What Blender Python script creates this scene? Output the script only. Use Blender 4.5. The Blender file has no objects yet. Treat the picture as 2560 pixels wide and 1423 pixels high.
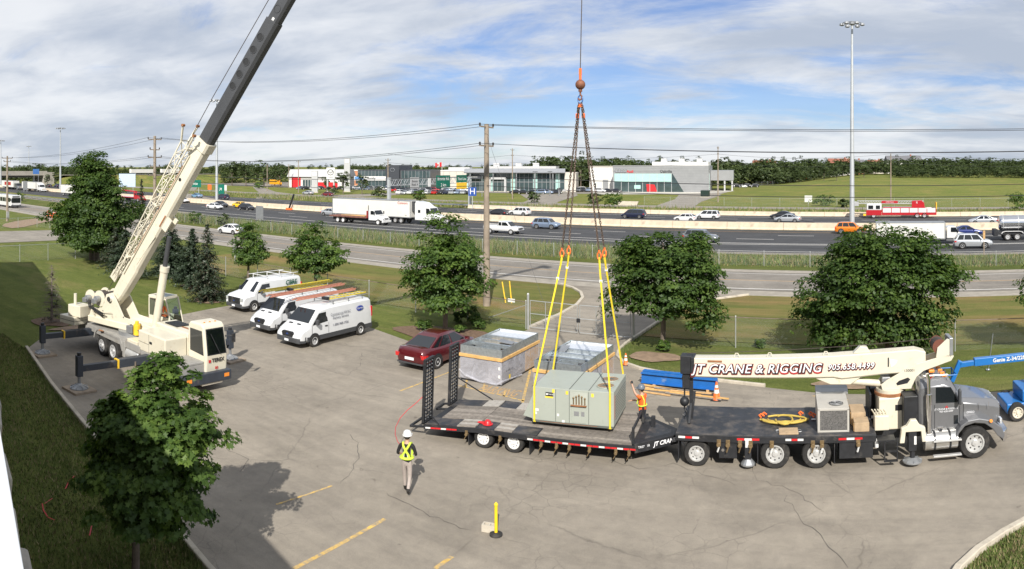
import bpy, bmesh, math, random
import numpy as np
from mathutils import Vector, Matrix, Euler
R = math.radians
random.seed(7)
scene = bpy.context.scene
COL = scene.collection

# ------------------------------------------------------------------ camera (hand-held sweep panorama from the roof, eye 10 m above the lot)
# world axes: +X along the highway, +Y straight across it, camera over the origin
FOC, X_ACROSS, HORIZON, EYE = 1780.0, 2200.0, 415.0, 10.0
cd = bpy.data.cameras.new('camera')
cam = bpy.data.objects.new('camera', cd)
COL.objects.link(cam)
cd.type = 'PANO'
cd.panorama_type = 'CENTRAL_CYLINDRICAL'
cd.central_cylindrical_range_u_min = -1280 / FOC
cd.central_cylindrical_range_u_max = 1280 / FOC
cd.central_cylindrical_range_v_min = -(1423 - HORIZON) / FOC
cd.central_cylindrical_range_v_max = HORIZON / FOC
cd.central_cylindrical_radius = 1.0
cd.clip_start = 0.05
cd.clip_end = 9000
cam.location = (0, 0, EYE)
cam.rotation_euler = (R(90), 0, (X_ACROSS - 1280) / FOC)
scene.camera = cam

# ------------------------------------------------------------------ sun, sky, exposure
SUN_EL = R(37)
SUN_FROM = Vector((0.48 * math.cos(SUN_EL), -0.877 * math.cos(SUN_EL), math.sin(SUN_EL)))
sl = bpy.data.lights.new('sun', 'SUN')
sl.energy = 4.7
sl.angle = R(0.53)
sl.color = (1.0, 0.955, 0.88)
so = bpy.data.objects.new('sun', sl)
COL.objects.link(so)
so.rotation_euler = (-SUN_FROM).to_track_quat('-Z', 'Y').to_euler()
so.location = (20, -40, 60)

world = bpy.data.worlds.new('World')
scene.world = world
world.use_nodes = True
SKYLOC = (14.2, 8.8, 0)
def build_sky():
    nt = world.node_tree
    n, l = nt.nodes, nt.links
    n.clear()
    out = n.new('ShaderNodeOutputWorld')
    bg = n.new('ShaderNodeBackground')
    bg.inputs['Strength'].default_value = 0.1
    sky = n.new('ShaderNodeTexSky')
    sky.sky_type = 'NISHITA'
    sky.sun_disc = False
    sky.sun_elevation = SUN_EL
    sky.sun_rotation = math.atan2(0.48, -0.877)
    sky.air_density = 1.0
    sky.dust_density = 0.15
    sky.ozone_density = 2.5
    tc = n.new('ShaderNodeTexCoord')
    sep = n.new('ShaderNodeSeparateXYZ')
    l.new(tc.outputs['Generated'], sep.inputs[0])
    def math_(op, a, b=None, clamp=False):
        m = n.new('ShaderNodeMath'); m.operation = op; m.use_clamp = clamp
        for i, v in enumerate((a, b)):
            if v is None: continue
            if isinstance(v, (int, float)): m.inputs[i].default_value = v
            else: l.new(v, m.inputs[i])
        return m.outputs[0]
    zz = math_('MAXIMUM', sep.outputs[2], 0.0)
    den = math_('ADD', zz, 0.16)
    cmb = n.new('ShaderNodeCombineXYZ')
    l.new(math_('DIVIDE', sep.outputs[0], den), cmb.inputs[0]); l.new(math_('DIVIDE', sep.outputs[1], den), cmb.inputs[1])
    mp = n.new('ShaderNodeMapping')
    mp.inputs['Rotation'].default_value = (0, 0, R(-38))
    mp.inputs['Scale'].default_value = (0.62, 0.92, 1)
    mp.inputs['Location'].default_value = SKYLOC
    l.new(cmb.outputs[0], mp.inputs[0])
    def noise(scale, detail, rough, dist):
        t = n.new('ShaderNodeTexNoise')
        t.inputs['Scale'].default_value = scale; t.inputs['Detail'].default_value = detail; t.inputs['Roughness'].default_value = rough; t.inputs['Distortion'].default_value = dist
        l.new(mp.outputs[0], t.inputs['Vector']); return t.outputs['Fac']
    def ramp(fac, p0, p1, c0, c1):
        r = n.new('ShaderNodeValToRGB'); r.color_ramp.interpolation = 'EASE'
        r.color_ramp.elements[0].position = p0; r.color_ramp.elements[0].color = (*c0, 1)
        r.color_ramp.elements[1].position = p1; r.color_ramp.elements[1].color = (*c1, 1)
        l.new(fac, r.inputs[0]); return r.outputs[0]
    cov = math_('ADD', math_('MULTIPLY', noise(0.55, 5, 0.55, 0.2), 0.60), math_('MULTIPLY', noise(1.9, 10, 0.64, 0.5), 0.40))
    mask = ramp(cov, 0.370, 0.505, (0.12, 0.12, 0.12), (1, 1, 1))
    shd = math_('ADD', math_('MULTIPLY', noise(0.8, 6, 0.55, 0.3), 0.7), math_('MULTIPLY', noise(2.8, 8, 0.6, 0.4), 0.3))
    shade = ramp(shd, 0.38, 0.62, (3.8, 4.25, 5.0), (6.7, 6.85, 7.05))
    mix = n.new('ShaderNodeMix'); mix.data_type = 'RGBA'
    mm = math_('MULTIPLY', mask, 0.93)
    l.new(mm, mix.inputs['Factor'])
    tint = n.new('ShaderNodeMix'); tint.data_type = 'RGBA'; tint.blend_type = 'MULTIPLY'; tint.inputs['Factor'].default_value = 1.0; tint.inputs['B'].default_value = (0.50, 0.585, 0.80, 1)
    l.new(sky.outputs[0], tint.inputs['A']); l.new(tint.outputs['Result'], mix.inputs['A'])
    l.new(shade, mix.inputs['B'])
    l.new(mix.outputs['Result'], bg.inputs['Color'])
    l.new(bg.outputs[0], out.inputs['Surface'])
build_sky()
scene.view_settings.view_transform = 'Standard'
scene.view_settings.look = 'None'
scene.view_settings.gamma = 1.0
scene.view_settings.exposure = 0.42
scene.view_settings.use_curve_mapping = False
scene.render.engine = 'CYCLES'
scene.cycles.use_denoising = True
try:
    scene.cycles.denoiser = 'OPENIMAGEDENOISE'
    scene.cycles.denoising_input_passes = 'RGB_ALBEDO_NORMAL'
except Exception:
    pass
scene.cycles.max_bounces = 6
scene.cycles.transparent_max_bounces = 24
scene.cycles.sample_clamp_indirect = 6

# ------------------------------------------------------------------ helpers
def G(px, py, h=0.0):
    """surveyed point: bearing and dip (as read off the panorama) to a spot h metres above the lot"""
    d = FOC * (EYE - h) / (py - HORIZON)
    a = (px - X_ACROSS) / FOC
    return Vector((d * math.sin(a), d * math.cos(a), h))
def GY(px, Y, z=0.0):
    return Vector((Y * math.tan((px - X_ACROSS) / FOC), Y, z))

MATS = {}
def mat(name, col, rough=0.6, metal=0.0, var=0.12, vscale=2.0, bump=0.0, bscale=60.0, coat=0.0, spec=0.5, dirt=None, dirt_amt=0.0, dscale=1.5, emit=0.0, coord='Object'):
    if name in MATS: return MATS[name]
    m = bpy.data.materials.new(name); m.use_nodes = True
    nt = m.node_tree; n, l = nt.nodes, nt.links
    b = n['Principled BSDF']
    b.inputs['Roughness'].default_value = rough
    b.inputs['Metallic'].default_value = metal
    b.inputs['Specular IOR Level'].default_value = spec
    b.inputs['Coat Weight'].default_value = coat
    b.inputs['Coat Roughness'].default_value = 0.06
    tc = n.new('ShaderNodeTexCoord')
    c = tuple(col)
    t = n.new('ShaderNodeTexNoise'); t.inputs['Scale'].default_value = vscale
    t.inputs['Detail'].default_value = 6; t.inputs['Roughness'].default_value = 0.65
    l.new(tc.outputs[coord], t.inputs['Vector'])
    r = n.new('ShaderNodeValToRGB')
    r.color_ramp.elements[0].position = 0.3; r.color_ramp.elements[1].position = 0.7
    r.color_ramp.elements[0].color = (*[max(0, v * (1 - var)) for v in c], 1)
    r.color_ramp.elements[1].color = (*[min(1, v * (1 + var)) for v in c], 1)
    l.new(t.outputs['Fac'], r.inputs[0])
    src = r.outputs[0]
    if dirt is not None:
        t2 = n.new('ShaderNodeTexNoise'); t2.inputs['Scale'].default_value = dscale
        t2.inputs['Detail'].default_value = 8; t2.inputs['Roughness'].default_value = 0.7
        l.new(tc.outputs[coord], t2.inputs['Vector'])
        r2 = n.new('ShaderNodeValToRGB')
        r2.color_ramp.elements[0].position = 0.62 - 0.25 * dirt_amt; r2.color_ramp.elements[1].position = 0.80 - 0.2 * dirt_amt
        l.new(t2.outputs['Fac'], r2.inputs[0])
        mx = n.new('ShaderNodeMix'); mx.data_type = 'RGBA'
        l.new(r2.outputs[0], mx.inputs['Factor']); l.new(src, mx.inputs['A']); mx.inputs['B'].default_value = (*dirt, 1)
        src = mx.outputs['Result']
    l.new(src, b.inputs['Base Color'])
    if bump > 0:
        t3 = n.new('ShaderNodeTexNoise'); t3.inputs['Scale'].default_value = bscale; t3.inputs['Detail'].default_value = 4
        l.new(tc.outputs[coord], t3.inputs['Vector'])
        bp = n.new('ShaderNodeBump'); bp.inputs['Strength'].default_value = bump; bp.inputs['Distance'].default_value = 0.02
        l.new(t3.outputs['Fac'], bp.inputs['Height']); l.new(bp.outputs[0], b.inputs['Normal'])
    if emit > 0:
        b.inputs['Emission Color'].default_value = (*c, 1); b.inputs['Emission Strength'].default_value = emit
    MATS[name] = m
    return m
def paint(name, col, rough=0.3, coat=0.8, metal=0.0, **k):
    return mat(name, col, rough=rough, coat=coat, metal=metal, var=k.pop('var', 0.04), **k)
def clear_glass(name, tint=(0.75, 0.85, 0.82), gloss=0.16):
    if name in MATS: return MATS[name]
    m = bpy.data.materials.new(name); m.use_nodes = True
    nt = m.node_tree; n, l = nt.nodes, nt.links
    n.clear()
    o = n.new('ShaderNodeOutputMaterial'); mx = n.new('ShaderNodeMixShader')
    tr = n.new('ShaderNodeBsdfTransparent'); tr.inputs[0].default_value = (*tint, 1)
    gl = n.new('ShaderNodeBsdfGlossy'); gl.inputs['Roughness'].default_value = 0.03
    fr = n.new('ShaderNodeFresnel'); fr.inputs[0].default_value = 1.5
    ad = n.new('ShaderNodeMath'); ad.operation = 'ADD'; ad.inputs[1].default_value = gloss * 0.4; ad.use_clamp = True
    l.new(fr.outputs[0], ad.inputs[0]); l.new(ad.outputs[0], mx.inputs[0])
    l.new(tr.outputs[0], mx.inputs[1]); l.new(gl.outputs[0], mx.inputs[2]); l.new(mx.outputs[0], o.inputs['Surface'])
    MATS[name] = m
    return m

class MB:
    """collects faces for one mesh"""
    def __init__(s): s.v = []; s.f = []; s.m = []; s.T = None
    def _add(s, vs, fs, m=0):
        k = len(s.v)
        if s.T is not None: vs = [tuple(s.T @ Vector(p)) for p in vs]
        s.v += [tuple(p) for p in vs]
        s.f += [tuple(i + k for i in f) for f in fs]
        s.m += [m] * len(fs)
        return s
    def box(s, x0, y0, z0, x1, y1, z1, m=0):
        x0, x1 = min(x0, x1), max(x0, x1); y0, y1 = min(y0, y1), max(y0, y1); z0, z1 = min(z0, z1), max(z0, z1)
        vs = [(x0, y0, z0), (x1, y0, z0), (x1, y1, z0), (x0, y1, z0), (x0, y0, z1), (x1, y0, z1), (x1, y1, z1), (x0, y1, z1)]
        return s._add(vs, [(0, 3, 2, 1), (4, 5, 6, 7), (0, 1, 5, 4), (1, 2, 6, 5), (2, 3, 7, 6), (3, 0, 4, 7)], m)
    def cbox(s, cx, cy, cz, sx, sy, sz, m=0, rot=None):
        if rot is not None:
            old = s.T
            M = Matrix.Translation((cx, cy, cz)) @ Euler(rot).to_matrix().to_4x4()
            s.T = M if old is None else old @ M
            s.box(-sx / 2, -sy / 2, -sz / 2, sx / 2, sy / 2, sz / 2, m)
            s.T = old
            return s
        return s.box(cx - sx / 2, cy - sy / 2, cz - sz / 2, cx + sx / 2, cy + sy / 2, cz + sz / 2, m)
    def prism(s, poly, axis, a0, a1, m=0):
        n = len(poly)
        def P(p, a):
            if axis == 'x': return (a, p[0], p[1])
            if axis == 'y': return (p[0], a, p[1])
            return (p[0], p[1], a)
        vs = [P(p, a0) for p in poly] + [P(p, a1) for p in poly]
        area = sum(poly[i][0] * poly[(i + 1) % n][1] - poly[(i + 1) % n][0] * poly[i][1] for i in range(n))
        flip = (area > 0) ^ (a1 < a0) ^ (axis == 'y')
        fs = [tuple(range(n - 1, -1, -1)), tuple(range(n, 2 * n))] + [(i, (i + 1) % n, n + (i + 1) % n, n + i) for i in range(n)]
        if not flip: fs = [tuple(reversed(f)) for f in fs]
        return s._add(vs, fs, m)
    def cyl(s, p0, p1, r0, r1=None, n=12, m=0, caps=True):
        p0, p1 = Vector(p0), Vector(p1); r1 = r0 if r1 is None else r1
        d = (p1 - p0)
        q = d.to_track_quat('Z', 'Y') if d.length > 1e-9 else Euler((0, 0, 0)).to_quaternion()
        vs = []
        for p, r in ((p0, r0), (p1, r1)):
            for i in range(n):
                a = 2 * math.pi * i / n
                vs.append(tuple(p + q @ Vector((r * math.cos(a), r * math.sin(a), 0))))
        fs = [(i, (i + 1) % n, n + (i + 1) % n, n + i) for i in range(n)]
        if caps: fs += [tuple(range(n - 1, -1, -1)), tuple(range(n, 2 * n))]
        return s._add(vs, fs, m)
    def bar(s, p0, p1, w, h, m=0, up=(0, 0, 1)):
        """rectangular bar from p0 to p1, w wide (across), h deep (along up)"""
        p0, p1 = Vector(p0), Vector(p1); d = (p1 - p0).normalized(); u = Vector(up)
        a = d.cross(u)
        if a.length < 1e-6: a = d.cross(Vector((1, 0, 0)))
        a.normalize(); u = a.cross(d).normalized()
        vs = []
        for p in (p0, p1):
            for sa, su in ((-1, -1), (1, -1), (1, 1), (-1, 1)):
                vs.append(tuple(p + a * sa * w / 2 + u * su * h / 2))
        return s._add(vs, [(0, 3, 2, 1)[::-1], (4, 5, 6, 7)[::-1], (0, 1, 5, 4)[::-1], (1, 2, 6, 5)[::-1], (2, 3, 7, 6)[::-1], (3, 0, 4, 7)[::-1]], m)
    def tube(s, path, r, n=6, m=0, closed=False):
        path = [Vector(p) for p in path]; N = len(path)
        rs = r if isinstance(r, (list, tuple)) else [r] * N
        rings = []; ref = None
        for i, p in enumerate(path):
            if closed: d = path[(i + 1) % N] - path[i - 1]
            else: d = path[min(i + 1, N - 1)] - path[max(i - 1, 0)]
            if d.length < 1e-9: d = Vector((0, 0, 1))
            d.normalize()
            if ref is None: ref = Vector((0, 0, 1)) if abs(d.z) < 0.9 else Vector((1, 0, 0))
            a = d.cross(ref)
            if a.length < 1e-4: a = d.cross(Vector((0.3, 1, 0.2)))
            a.normalize(); b = d.cross(a).normalized(); ref = -b if b.dot(ref) < 0 else b
            a = d.cross(ref).normalized()
            rings.append([tuple(p + (a * math.cos(2 * math.pi * k / n) + ref * math.sin(2 * math.pi * k / n)) * rs[i]) for k in range(n)])
        vs = [q for rg in rings for q in rg]; fs = []
        for i in range(N if closed else N - 1):
            j = (i + 1) % N
            for k in range(n): fs.append((i * n + k, i * n + (k + 1) % n, j * n + (k + 1) % n, j * n + k))
        if not closed: fs += [tuple(range(n - 1, -1, -1)), tuple((N - 1) * n + k for k in range(n))]
        return s._add(vs, fs, m)
    def lathe(s, prof, n=16, m=0, M=None, caps=True):
        """profile of (radius, height) turned round local z"""
        vs = []; fs = []
        for r, z in prof:
            for k in range(n):
                a = 2 * math.pi * k / n; vs.append((r * math.cos(a), r * math.sin(a), z))
        for i in range(len(prof) - 1):
            for k in range(n): fs.append((i * n + k, i * n + (k + 1) % n, (i + 1) * n + (k + 1) % n, (i + 1) * n + k))
        if caps: fs += [tuple(range(n - 1, -1, -1)), tuple((len(prof) - 1) * n + k for k in range(n))]
        if M is not None: vs = [tuple(M @ Vector(p)) for p in vs]
        return s._add(vs, fs, m)
    def loft(s, rings, m=0, closed=True, caps=True):
        n = len(rings[0]); vs = [p for r in rings for p in r]; fs = []
        for i in range(len(rings) - 1):
            for k in range(n if closed else n - 1):
                fs.append((i * n + k, i * n + (k + 1) % n, (i + 1) * n + (k + 1) % n, (i + 1) * n + k))
        if caps: fs += [tuple(range(n - 1, -1, -1)), tuple((len(rings) - 1) * n + k for k in range(n))]
        return s._add(vs, fs, m)
    def poly(s, pts, m=0): return s._add(pts, [tuple(range(len(pts)))], m)
    def sheet(s, pts2, z, m=0): return s._add([(p[0], p[1], z) for p in pts2], [tuple(range(len(pts2)))], m)
    def sphere(s, c, r, n=10, m=0, sz=1.0):
        k = n // 2; prof = []
        for i in range(k + 1):
            a = -math.pi / 2 + math.pi * i / k; prof.append((max(1e-4, r * math.cos(a)), r * sz * math.sin(a)))
        return s.lathe(prof, n, m, Matrix.Translation(c))
    def mesh(s, name='mesh'):
        me = bpy.data.meshes.new(name); me.from_pydata(s.v, [], s.f)
        if any(s.m): me.polygons.foreach_set('material_index', s.m)
        return me
def fixn(me):
    bm = bmesh.new(); bm.from_mesh(me); bmesh.ops.recalc_face_normals(bm, faces=bm.faces); bm.to_mesh(me); bm.free()
def part(name, mb, mats=None, parent=None, smooth=False, bevel=0.0, seg=2, angle=38, fix=True, **props):
    me = mb.mesh(name) if isinstance(mb, MB) else mb
    if isinstance(mb, MB) and fix: fixn(me)
    if isinstance(mb, MB):
        for q in (mats if isinstance(mats, (list, tuple)) else [mats]): me.materials.append(q)
        if smooth:
            me.polygons.foreach_set('use_smooth', [True] * len(me.polygons)); me.set_sharp_from_angle(angle=R(angle))
    o = bpy.data.objects.new(name, me); COL.objects.link(o)
    if parent is not None: o.parent = parent
    if bevel > 0:
        b = o.modifiers.new('bevel', 'BEVEL'); b.width = bevel; b.segments = seg; b.limit_method = 'ANGLE'; b.angle_limit = R(32); b.use_clamp_overlap = True
    for k, v in props.items(): o[k] = v
    return o
def tag(o, label, cat, group=None, kind=None):
    o['label'] = label; o['category'] = cat
    if group: o['group'] = group
    if kind: o['kind'] = kind
    return o
def thing(name, label, cat, loc=(0, 0, 0), rz=0.0, group=None):
    o = bpy.data.objects.new(name, None); COL.objects.link(o)
    o.empty_display_size = 0.3; o.location = loc; o.rotation_euler = (0, 0, rz)
    return tag(o, label, cat, group)
def struct(name, mb, m, **k):
    o = part(name, mb, m, **k); o['kind'] = 'structure'; return o
def dup(o, parent=None, loc=None, rz=None, label=None, group=None, swap=None):
    """copy a thing with its parts and sub-parts; swap = {old material: new material} on object level"""
    c = o.copy(); COL.objects.link(c); c.parent = parent
    if loc is not None: c.location = loc
    if rz is not None: c.rotation_euler = (0, 0, rz)
    if label: c['label'] = label
    if group: c['group'] = group
    if swap and c.type == 'MESH':
        for sl_ in c.material_slots:
            if sl_.material in swap:
                nm = swap[sl_.material]; sl_.link = 'OBJECT'; sl_.material = nm
    for ch in o.children: dup(ch, c, swap=swap)
    return c
FONT_COUNT = [0]
def text(body, parent, loc, rot, size, m, name='lettering', shear=0.0, extrude=0.002, offset=0.0, align='CENTER', sx=1.0, space=1.0):
    if '\n' in body:
        ls = body.split('\n'); up = Euler(rot).to_matrix() @ Vector((0, 1, 0))
        for i, s_ in enumerate(ls): o = text(s_, parent, Vector(loc) + up * size * ((len(ls) - 1) / 2 - i), rot, size, m, name, shear, extrude, offset, align, sx, space)
        return o
    cu = bpy.data.curves.new('tmp', 'FONT'); cu.body = body; cu.size = size; cu.shear = shear; cu.extrude = extrude; cu.offset = offset
    cu.align_x = align; cu.align_y = 'CENTER'; cu.resolution_u = 3; cu.space_character = space
    tmp = bpy.data.objects.new('tmp', cu); COL.objects.link(tmp)
    me = bpy.data.meshes.new_from_object(tmp); bpy.data.objects.remove(tmp); bpy.data.curves.remove(cu)
    me.name = name; me.materials.clear(); me.materials.append(m)
    o = bpy.data.objects.new(name, me); COL.objects.link(o); o.parent = parent
    o.location = loc; o.rotation_euler = rot; o.scale = (sx, 1, 1)
    return o
FACE_NEAR = (R(90), 0, 0)            # lettering readable from the -Y side
# ------------------------------------------------------------------ shared materials
BLACK = mat('black_steel', (0.018, 0.019, 0.022), 0.5, var=0.35, vscale=4, dirt=(0.10, 0.09, 0.08), dirt_amt=0.25)
RUBBER = mat('tyre_rubber', (0.022, 0.021, 0.020), 0.85, var=0.25, vscale=6, dirt=(0.09, 0.08, 0.07), dirt_amt=0.4)
STEEL = mat('bright_steel', (0.58, 0.58, 0.57), 0.34, 0.45, var=0.15)
CHROME = mat('chrome', (0.75, 0.75, 0.76), 0.12, 1.0, var=0.05)
GALV = mat('galvanised_steel', (0.50, 0.53, 0.55), 0.34, 0.85, var=0.22, vscale=9)
GREYMETAL = mat('grey_metal', (0.34, 0.35, 0.36), 0.45, 0.6, var=0.15)
DARKGREY = mat('dark_grey_plastic', (0.05, 0.052, 0.056), 0.6, var=0.15)
CREAM = mat('cream_crane_paint', (0.64, 0.595, 0.475), 0.42, coat=0.25, var=0.05, vscale=1.2, dirt=(0.46, 0.36, 0.23), dirt_amt=0.16, dscale=3.5)
WINDOW = mat('vehicle_window_glass', (0.012, 0.015, 0.018), 0.06, spec=0.8, var=0.0)
CLEAR = clear_glass('clear_cab_glass')
WHITE = paint('white_paint', (0.66, 0.66, 0.65))
REDREF = mat('red_reflector', (0.55, 0.02, 0.025), 0.35, var=0.1)
WHITEREF = mat('white_reflector', (0.68, 0.68, 0.66), 0.4, var=0.05)
YELLOW = mat('yellow_paint', (0.80, 0.50, 0.03), 0.5, var=0.1)
ORANGE = mat('safety_orange', (0.85, 0.16, 0.03), 0.5, var=0.1)
WOOD = mat('sawn_timber', (0.55, 0.34, 0.15), 0.75, var=0.3, vscale=5)
CONCRETE = mat('concrete', (0.50, 0.45, 0.37), 0.9, var=0.18, vscale=1.3, bump=0.3, bscale=30, dirt=(0.28, 0.24, 0.19), dirt_amt=0.25)
WIRE = mat('dark_wire', (0.03, 0.03, 0.033), 0.6, var=0.0)
LAMPRED = mat('tail_lamp_red', (0.5, 0.015, 0.015), 0.2, coat=1, var=0.1)
LAMPCLEAR = mat('head_lamp_clear', (0.62, 0.64, 0.66), 0.1, 0.4, coat=1, var=0.1)
LAMPAMBER = mat('amber_lamp', (0.8, 0.25, 0.02), 0.25, coat=1, var=0.1)
# ================================================================== terrain, roads, lot
def nodes_of(name):
    m = bpy.data.materials.new(name); m.use_nodes = True
    MATS[name] = m
    return m, m.node_tree.nodes, m.node_tree.links, m.node_tree.nodes['Principled BSDF']
def n_noise(n, l, vec, scale, detail=6, rough=0.6, dist=0.0):
    t = n.new('ShaderNodeTexNoise'); t.inputs['Scale'].default_value = scale; t.inputs['Detail'].default_value = detail
    t.inputs['Roughness'].default_value = rough; t.inputs['Distortion'].default_value = dist
    l.new(vec, t.inputs['Vector']); return t.outputs['Fac']
def n_ramp(n, l, fac, stops):
    r = n.new('ShaderNodeValToRGB'); e = r.color_ramp.elements
    while len(e) < len(stops): e.new(0.5)
    for i, (p, c) in enumerate(stops):
        e[i].position = p; e[i].color = (*c, 1) if len(c) == 3 else c
    l.new(fac, r.inputs[0]); return r.outputs[0]
def n_mix(n, l, fac, a, b, mode='MIX'):
    x = n.new('ShaderNodeMix'); x.data_type = 'RGBA'; x.blend_type = mode
    for s, v in (('Factor', fac), ('A', a), ('B', b)):
        if isinstance(v, (int, float)): x.inputs[s].default_value = v
        elif isinstance(v, tuple): x.inputs[s].default_value = (*v, 1)
        else: l.new(v, x.inputs[s])
    return x.outputs['Result']
def n_bump(n, l, fac, b, strength, dist):
    bp = n.new('ShaderNodeBump'); bp.inputs['Strength'].default_value = strength; bp.inputs['Distance'].default_value = dist
    l.new(fac, bp.inputs['Height']); l.new(bp.outputs[0], b.inputs['Normal'])
def n_vec(n, l, scale=(1, 1, 1), rz=0):
    tc = n.new('ShaderNodeTexCoord'); mp = n.new('ShaderNodeMapping')
    mp.inputs['Scale'].default_value = scale; mp.inputs['Rotation'].default_value = (0, 0, rz)
    l.new(tc.outputs['Object'], mp.inputs[0]); return mp.outputs[0]

def grass_mat(name, green, green2, dry, dry_amt, stripe=0.0):
    m, n, l, b = nodes_of(name)
    v = n_vec(n, l)
    base = n_ramp(n, l, n_noise(n, l, v, 0.9, 8, 0.75), [(0.32, green), (0.68, green2)])
    patch = n_ramp(n, l, n_noise(n, l, n_vec(n, l, (0.6, 1.6, 1)), 0.16, 8, 0.72, 0.4), [(0.60 - 0.25 * dry_amt, (0, 0, 0)), (0.78 - 0.2 * dry_amt, (1, 1, 1))])
    c = n_mix(n, l, patch, base, dry)
    fine = n_ramp(n, l, n_noise(n, l, v, 11, 5, 0.8), [(0.25, (0.52, 0.52, 0.50)), (0.78, (1.30, 1.30, 1.22))])
    c = n_mix(n, l, 0.8, c, fine, 'MULTIPLY')
    st = n_ramp(n, l, n_noise(n, l, n_vec(n, l, (0.10, 0.75, 1), R(24)), 1.0, 5, 0.6, 0.6), [(0.36, (0.82, 0.85, 0.80)), (0.64, (1.14, 1.11, 1.06))])
    c = n_mix(n, l, 1.0, c, st, 'MULTIPLY')
    l.new(c, b.inputs['Base Color'])
    b.inputs['Roughness'].default_value = 0.95; b.inputs['Specular IOR Level'].default_value = 0.1
    n_bump(n, l, n_noise(n, l, v, 7, 6, 0.8), b, 0.9, 0.12)
    return m
LAWN = grass_mat('mown_lawn', (0.108, 0.138, 0.036), (0.158, 0.180, 0.054), (0.230, 0.205, 0.088), 0.32)
VERGE = grass_mat('dry_verge_grass', (0.130, 0.150, 0.042), (0.180, 0.180, 0.062), (0.27, 0.19, 0.088), 0.62)
FIELD = grass_mat('rough_field_grass', (0.105, 0.145, 0.034), (0.20, 0.215, 0.060), (0.30, 0.235, 0.09), 0.45)
WEED = grass_mat('weedy_ground', (0.09, 0.115, 0.03), (0.13, 0.15, 0.045), (0.17, 0.15, 0.06), 0.4)

def smooth(t): t = min(1, max(0, t)); return t * t * (3 - 2 * t)
def terrain_z(x, y):
    z = 5.2 * smooth((y - 190) / 215) * smooth((x + 62) / 55)
    z += 2.0 * smooth((y - 420) / 300)
    bank = smooth(1 - (abs(x + 362) - 9) / 22) * 5.0
    if y > 150: z += bank * smooth((y - 150) / 12) * (1 - smooth((y - 420) / 200))
    if y < 84: z += bank * smooth((84 - y) / 12) * smooth((y + 200) / 100)
    return z
xs = [-4000, -2500, -1500, -900, -650, -520] + list(range(-450, 161, 10)) + [200, 260, 340, 450, 600, 900, 1600, 3000]
ys = [-120, -60, -20, 0, 20, 40, 60, 80, 90, 110, 130] + list(range(142, 470, 8)) + [500, 560, 640, 800, 1100, 1600, 2600, 4500]
mb = MB()
mb.v = [(x, y, terrain_z(x, y) - 0.03) for y in ys for x in xs]
nx = len(xs)
for j in range(len(ys) - 1):
    for i in range(nx - 1):
        mb.f.append((j * nx + i, j * nx + i + 1, (j + 1) * nx + i + 1, (j + 1) * nx + i))
        cx, cy = xs[i], ys[j]
        mb.m.append(1 if (cy > 140) else 0)
ground = struct('ground', mb, [LAWN, FIELD], smooth=True, angle=80)

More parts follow.
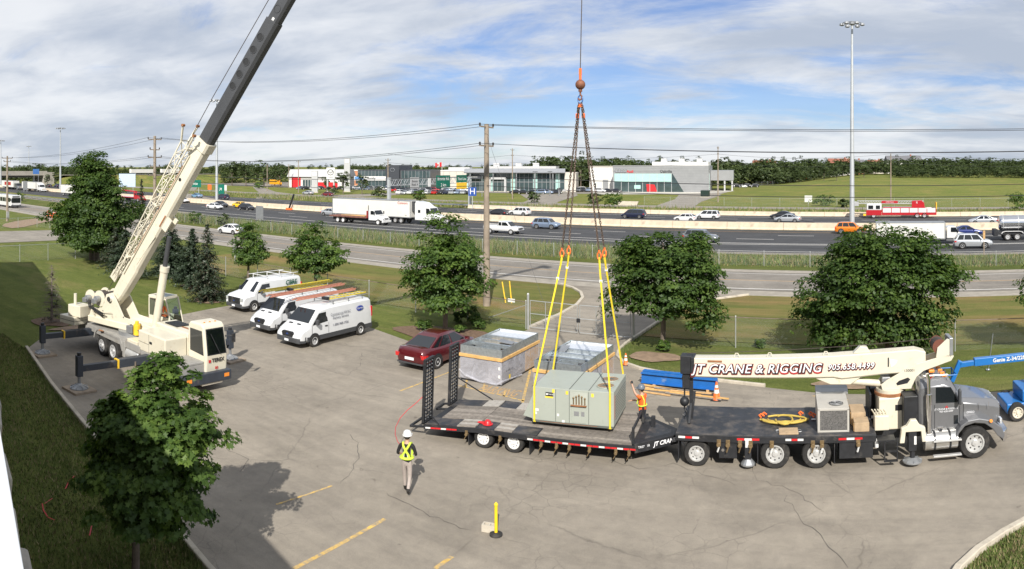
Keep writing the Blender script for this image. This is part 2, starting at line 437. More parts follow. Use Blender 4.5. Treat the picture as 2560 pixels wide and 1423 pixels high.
def asphalt(name, col, crack=0.5, light=(0.30, 0.26, 0.21), patchy=0.4, tracks=0.0):
    m, n, l, b = nodes_of(name)
    v = n_vec(n, l)
    c0 = tuple(x * 0.86 for x in col); c1 = tuple(min(1, x * 1.16) for x in col)
    c = n_ramp(n, l, n_noise(n, l, v, 0.33, 8, 0.65, 0.5), [(0.34, c0), (0.66, c1)])
    # stains and pale wear
    st = n_ramp(n, l, n_noise(n, l, v, 0.55, 9, 0.72, 0.8), [(0.58, (0, 0, 0)), (0.74, (1, 1, 1))])
    c = n_mix(n, l, n_mix(n, l, st, (0, 0, 0), (patchy,) * 3), c, light)
    sp_ = n_ramp(n, l, n_noise(n, l, v, 0.42, 9, 0.7, 1.2), [(0.60, (1, 1, 1)), (0.70, (0.80, 0.79, 0.78)), (0.80, (0.62, 0.61, 0.60))])
    c = n_mix(n, l, 0.9, c, sp_, 'MULTIPLY')
    tk = n_ramp(n, l, n_noise(n, l, n_vec(n, l, (0.06, 0.9, 1), R(-14)), 1.0, 6, 0.65, 1.0), [(0.38, (0.90, 0.90, 0.90)), (0.62, (1.06, 1.06, 1.05))])
    c = n_mix(n, l, 1.0, c, tk, 'MULTIPLY')
    oil = n_ramp(n, l, n_noise(n, l, v, 2.6, 3, 0.5), [(0.70, (1, 1, 1)), (0.77, (0.66, 0.65, 0.64))])
    c = n_mix(n, l, 1.0, c, oil, 'MULTIPLY')
    if tracks:
        tr = n_ramp(n, l, n_noise(n, l, n_vec(n, l, (0.012, 0.9, 1)), 1.0, 4, 0.6), [(0.42, (1 - tracks,) * 3), (0.6, (1, 1, 1))])
        c = n_mix(n, l, 1.0, c, tr, 'MULTIPLY')
    gr = n_ramp(n, l, n_noise(n, l, v, 42, 3, 0.8), [(0.3, (0.70, 0.70, 0.70)), (0.7, (1.24, 1.24, 1.24))])
    c = n_mix(n, l, 0.85, c, gr, 'MULTIPLY')
    md = n_ramp(n, l, n_noise(n, l, v, 2.4, 8, 0.75, 0.4), [(0.32, (0.86, 0.86, 0.87)), (0.68, (1.10, 1.10, 1.09))])
    c = n_mix(n, l, 0.9, c, md, 'MULTIPLY')
    if crack > 0:
        dn = n.new('ShaderNodeTexNoise'); dn.inputs['Scale'].default_value = 0.9; dn.inputs['Detail'].default_value = 6
        l.new(v, dn.inputs['Vector'])
        ad = n.new('ShaderNodeMix'); ad.data_type = 'VECTOR'; ad.inputs['Factor'].default_value = 0.36
        l.new(v, ad.inputs['A']); l.new(dn.outputs['Color'], ad.inputs['B'])
        def cracks(scale, w):
            vo = n.new('ShaderNodeTexVoronoi'); vo.feature = 'DISTANCE_TO_EDGE'; vo.inputs['Scale'].default_value = scale
            l.new(ad.outputs['Result'], vo.inputs['Vector'])
            return n_ramp(n, l, vo.outputs['Distance'], [(0.0, (1, 1, 1)), (w, (0, 0, 0))])
        big = n_mix(n, l, 1.0, cracks(0.22, 0.0055), n_ramp(n, l, n_noise(n, l, v, 0.21, 4, 0.6), [(0.46, (0, 0, 0)), (0.56, (1, 1, 1))]), 'MULTIPLY')
        fine = n_mix(n, l, 1.0, cracks(2.3, 0.030), n_ramp(n, l, n_noise(n, l, v, 0.17, 5, 0.65, 0.6), [(0.50, (0, 0, 0)), (0.62, (1, 1, 1))]), 'MULTIPLY')
        al = n_mix(n, l, 1.0, big, fine, 'LIGHTEN')
        c = n_mix(n, l, n_mix(n, l, crack, (0, 0, 0), al), c, (0.055, 0.048, 0.042))
    l.new(c, b.inputs['Base Color'])
    b.inputs['Roughness'].default_value = 0.88; b.inputs['Specular IOR Level'].default_value = 0.3
    n_bump(n, l, n_noise(n, l, v, 30, 4, 0.8), b, 0.35, 0.02)
    return m
LOT = asphalt('weathered_lot_asphalt', (0.268, 0.236, 0.194), 0.36, (0.335, 0.297, 0.247), 0.5)
ROAD = asphalt('grey_road_asphalt', (0.235, 0.213, 0.185), 0.25, (0.29, 0.26, 0.225), 0.4, 0.12)
HIGHWAY = asphalt('dark_highway_asphalt', (0.066, 0.067, 0.071), 0.25, (0.085, 0.085, 0.088), 0.3, 0.22)
DRIVE = asphalt('pale_driveway_asphalt', (0.26, 0.235, 0.20), 0.5, (0.31, 0.28, 0.24), 0.4)
GRAVEL = mat('gravel_shoulder', (0.30, 0.27, 0.225), 0.95, var=0.2, vscale=1.2, bump=0.5, bscale=25)
SOIL = mat('bare_soil', (0.25, 0.175, 0.115), 0.95, var=0.3, vscale=2, bump=0.6, bscale=14)
MULCH = mat('garden_mulch', (0.15, 0.095, 0.06), 0.95, var=0.4, vscale=5, bump=0.8, bscale=20)
LINEW = mat('white_road_paint', (0.62, 0.60, 0.56), 0.7, var=0.15, vscale=3, dirt=(0.2, 0.19, 0.18), dirt_amt=0.2, dscale=3)
LINEY = mat('yellow_road_paint', (0.62, 0.40, 0.10), 0.75, var=0.2, vscale=3, dirt=(0.27, 0.235, 0.19), dirt_amt=0.85, dscale=5)
LINEYO = mat('worn_orange_road_paint', (0.46, 0.29, 0.13), 0.75, var=0.2, vscale=3, dirt=(0.2, 0.18, 0.16), dirt_amt=0.3, dscale=3)

def sheet(name, pts, z, m, sub=0):
    mb = MB(); mb.sheet(pts, z); o = struct(name, mb, m); return o
KERB_L = [(-36.4, 14.3), (-30, 13.0), (-25.2, 12.2), (-15.9, 10.75), (-14.3, 10.45), (-9, 9.7), (-4, 9.2)]
KERB_BR = [(1.2, 15.5), (1.5, 16.8), (1.85, 17.57), (2.45, 18.35), (3.26, 19.1), (4.1, 19.72), (6, 20.8), (9, 21.8), (16, 22.6)]
KERB_R = [(-14.05, 46), (-14.05, 37.6), (-13.9, 36.0), (-13.5, 34.7), (-12.7, 33.6), (-11.6, 32.95), (-10.2, 32.55), (-7.35, 32.1), (-5.2, 31.75)]
KERB_D = [(-26.0, 54.2), (-24.3, 53.0), (-22.8, 51.3), (-21.7, 49.2), (-21.0, 46.6), (-20.65, 43), (-20.65, 38.6)]
KERB_D2 = [(-14.05, 46), (-13.4, 49.5), (-12.2, 52.0), (-10.2, 54.2)]
lot_pts = KERB_L + [(0.8, 9.0)] + KERB_BR + [(16, 31.0), (-2.45, 31.2)] + KERB_R[::-1] + [(-13.4, 49.5), (-12.2, 52.0), (-10.2, 54.2)] + KERB_D + [(-20.65, 35.2), (-20.0, 33.0), (-24.8, 32.0), (-28.7, 33.2), (-33, 33.6), (-40.6, 34.2), (-40.2, 29), (-39.4, 24.5), (-38.9, 19.5), (-38.4, 16.0)]
lot = sheet('parking_lot', lot_pts, 0.0, LOT)
KERBC = mat('kerb_concrete', (0.47, 0.42, 0.34), 0.9, var=0.15, vscale=2, bump=0.3, bscale=25, dirt=(0.25, 0.22, 0.17), dirt_amt=0.3)
def kerb(name, pts, w=0.17, h=0.13, m=None, side=1):
    """raised kerb ribbon along pts; each cast length is a child"""
    mb = MB(); pts = [Vector((*p, 0)) for p in pts]
    nrm = []
    for i in range(len(pts)):
        d = (pts[min(i + 1, len(pts) - 1)] - pts[max(i - 1, 0)]).normalized(); nrm.append(Vector((-d.y, d.x, 0)) * side)
    rings = []
    for p, q in zip(pts, nrm):
        a, b = p, p + q * w
        rings.append([(a.x, a.y, -0.05), (a.x, a.y, h - 0.02), (a.x + q.x * 0.02, a.y + q.y * 0.02, h), (b.x - q.x * 0.02, b.y - q.y * 0.02, h), (b.x, b.y, h - 0.02), (b.x, b.y, -0.05)])
    mb.loft(rings)
    return struct(name, mb, m or KERBC)
def densify(pts, step):
    out = [Vector((*pts[0], 0))]
    for a, b in zip(pts, pts[1:]):
        a, b = Vector((*a, 0)), Vector((*b, 0)); k = max(1, int((b - a).length / step))
        for i in range(1, k + 1): out.append(a.lerp(b, i / k))
    return [(p.x, p.y) for p in out]
kerb('kerb_lawn', KERB_L, side=-1)
kerb('kerb_corner', KERB_BR, w=0.2, side=-1)
kerb('kerb_bed', KERB_R, w=0.16, side=1)
kerb('kerb_driveway', KERB_D, w=0.24, side=-1)
kerb('kerb_driveway_far', KERB_D2, w=0.2, side=-1)

# lawns lie a little above the base ground so that they meet the kerb tops
sheet('verge', [(-64, 39.6), (-20.95, 39.6), (-20.95, 43), (-21.3, 46.6), (-22, 49.2), (-23.1, 51.3), (-24.5, 53.0), (-26.2, 54.0), (-64, 54.4)], 0.004, VERGE)
sheet('verge_east', [(-13.75, 39.6), (40, 39.6), (40, 54.0), (-10.2, 54.0), (-12, 52), (-13.2, 49.5), (-13.75, 46)], 0.004, VERGE)
mb = MB()
def blob(cx, cy, rx, ry, n=22, j=0.18, seed=0):
    r = random.Random(seed); ph = [r.uniform(0, 6.28) for _ in range(3)]
    return [(cx + rx * (1 + j * (math.sin(2 * a + ph[0]) * .5 + math.sin(3 * a + ph[1]) * .4 + math.sin(5 * a + ph[2]) * .35)) * math.cos(a),
             cy + ry * (1 + j * (math.sin(2 * a + ph[0]) * .5 + math.sin(3 * a + ph[1]) * .4 + math.sin(5 * a + ph[2]) * .35)) * math.sin(a)) for a in [2 * math.pi * i / n for i in range(n)]]
for i, (cx, cy, rx, ry, m) in enumerate([(-24.4, 34.6, 3.4, 1.7, MULCH), (-42.8, 30.8, 1.1, 0.8, SOIL), (-41.9, 18.0, 1.4, 1.1, MULCH), (-48.3, 33.4, 1.3, 0.7, SOIL), (-11.6, 35.4, 1.3, 1.0, SOIL), (-0.5, 36.4, 3.4, 1.5, MULCH), (-1.4, 32.5, 1.8, 0.6, SOIL), (-39.7, 21.5, 0.9, 4.5, SOIL)]):
    sheet('soil_bed', blob(cx, cy, rx, ry, seed=i), 0.012 + 0.003 * i, m)
# --- service road
road = sheet('service_road', [(-700, 53.9), (160, 53.9), (160, 67.6), (-700, 67.6)], -0.010, GRAVEL)
sheet('service_road_pavement', [(-700, 56.2), (160, 56.2), (160, 66.0), (-700, 66.0)], 0.004, ROAD)
def line(parent, x0, x1, y, w, z, m, name='marking'):
    mb = MB(); mb.sheet([(x0, y - w / 2), (x1, y - w / 2), (x1, y + w / 2), (x0, y + w / 2)], z)
    return part(name, mb, m, parent)
line(road, -500, 150, 57.0, 0.22, 0.010, LINEW)
line(road, -500, 150, 65.0, 0.14, 0.010, LINEW)
line(road, -500, 150, 61.2, 0.16, 0.010, LINEYO)
# --- highway, near carriageway (eastbound) and far carriageway
hw = sheet('highway', [(-900, 79.6), (300, 79.6), (300, 109.6), (-900, 109.6)], -0.012, HIGHWAY)
hw2 = sheet('highway_far_carriageway', [(-900, 111.0), (300, 111.0), (300, 140.6), (-900, 140.6)], -0.012, HIGHWAY)
sheet('highway_shoulder', [(-500, 79.0), (300, 79.0), (300, 81.2), (-500, 81.2)], -0.005, ROAD)
line(hw, -125, 200, 82.3, 0.26, 0.0, LINEW)
line(hw, -500, 200, 90.6, 0.30, 0.0, LINEW)
mb = MB(); mb.sheet([(-140, 84.2), (-60, 86.4), (-15, 89.3), (20, 89.9), (20, 90.12), (-15, 89.6), (-60, 86.75), (-140, 84.5)], 0.001); part('marking', mb, LINEW, hw)
line(hw, -500, 200, 106.2, 0.20, 0.0, LINEYO)
line(hw2, -500, 200, 114.2, 0.20, 0.0, LINEYO)
line(hw2, -500, 200, 136.6, 0.24, 0.0, LINEW)
dash = MB(); dash.sheet([(0, -0.13), (5.2, -0.13), (5.2, 0.13), (0, 0.13)], 0.0); dm = dash.mesh('marking'); dm.materials.append(LINEW)
for y, off, par in ((95.8, 0, hw), (101.2, 5, hw), (120.4, 3, hw2), (125.8, 8, hw2), (131.2, 2, hw2)):
    for k in range(17):
        o = part('marking', dm, None, par); o.location = (-190 + off + k * 14.2, y, 0.001)
TAR = mat('black_tar_seal', (0.016, 0.016, 0.017), 0.5, var=0.1)
for i in range(16):     # meandering tar seams on the highway
    r = random.Random(100 + i); x = r.uniform(-120, 20); y = r.choice([93.2, 98.4, 103.6, 104.8, 99.1, 123, 128.5])
    L = r.uniform(10, 34); pts = []
    for k in range(15): pts.append((x + L * k / 14, y + 0.22 * math.sin(k * 1.3 + i) + r.uniform(-.12, .12)))
    mb = MB(); mb.sheet(pts + [(p[0], p[1] + r.uniform(.08, .16)) for p in pts[::-1]], 0.002 + 0.0004 * i); part('tar_seam', mb, TAR, hw if y < 110 else hw2)
# ramp wedge at the west end
sheet('verge_ramp', [(-700, 88.2), (-172, 88.2), (-138, 87.2), (-172, 91.6), (-700, 94.5)], 0.006, FIELD)
sheet('ramp_road', [(-700, 80.5), (-172, 82.4), (-120, 83.0), (-120, 86.4), (-172, 88.0), (-700, 88.0)], 0.010, DRIVE)
# --- concrete barriers of cast lengths
BARRIER = mat('barrier_concrete', (0.60, 0.50, 0.375), 0.9, var=0.14, vscale=0.7, bump=0.25, bscale=20, dirt=(0.40, 0.32, 0.24), dirt_amt=0.35, dscale=0.8)
def barrier(name, label, x0, x1, y, h, L):
    t = thing(name, label, 'barrier', (0, y, 0))
    mb = MB(); w = 0.34
    mb.prism([(-w, 0), (-w, 0.09), (-w * .62, 0.34), (-w * .42, h), (w * .42, h), (w * .62, 0.34), (w, 0.09), (w, 0)], 'x', 0, L - 0.05)
    me = mb.mesh('barrier_segment'); fixn(me); me.materials.append(BARRIER)
    x = x0
    while x < x1:
        o = part('barrier_segment', me, None, t); o.location = (x, 0, 0); x += L
    return t
barrier('median_barrier', 'long tan concrete median barrier dividing the highway', -420, 90, 110.3, 1.15, 9.0)
barrier('roadside_barrier', 'tan concrete barrier along the far edge of the highway', -92, 90, 141.0, 0.85, 9.0)
# --- far service road, driveways and dealership aprons
sheet('far_service_road', [(-420, 163.0), (300, 163.0), (300, 171.5), (-170, 171.5), (-420, 176)], 0.0, DRIVE)
def gp(pts, h=0.0): return [tuple(G(*p, h)[:2]) for p in pts]
sheet('dealership_driveway', gp([(1622, 521), (1730, 521), (1752, 505), (1800, 489), (1925, 468), (1925, 464), (1850, 476), (1700, 484), (1688, 498)]), 0.02, DRIVE)
sheet('dealership_driveway_middle', gp([(1272, 522), (1382, 522), (1395, 505), (1445, 489), (1440, 484), (1300, 486), (1322, 500)]), 0.02, DRIVE)
sheet('dealership_apron', [(-330, 222), (-150, 222), (-97, 236), (-97, 275), (-330, 300)], -0.005, ROAD)
sheet('dealership_forecourt', gp([(1480, 486.5), (1700, 485.5), (1790, 483), (1840, 478), (1790, 474), (1480, 474)]), 0.03, mat('pale_forecourt', (0.40, 0.38, 0.34), 0.9, var=0.1))
sheet('dealership_road', gp([(640, 497), (760, 494), (900, 492), (1000, 487), (1100, 483), (1100, 480), (960, 483), (860, 487), (760, 488), (690, 480), (655, 468), (690, 461), (720, 460), (720, 457), (670, 459), (632, 468), (650, 484), (640, 490)]), 0.012, DRIVE)
sheet('side_driveway', [(-104, 25), (-87.5, 25), (-87.5, 56), (-98, 56), (-101, 50)], 0.015, DRIVE)
sheet('gravel_turnout', gp([(5, 566), (10, 560), (40, 553), (70, 549), (110, 543), (140, 541), (150, 548), (110, 556), (60, 568), (30, 571)]), 0.02, SOIL)
sheet('off_ramp', gp([(462, 497), (455, 489), (466, 478), (476, 466), (494, 455), (522, 446), (538, 446), (512, 456), (496, 466), (487, 478), (492, 489), (560, 501), (560, 505)]), 0.03, DRIVE)
# --- parking-lot paint
PARK = [((1000, 978), (1130, 928), .10), ((1122, 958), (1235, 985), .10), ((1326, 925), (1306, 1008), .12),
        ((735, 1422), (962, 1298), .13), ((1088, 1422), (1130, 1392), .13), ((1240, 985), (1310, 1003), .10), ((2030, 990), (2120, 1000), .08), ((690, 1262), (830, 1215), .08), ((1330, 870), (1378, 868), .10),
        ((1168, 945), (1164, 968), .09), ((1212, 955), (1208, 978), .09), ((1264, 975), (1259, 992), .09)]
for (a, b, w) in PARK:
    A, B = G(*a), G(*b); d = (B - A).normalized(); q = Vector((-d.y, d.x, 0)) * w / 2
    mb = MB(); mb.sheet([(A - q)[:2], (B - q)[:2], (B + q)[:2], (A + q)[:2]], 0.006); part('marking', mb, LINEY, lot)
text('PARKING', lot, (-16.1, 27.15, 0.008), (0, 0, R(4)), 1.35, LINEYO, sx=.34, extrude=0.0, name='marking')
SEAL = mat('crack_filler', (0.085, 0.076, 0.066), 0.8, var=0.2)
def crack_path(pts, w, seed):
    r = random.Random(seed); P = [G(*p) for p in pts]; out = []
    for a, b in zip(P, P[1:]):
        k = max(3, int((b - a).length / 0.28))
        for i in range(k): out.append(a.lerp(b, i / k) + Vector((r.uniform(-.09, .09), r.uniform(-.09, .09), 0)))
    out.append(P[-1])
    lo, hi = [], []
    for i, p in enumerate(out):
        d = (out[min(i + 1, len(out) - 1)] - out[max(i - 1, 0)]).normalized(); q = Vector((-d.y, d.x, 0)); ww = .62 * w * r.uniform(0.2, 1.0) * (0.3 if i in (0, len(out) - 1) else 1)
        lo.append((p - q * ww / 2)[:2]); hi.append((p + q * ww / 2)[:2])
    m_ = MB()
    for i in range(len(lo) - 1): m_.sheet([lo[i], lo[i + 1], hi[i + 1], hi[i]], 0.005)
    part('crack', m_, SEAL, lot)
for i, (pts, w) in enumerate([([(960, 1232), (1005, 1252), (1075, 1290), (1110, 1306), (1175, 1325)], .05), ([(905, 880), (900, 915), (870, 940), (800, 920), (770, 905)], .045),
                              ([(1960, 1240), (2010, 1310), (2080, 1365), (2120, 1420)], .05), ([(1520, 1150), (1600, 1172), (1680, 1160), (1760, 1185), (1840, 1215)], .04), ([(880, 1085), (900, 1130), (870, 1190), (850, 1210)], .045),
                              ([(1250, 1140), (1330, 1148), (1420, 1142)], .035), ([(560, 1120), (620, 1150), (600, 1180)], .05), ([(1870, 1150), (1900, 1200), (1990, 1230), (2060, 1280)], .04)]):
    crack_path(pts, w, i)
# ------------------------------------------------------------------ rough grasses (uncountable)
def blades(name, label, n, sampler, hr, mats, width=0.035, seed=1, zfun=None, lean=0.25):
    rs = np.random.RandomState(seed); V = np.zeros((n * 3, 3), np.float32); mi = rs.randint(0, len(mats), n)
    for i in range(n):
        x, y, hs = sampler(rs); h = rs.uniform(*hr) * hs; a = rs.uniform(0, 6.283); w = width * rs.uniform(.6, 1.4)
        z = zfun(x, y) if zfun else 0.0
        dx, dy = math.cos(a) * w, math.sin(a) * w; lx, ly = rs.normal(0, lean, 2) * h
        V[i * 3] = (x - dx, y - dy, z - .03); V[i * 3 + 1] = (x + dx, y + dy, z - .03); V[i * 3 + 2] = (x + lx, y + ly, z + h)
    me = bpy.data.meshes.new(name); me.from_pydata(V.tolist(), [], [(3 * i, 3 * i + 1, 3 * i + 2) for i in range(n)])
    for m in mats: me.materials.append(m)
    me.polygons.foreach_set('material_index', mi.astype(np.int32))
    o = bpy.data.objects.new(name, me); COL.objects.link(o); tag(o, label, 'grass', kind='stuff'); return o
BL1 = mat('blade_green', (0.095, 0.135, 0.035), 0.8, var=0.3, vscale=0.5, spec=0.2); BL2 = mat('blade_light_green', (0.155, 0.18, 0.06), 0.8, var=0.3, vscale=0.5, spec=0.2); BL3 = mat('blade_straw', (0.27, 0.215, 0.12), 0.85, var=0.25, spec=0.2); BL4 = mat('blade_blue_green', (0.085, 0.13, 0.06), 0.8, var=0.3, spec=0.2)
def reed(rs):
    x = rs.uniform(-150, 26); y = rs.uniform(69.6, 78.6)
    tall = 1.0 if x < -18 else 0.45
    return x, y, tall * (1.0 if 70.8 < y < 77 else .45)
blades('reeds', 'tall reeds and weeds filling the strip between the service road and the highway', 42000, reed, (0.55, 1.45), [BL1, BL2, BL3, BL4, BL1, BL2], 0.045, 3)
sheet('weed_strip', [(-700, 67.6), (300, 67.6), (300, 79.2), (-700, 79.2)], 0.002, WEED)
def farweed(rs): return rs.uniform(-230, 45), rs.uniform(142.5, 161), 1.0 if rs.rand() < .8 else 1.6
blades('weeds', 'ragged weeds on the bank beyond the far carriageway', 16000, farweed, (0.25, 0.75), [BL1, BL2, BL3, BL2], 0.09, 4)
def kerbtuft(rs):
    pts = KERB_L if rs.rand() < .6 else KERB_R
    i = rs.randint(0, len(pts) - 1); t = rs.rand(); a, b = pts[i], pts[i + 1]
    d = Vector((b[0] - a[0], b[1] - a[1], 0)).normalized(); q = Vector((d.y, -d.x)) if pts is KERB_L else Vector((-d.y, d.x))
    o = rs.exponential(.12) + .19
    return a[0] + (b[0] - a[0]) * t + q.x * o, a[1] + (b[1] - a[1]) * t + q.y * o, 1
blades('kerb_grass', 'short grass tufts growing along the lot kerbs', 5000, kerbtuft, (0.05, 0.2), [BL1, BL2], 0.012, 5)

def lawnblade(rs):
    if rs.rand() < .22:
        while True:
            x, y = rs.uniform(1.6, 6), rs.uniform(15, 20.6)
            if y < np.interp(x, [p[0] for p in KERB_BR], [p[1] for p in KERB_BR]) - .28: return x, y, 1
    x = rs.uniform(-40, -11); y = np.interp(x, [p[0] for p in KERB_L], [p[1] for p in KERB_L]) - .2 - rs.uniform(0, 1) ** 1.3 * 7
    return x, y, 1
blades('lawn_grass', 'mown grass blades on the lawn strips beside the lot', 60000, lawnblade, (0.04, 0.11), [BL1, BL2, BL1, BL3], 0.016, 6, lean=.5)
# ================================================================== our own building, fences, poles, wires
U = Vector((-0.963, 0.268, 0)).normalized(); NRM = Vector((0.268, 0.963, 0)).normalized()
bang = math.atan2(U.y, U.x)
STONE = mat('rough_limestone', (0.34, 0.31, 0.27), 0.95, var=0.3, vscale=3, bump=1.0, bscale=9)
WHITEMETAL = paint('white_coping_metal', (0.82, 0.83, 0.84), rough=0.4, coat=0.3)
ROOFM = mat('white_roof_membrane', (0.66, 0.66, 0.64), 0.85, var=0.12, vscale=0.6)
bld = thing('office_building', 'flat roofed stone building with white metal coping under the viewpoint', 'building', (0, 0, 0), bang)
# local x runs along the wall (west), local -y points out over the lot
mb = MB(); mb.box(-30, -0.24, 0, 66.5, 32, 8.0); part('wall', mb, STONE, bld)
mb = MB(); mb.box(-29.5, 0.22, 8.0, 66.1, 31.5, 8.04); part('roof', mb, ROOFM, bld)
for k in range(9):
    mb = MB(); x0 = -30 + k * 10.72; mb.box(x0, -0.31, 7.98, x0 + 10.715, 0.2, 8.2); part('coping', mb, WHITEMETAL, bld, bevel=0.012)
rs = random.Random(5)
x = 1.2
while x < 11:
    for r in range(3):
        w = rs.uniform(0.35, 0.75); z1 = 7.97 - r * 0.34; dd = rs.uniform(0.30, 0.40)
        mb = MB(); q = [rs.uniform(-.025, .025) for _ in range(6)]
        mb.loft([[(x + q[0], -0.23, z1 - 0.33), (x + w - .02, -0.23, z1 - 0.33), (x + w - .02, -0.23, z1), (x, -0.23, z1)],
                 [(x + .04, -dd + q[1], z1 - 0.30), (x + w - .06, -dd + q[2], z1 - 0.31), (x + w - .05, -dd + q[3], z1 - .03), (x + .04, -dd + q[4], z1 - .04)]])
        part('stone', mb, STONE, bld, bevel=0.02)
    x += w
# ---------------------------------------------------------------- chain-link fences
def chainlink():
    m = bpy.data.materials.new('chain_link_mesh'); m.use_nodes = True
    n, l = m.node_tree.nodes, m.node_tree.links; n.clear()
    o = n.new('ShaderNodeOutputMaterial'); mx = n.new('ShaderNodeMixShader'); tr = n.new('ShaderNodeBsdfTransparent'); df = n.new('ShaderNodeBsdfDiffuse')
    df.inputs[0].default_value = (0.33, 0.34, 0.34, 1)
    tc = n.new('ShaderNodeTexCoord'); sp = n.new('ShaderNodeSeparateXYZ'); l.new(tc.outputs['Object'], sp.inputs[0])
    def mth(op, a, b=None):
        q = n.new('ShaderNodeMath'); q.operation = op
        for i, v in enumerate((a, b)):
            if v is None: continue
            if isinstance(v, (int, float)): q.inputs[i].default_value = v
            else: l.new(v, q.inputs[i])
        return q.outputs[0]
    wires = []
    for sg in ('ADD', 'SUBTRACT'):
        t = mth('MULTIPLY', mth(sg, sp.outputs[0], sp.outputs[2]), 1 / 0.085)
        fr = mth('FRACT', t); wires.append(mth('LESS_THAN', fr, 0.035))
    fac = mth('MAXIMUM', wires[0], wires[1])
    l.new(fac, mx.inputs[0]); l.new(tr.outputs[0], mx.inputs[1]); l.new(df.outputs[0], mx.inputs[2]); l.new(mx.outputs[0], o.inputs['Surface'])
    return m
LINK = chainlink()
POSTM = mat('galvanised_post', (0.42, 0.43, 0.42), 0.5, 0.5, var=0.15)
RUSTRAIL = mat('weathered_rail', (0.20, 0.15, 0.12), 0.7, 0.2, var=0.3)
def fence(label, pts, h, bay, rail=True, rail_m=None, mesh=True, post_r=0.035, name='chain_link_fence'):
    """posts, top rails and mesh bays along a polyline of ground points"""
    t = thing(name, label, 'fence', (pts[0][0], pts[0][1], 0))
    P = [Vector((p[0] - pts[0][0], p[1] - pts[0][1], 0)) for p in pts]
    pm = MB(); pm.cyl((0, 0, -0.1), (0, 0, h + .03), post_r, n=8); pm.sphere((0, 0, h + .05), post_r * 1.3, 8); pme = pm.mesh('post'); pme.materials.append(POSTM)
    for a, b in zip(P, P[1:]):
        k = max(1, round((b - a).length / bay)); ang = math.atan2((b - a).y, (b - a).x); L = (b - a).length / k
        rm = MB(); rm.cyl((0, 0, h), (L, 0, h), 0.024, n=6); rme = rm.mesh('rail'); rme.materials.append(rail_m or POSTM)
        mm = MB(); mm.poly([(0.04, 0, 0.04), (L - .04, 0, 0.04), (L - .04, 0, h - .02), (0.04, 0, h - .02)]); mme = mm.mesh('mesh_panel'); mme.materials.append(LINK)
        for i in range(k):
            p = a.lerp(b, i / k)
            o = part('post', pme, None, t); o.location = p
            if rail: o = part('rail', rme, None, t); o.location = p; o.rotation_euler = (0, 0, ang)
            if mesh: o = part('mesh_panel', mme, None, t); o.location = p + Vector((0, 0, 0)); o.rotation_euler = (0, 0, ang)
    o = part('post', pme, None, t); o.location = P[-1]
    return t
fence('chain link fence with rusty top rail along the lawn west of the gate', [(-69.5, 39.3), (-47, 39.3), (-20.9, 38.5)], 1.65, 4.4, rail_m=RUSTRAIL)
fence('chain link fence along the lawn behind the boom truck', [(-13.9, 38.6), (22, 38.0)], 1.65, 6.1, rail_m=RUSTRAIL)
fence('chain link fence closing the west end of the lawn', [(-69.6, 20), (-69.5, 39.2)], 1.7, 3.4)
fence('chain link fence beyond the side driveway at the west edge', [(-106, 30), (-108, 44), (-84, 52)], 1.6, 3.2)
fence('plain wire fence in the reeds beside the highway', [(-150, 70.2), (30, 70.2)], 1.45, 4.6, rail=False)
fence('chain link fence at the foot of the green field', [(-60, 174.5), (60, 174.5)], 2.0, 7.0)
# double swing gate across the driveway
gt = thing('swing_gate', 'double leaf chain link gate closed across the driveway', 'gate', (-20.75, 38.5, 0))
def gate_leaf(x0, x1, y0, y1):
    mb = MB()
    a, b = Vector((x0, y0, 0)), Vector((x1, y1, 0))
    for z in (0.12, 0.95, 1.75): mb.cyl(a + Vector((0, 0, z)), b + Vector((0, 0, z)), 0.025, n=6)
    for f in (0, .33, .66, 1): p = a.lerp(b, f); mb.cyl(p + Vector((0, 0, .12)), p + Vector((0, 0, 1.75)), 0.025, n=6)
    o = part('leaf_frame', mb, POSTM, gt)
    m2 = MB(); d = (b - a); L = d.length
    m2.poly([(0, 0, .14), (L, 0, .14), (L, 0, 1.73), (0, 0, 1.73)]); q = part('mesh_panel', m2, LINK, o); q.location = a; q.rotation_euler = (0, 0, math.atan2(d.y, d.x))
gate_leaf(0.15, 3.35, 0, -0.05); gate_leaf(3.5, 6.65, -0.05, 0.05)
for x in (0, 6.85):
    mb = MB(); mb.cyl((x, 0, -.1), (x, 0, 2.1), 0.075, n=10); mb.sphere((x, 0, 2.12), 0.085, 8); part('gate_post', mb, POSTM, gt)
mb = MB(); mb.cyl((0.0, 0, 1.5), (-2.9, 0.1, 0.35), 0.025, n=6); part('brace', mb, POSTM, gt)
mb = MB(); mb.cbox(3.42, -.08, 0.85, .22, .1, .24); part('latch_box', mb, BLACK, gt, bevel=.02)
mb = MB(); mb.cbox(-1.2, .04, 1.62, .5, .02, .22); part('sign_plate', mb, WHITEREF, gt)
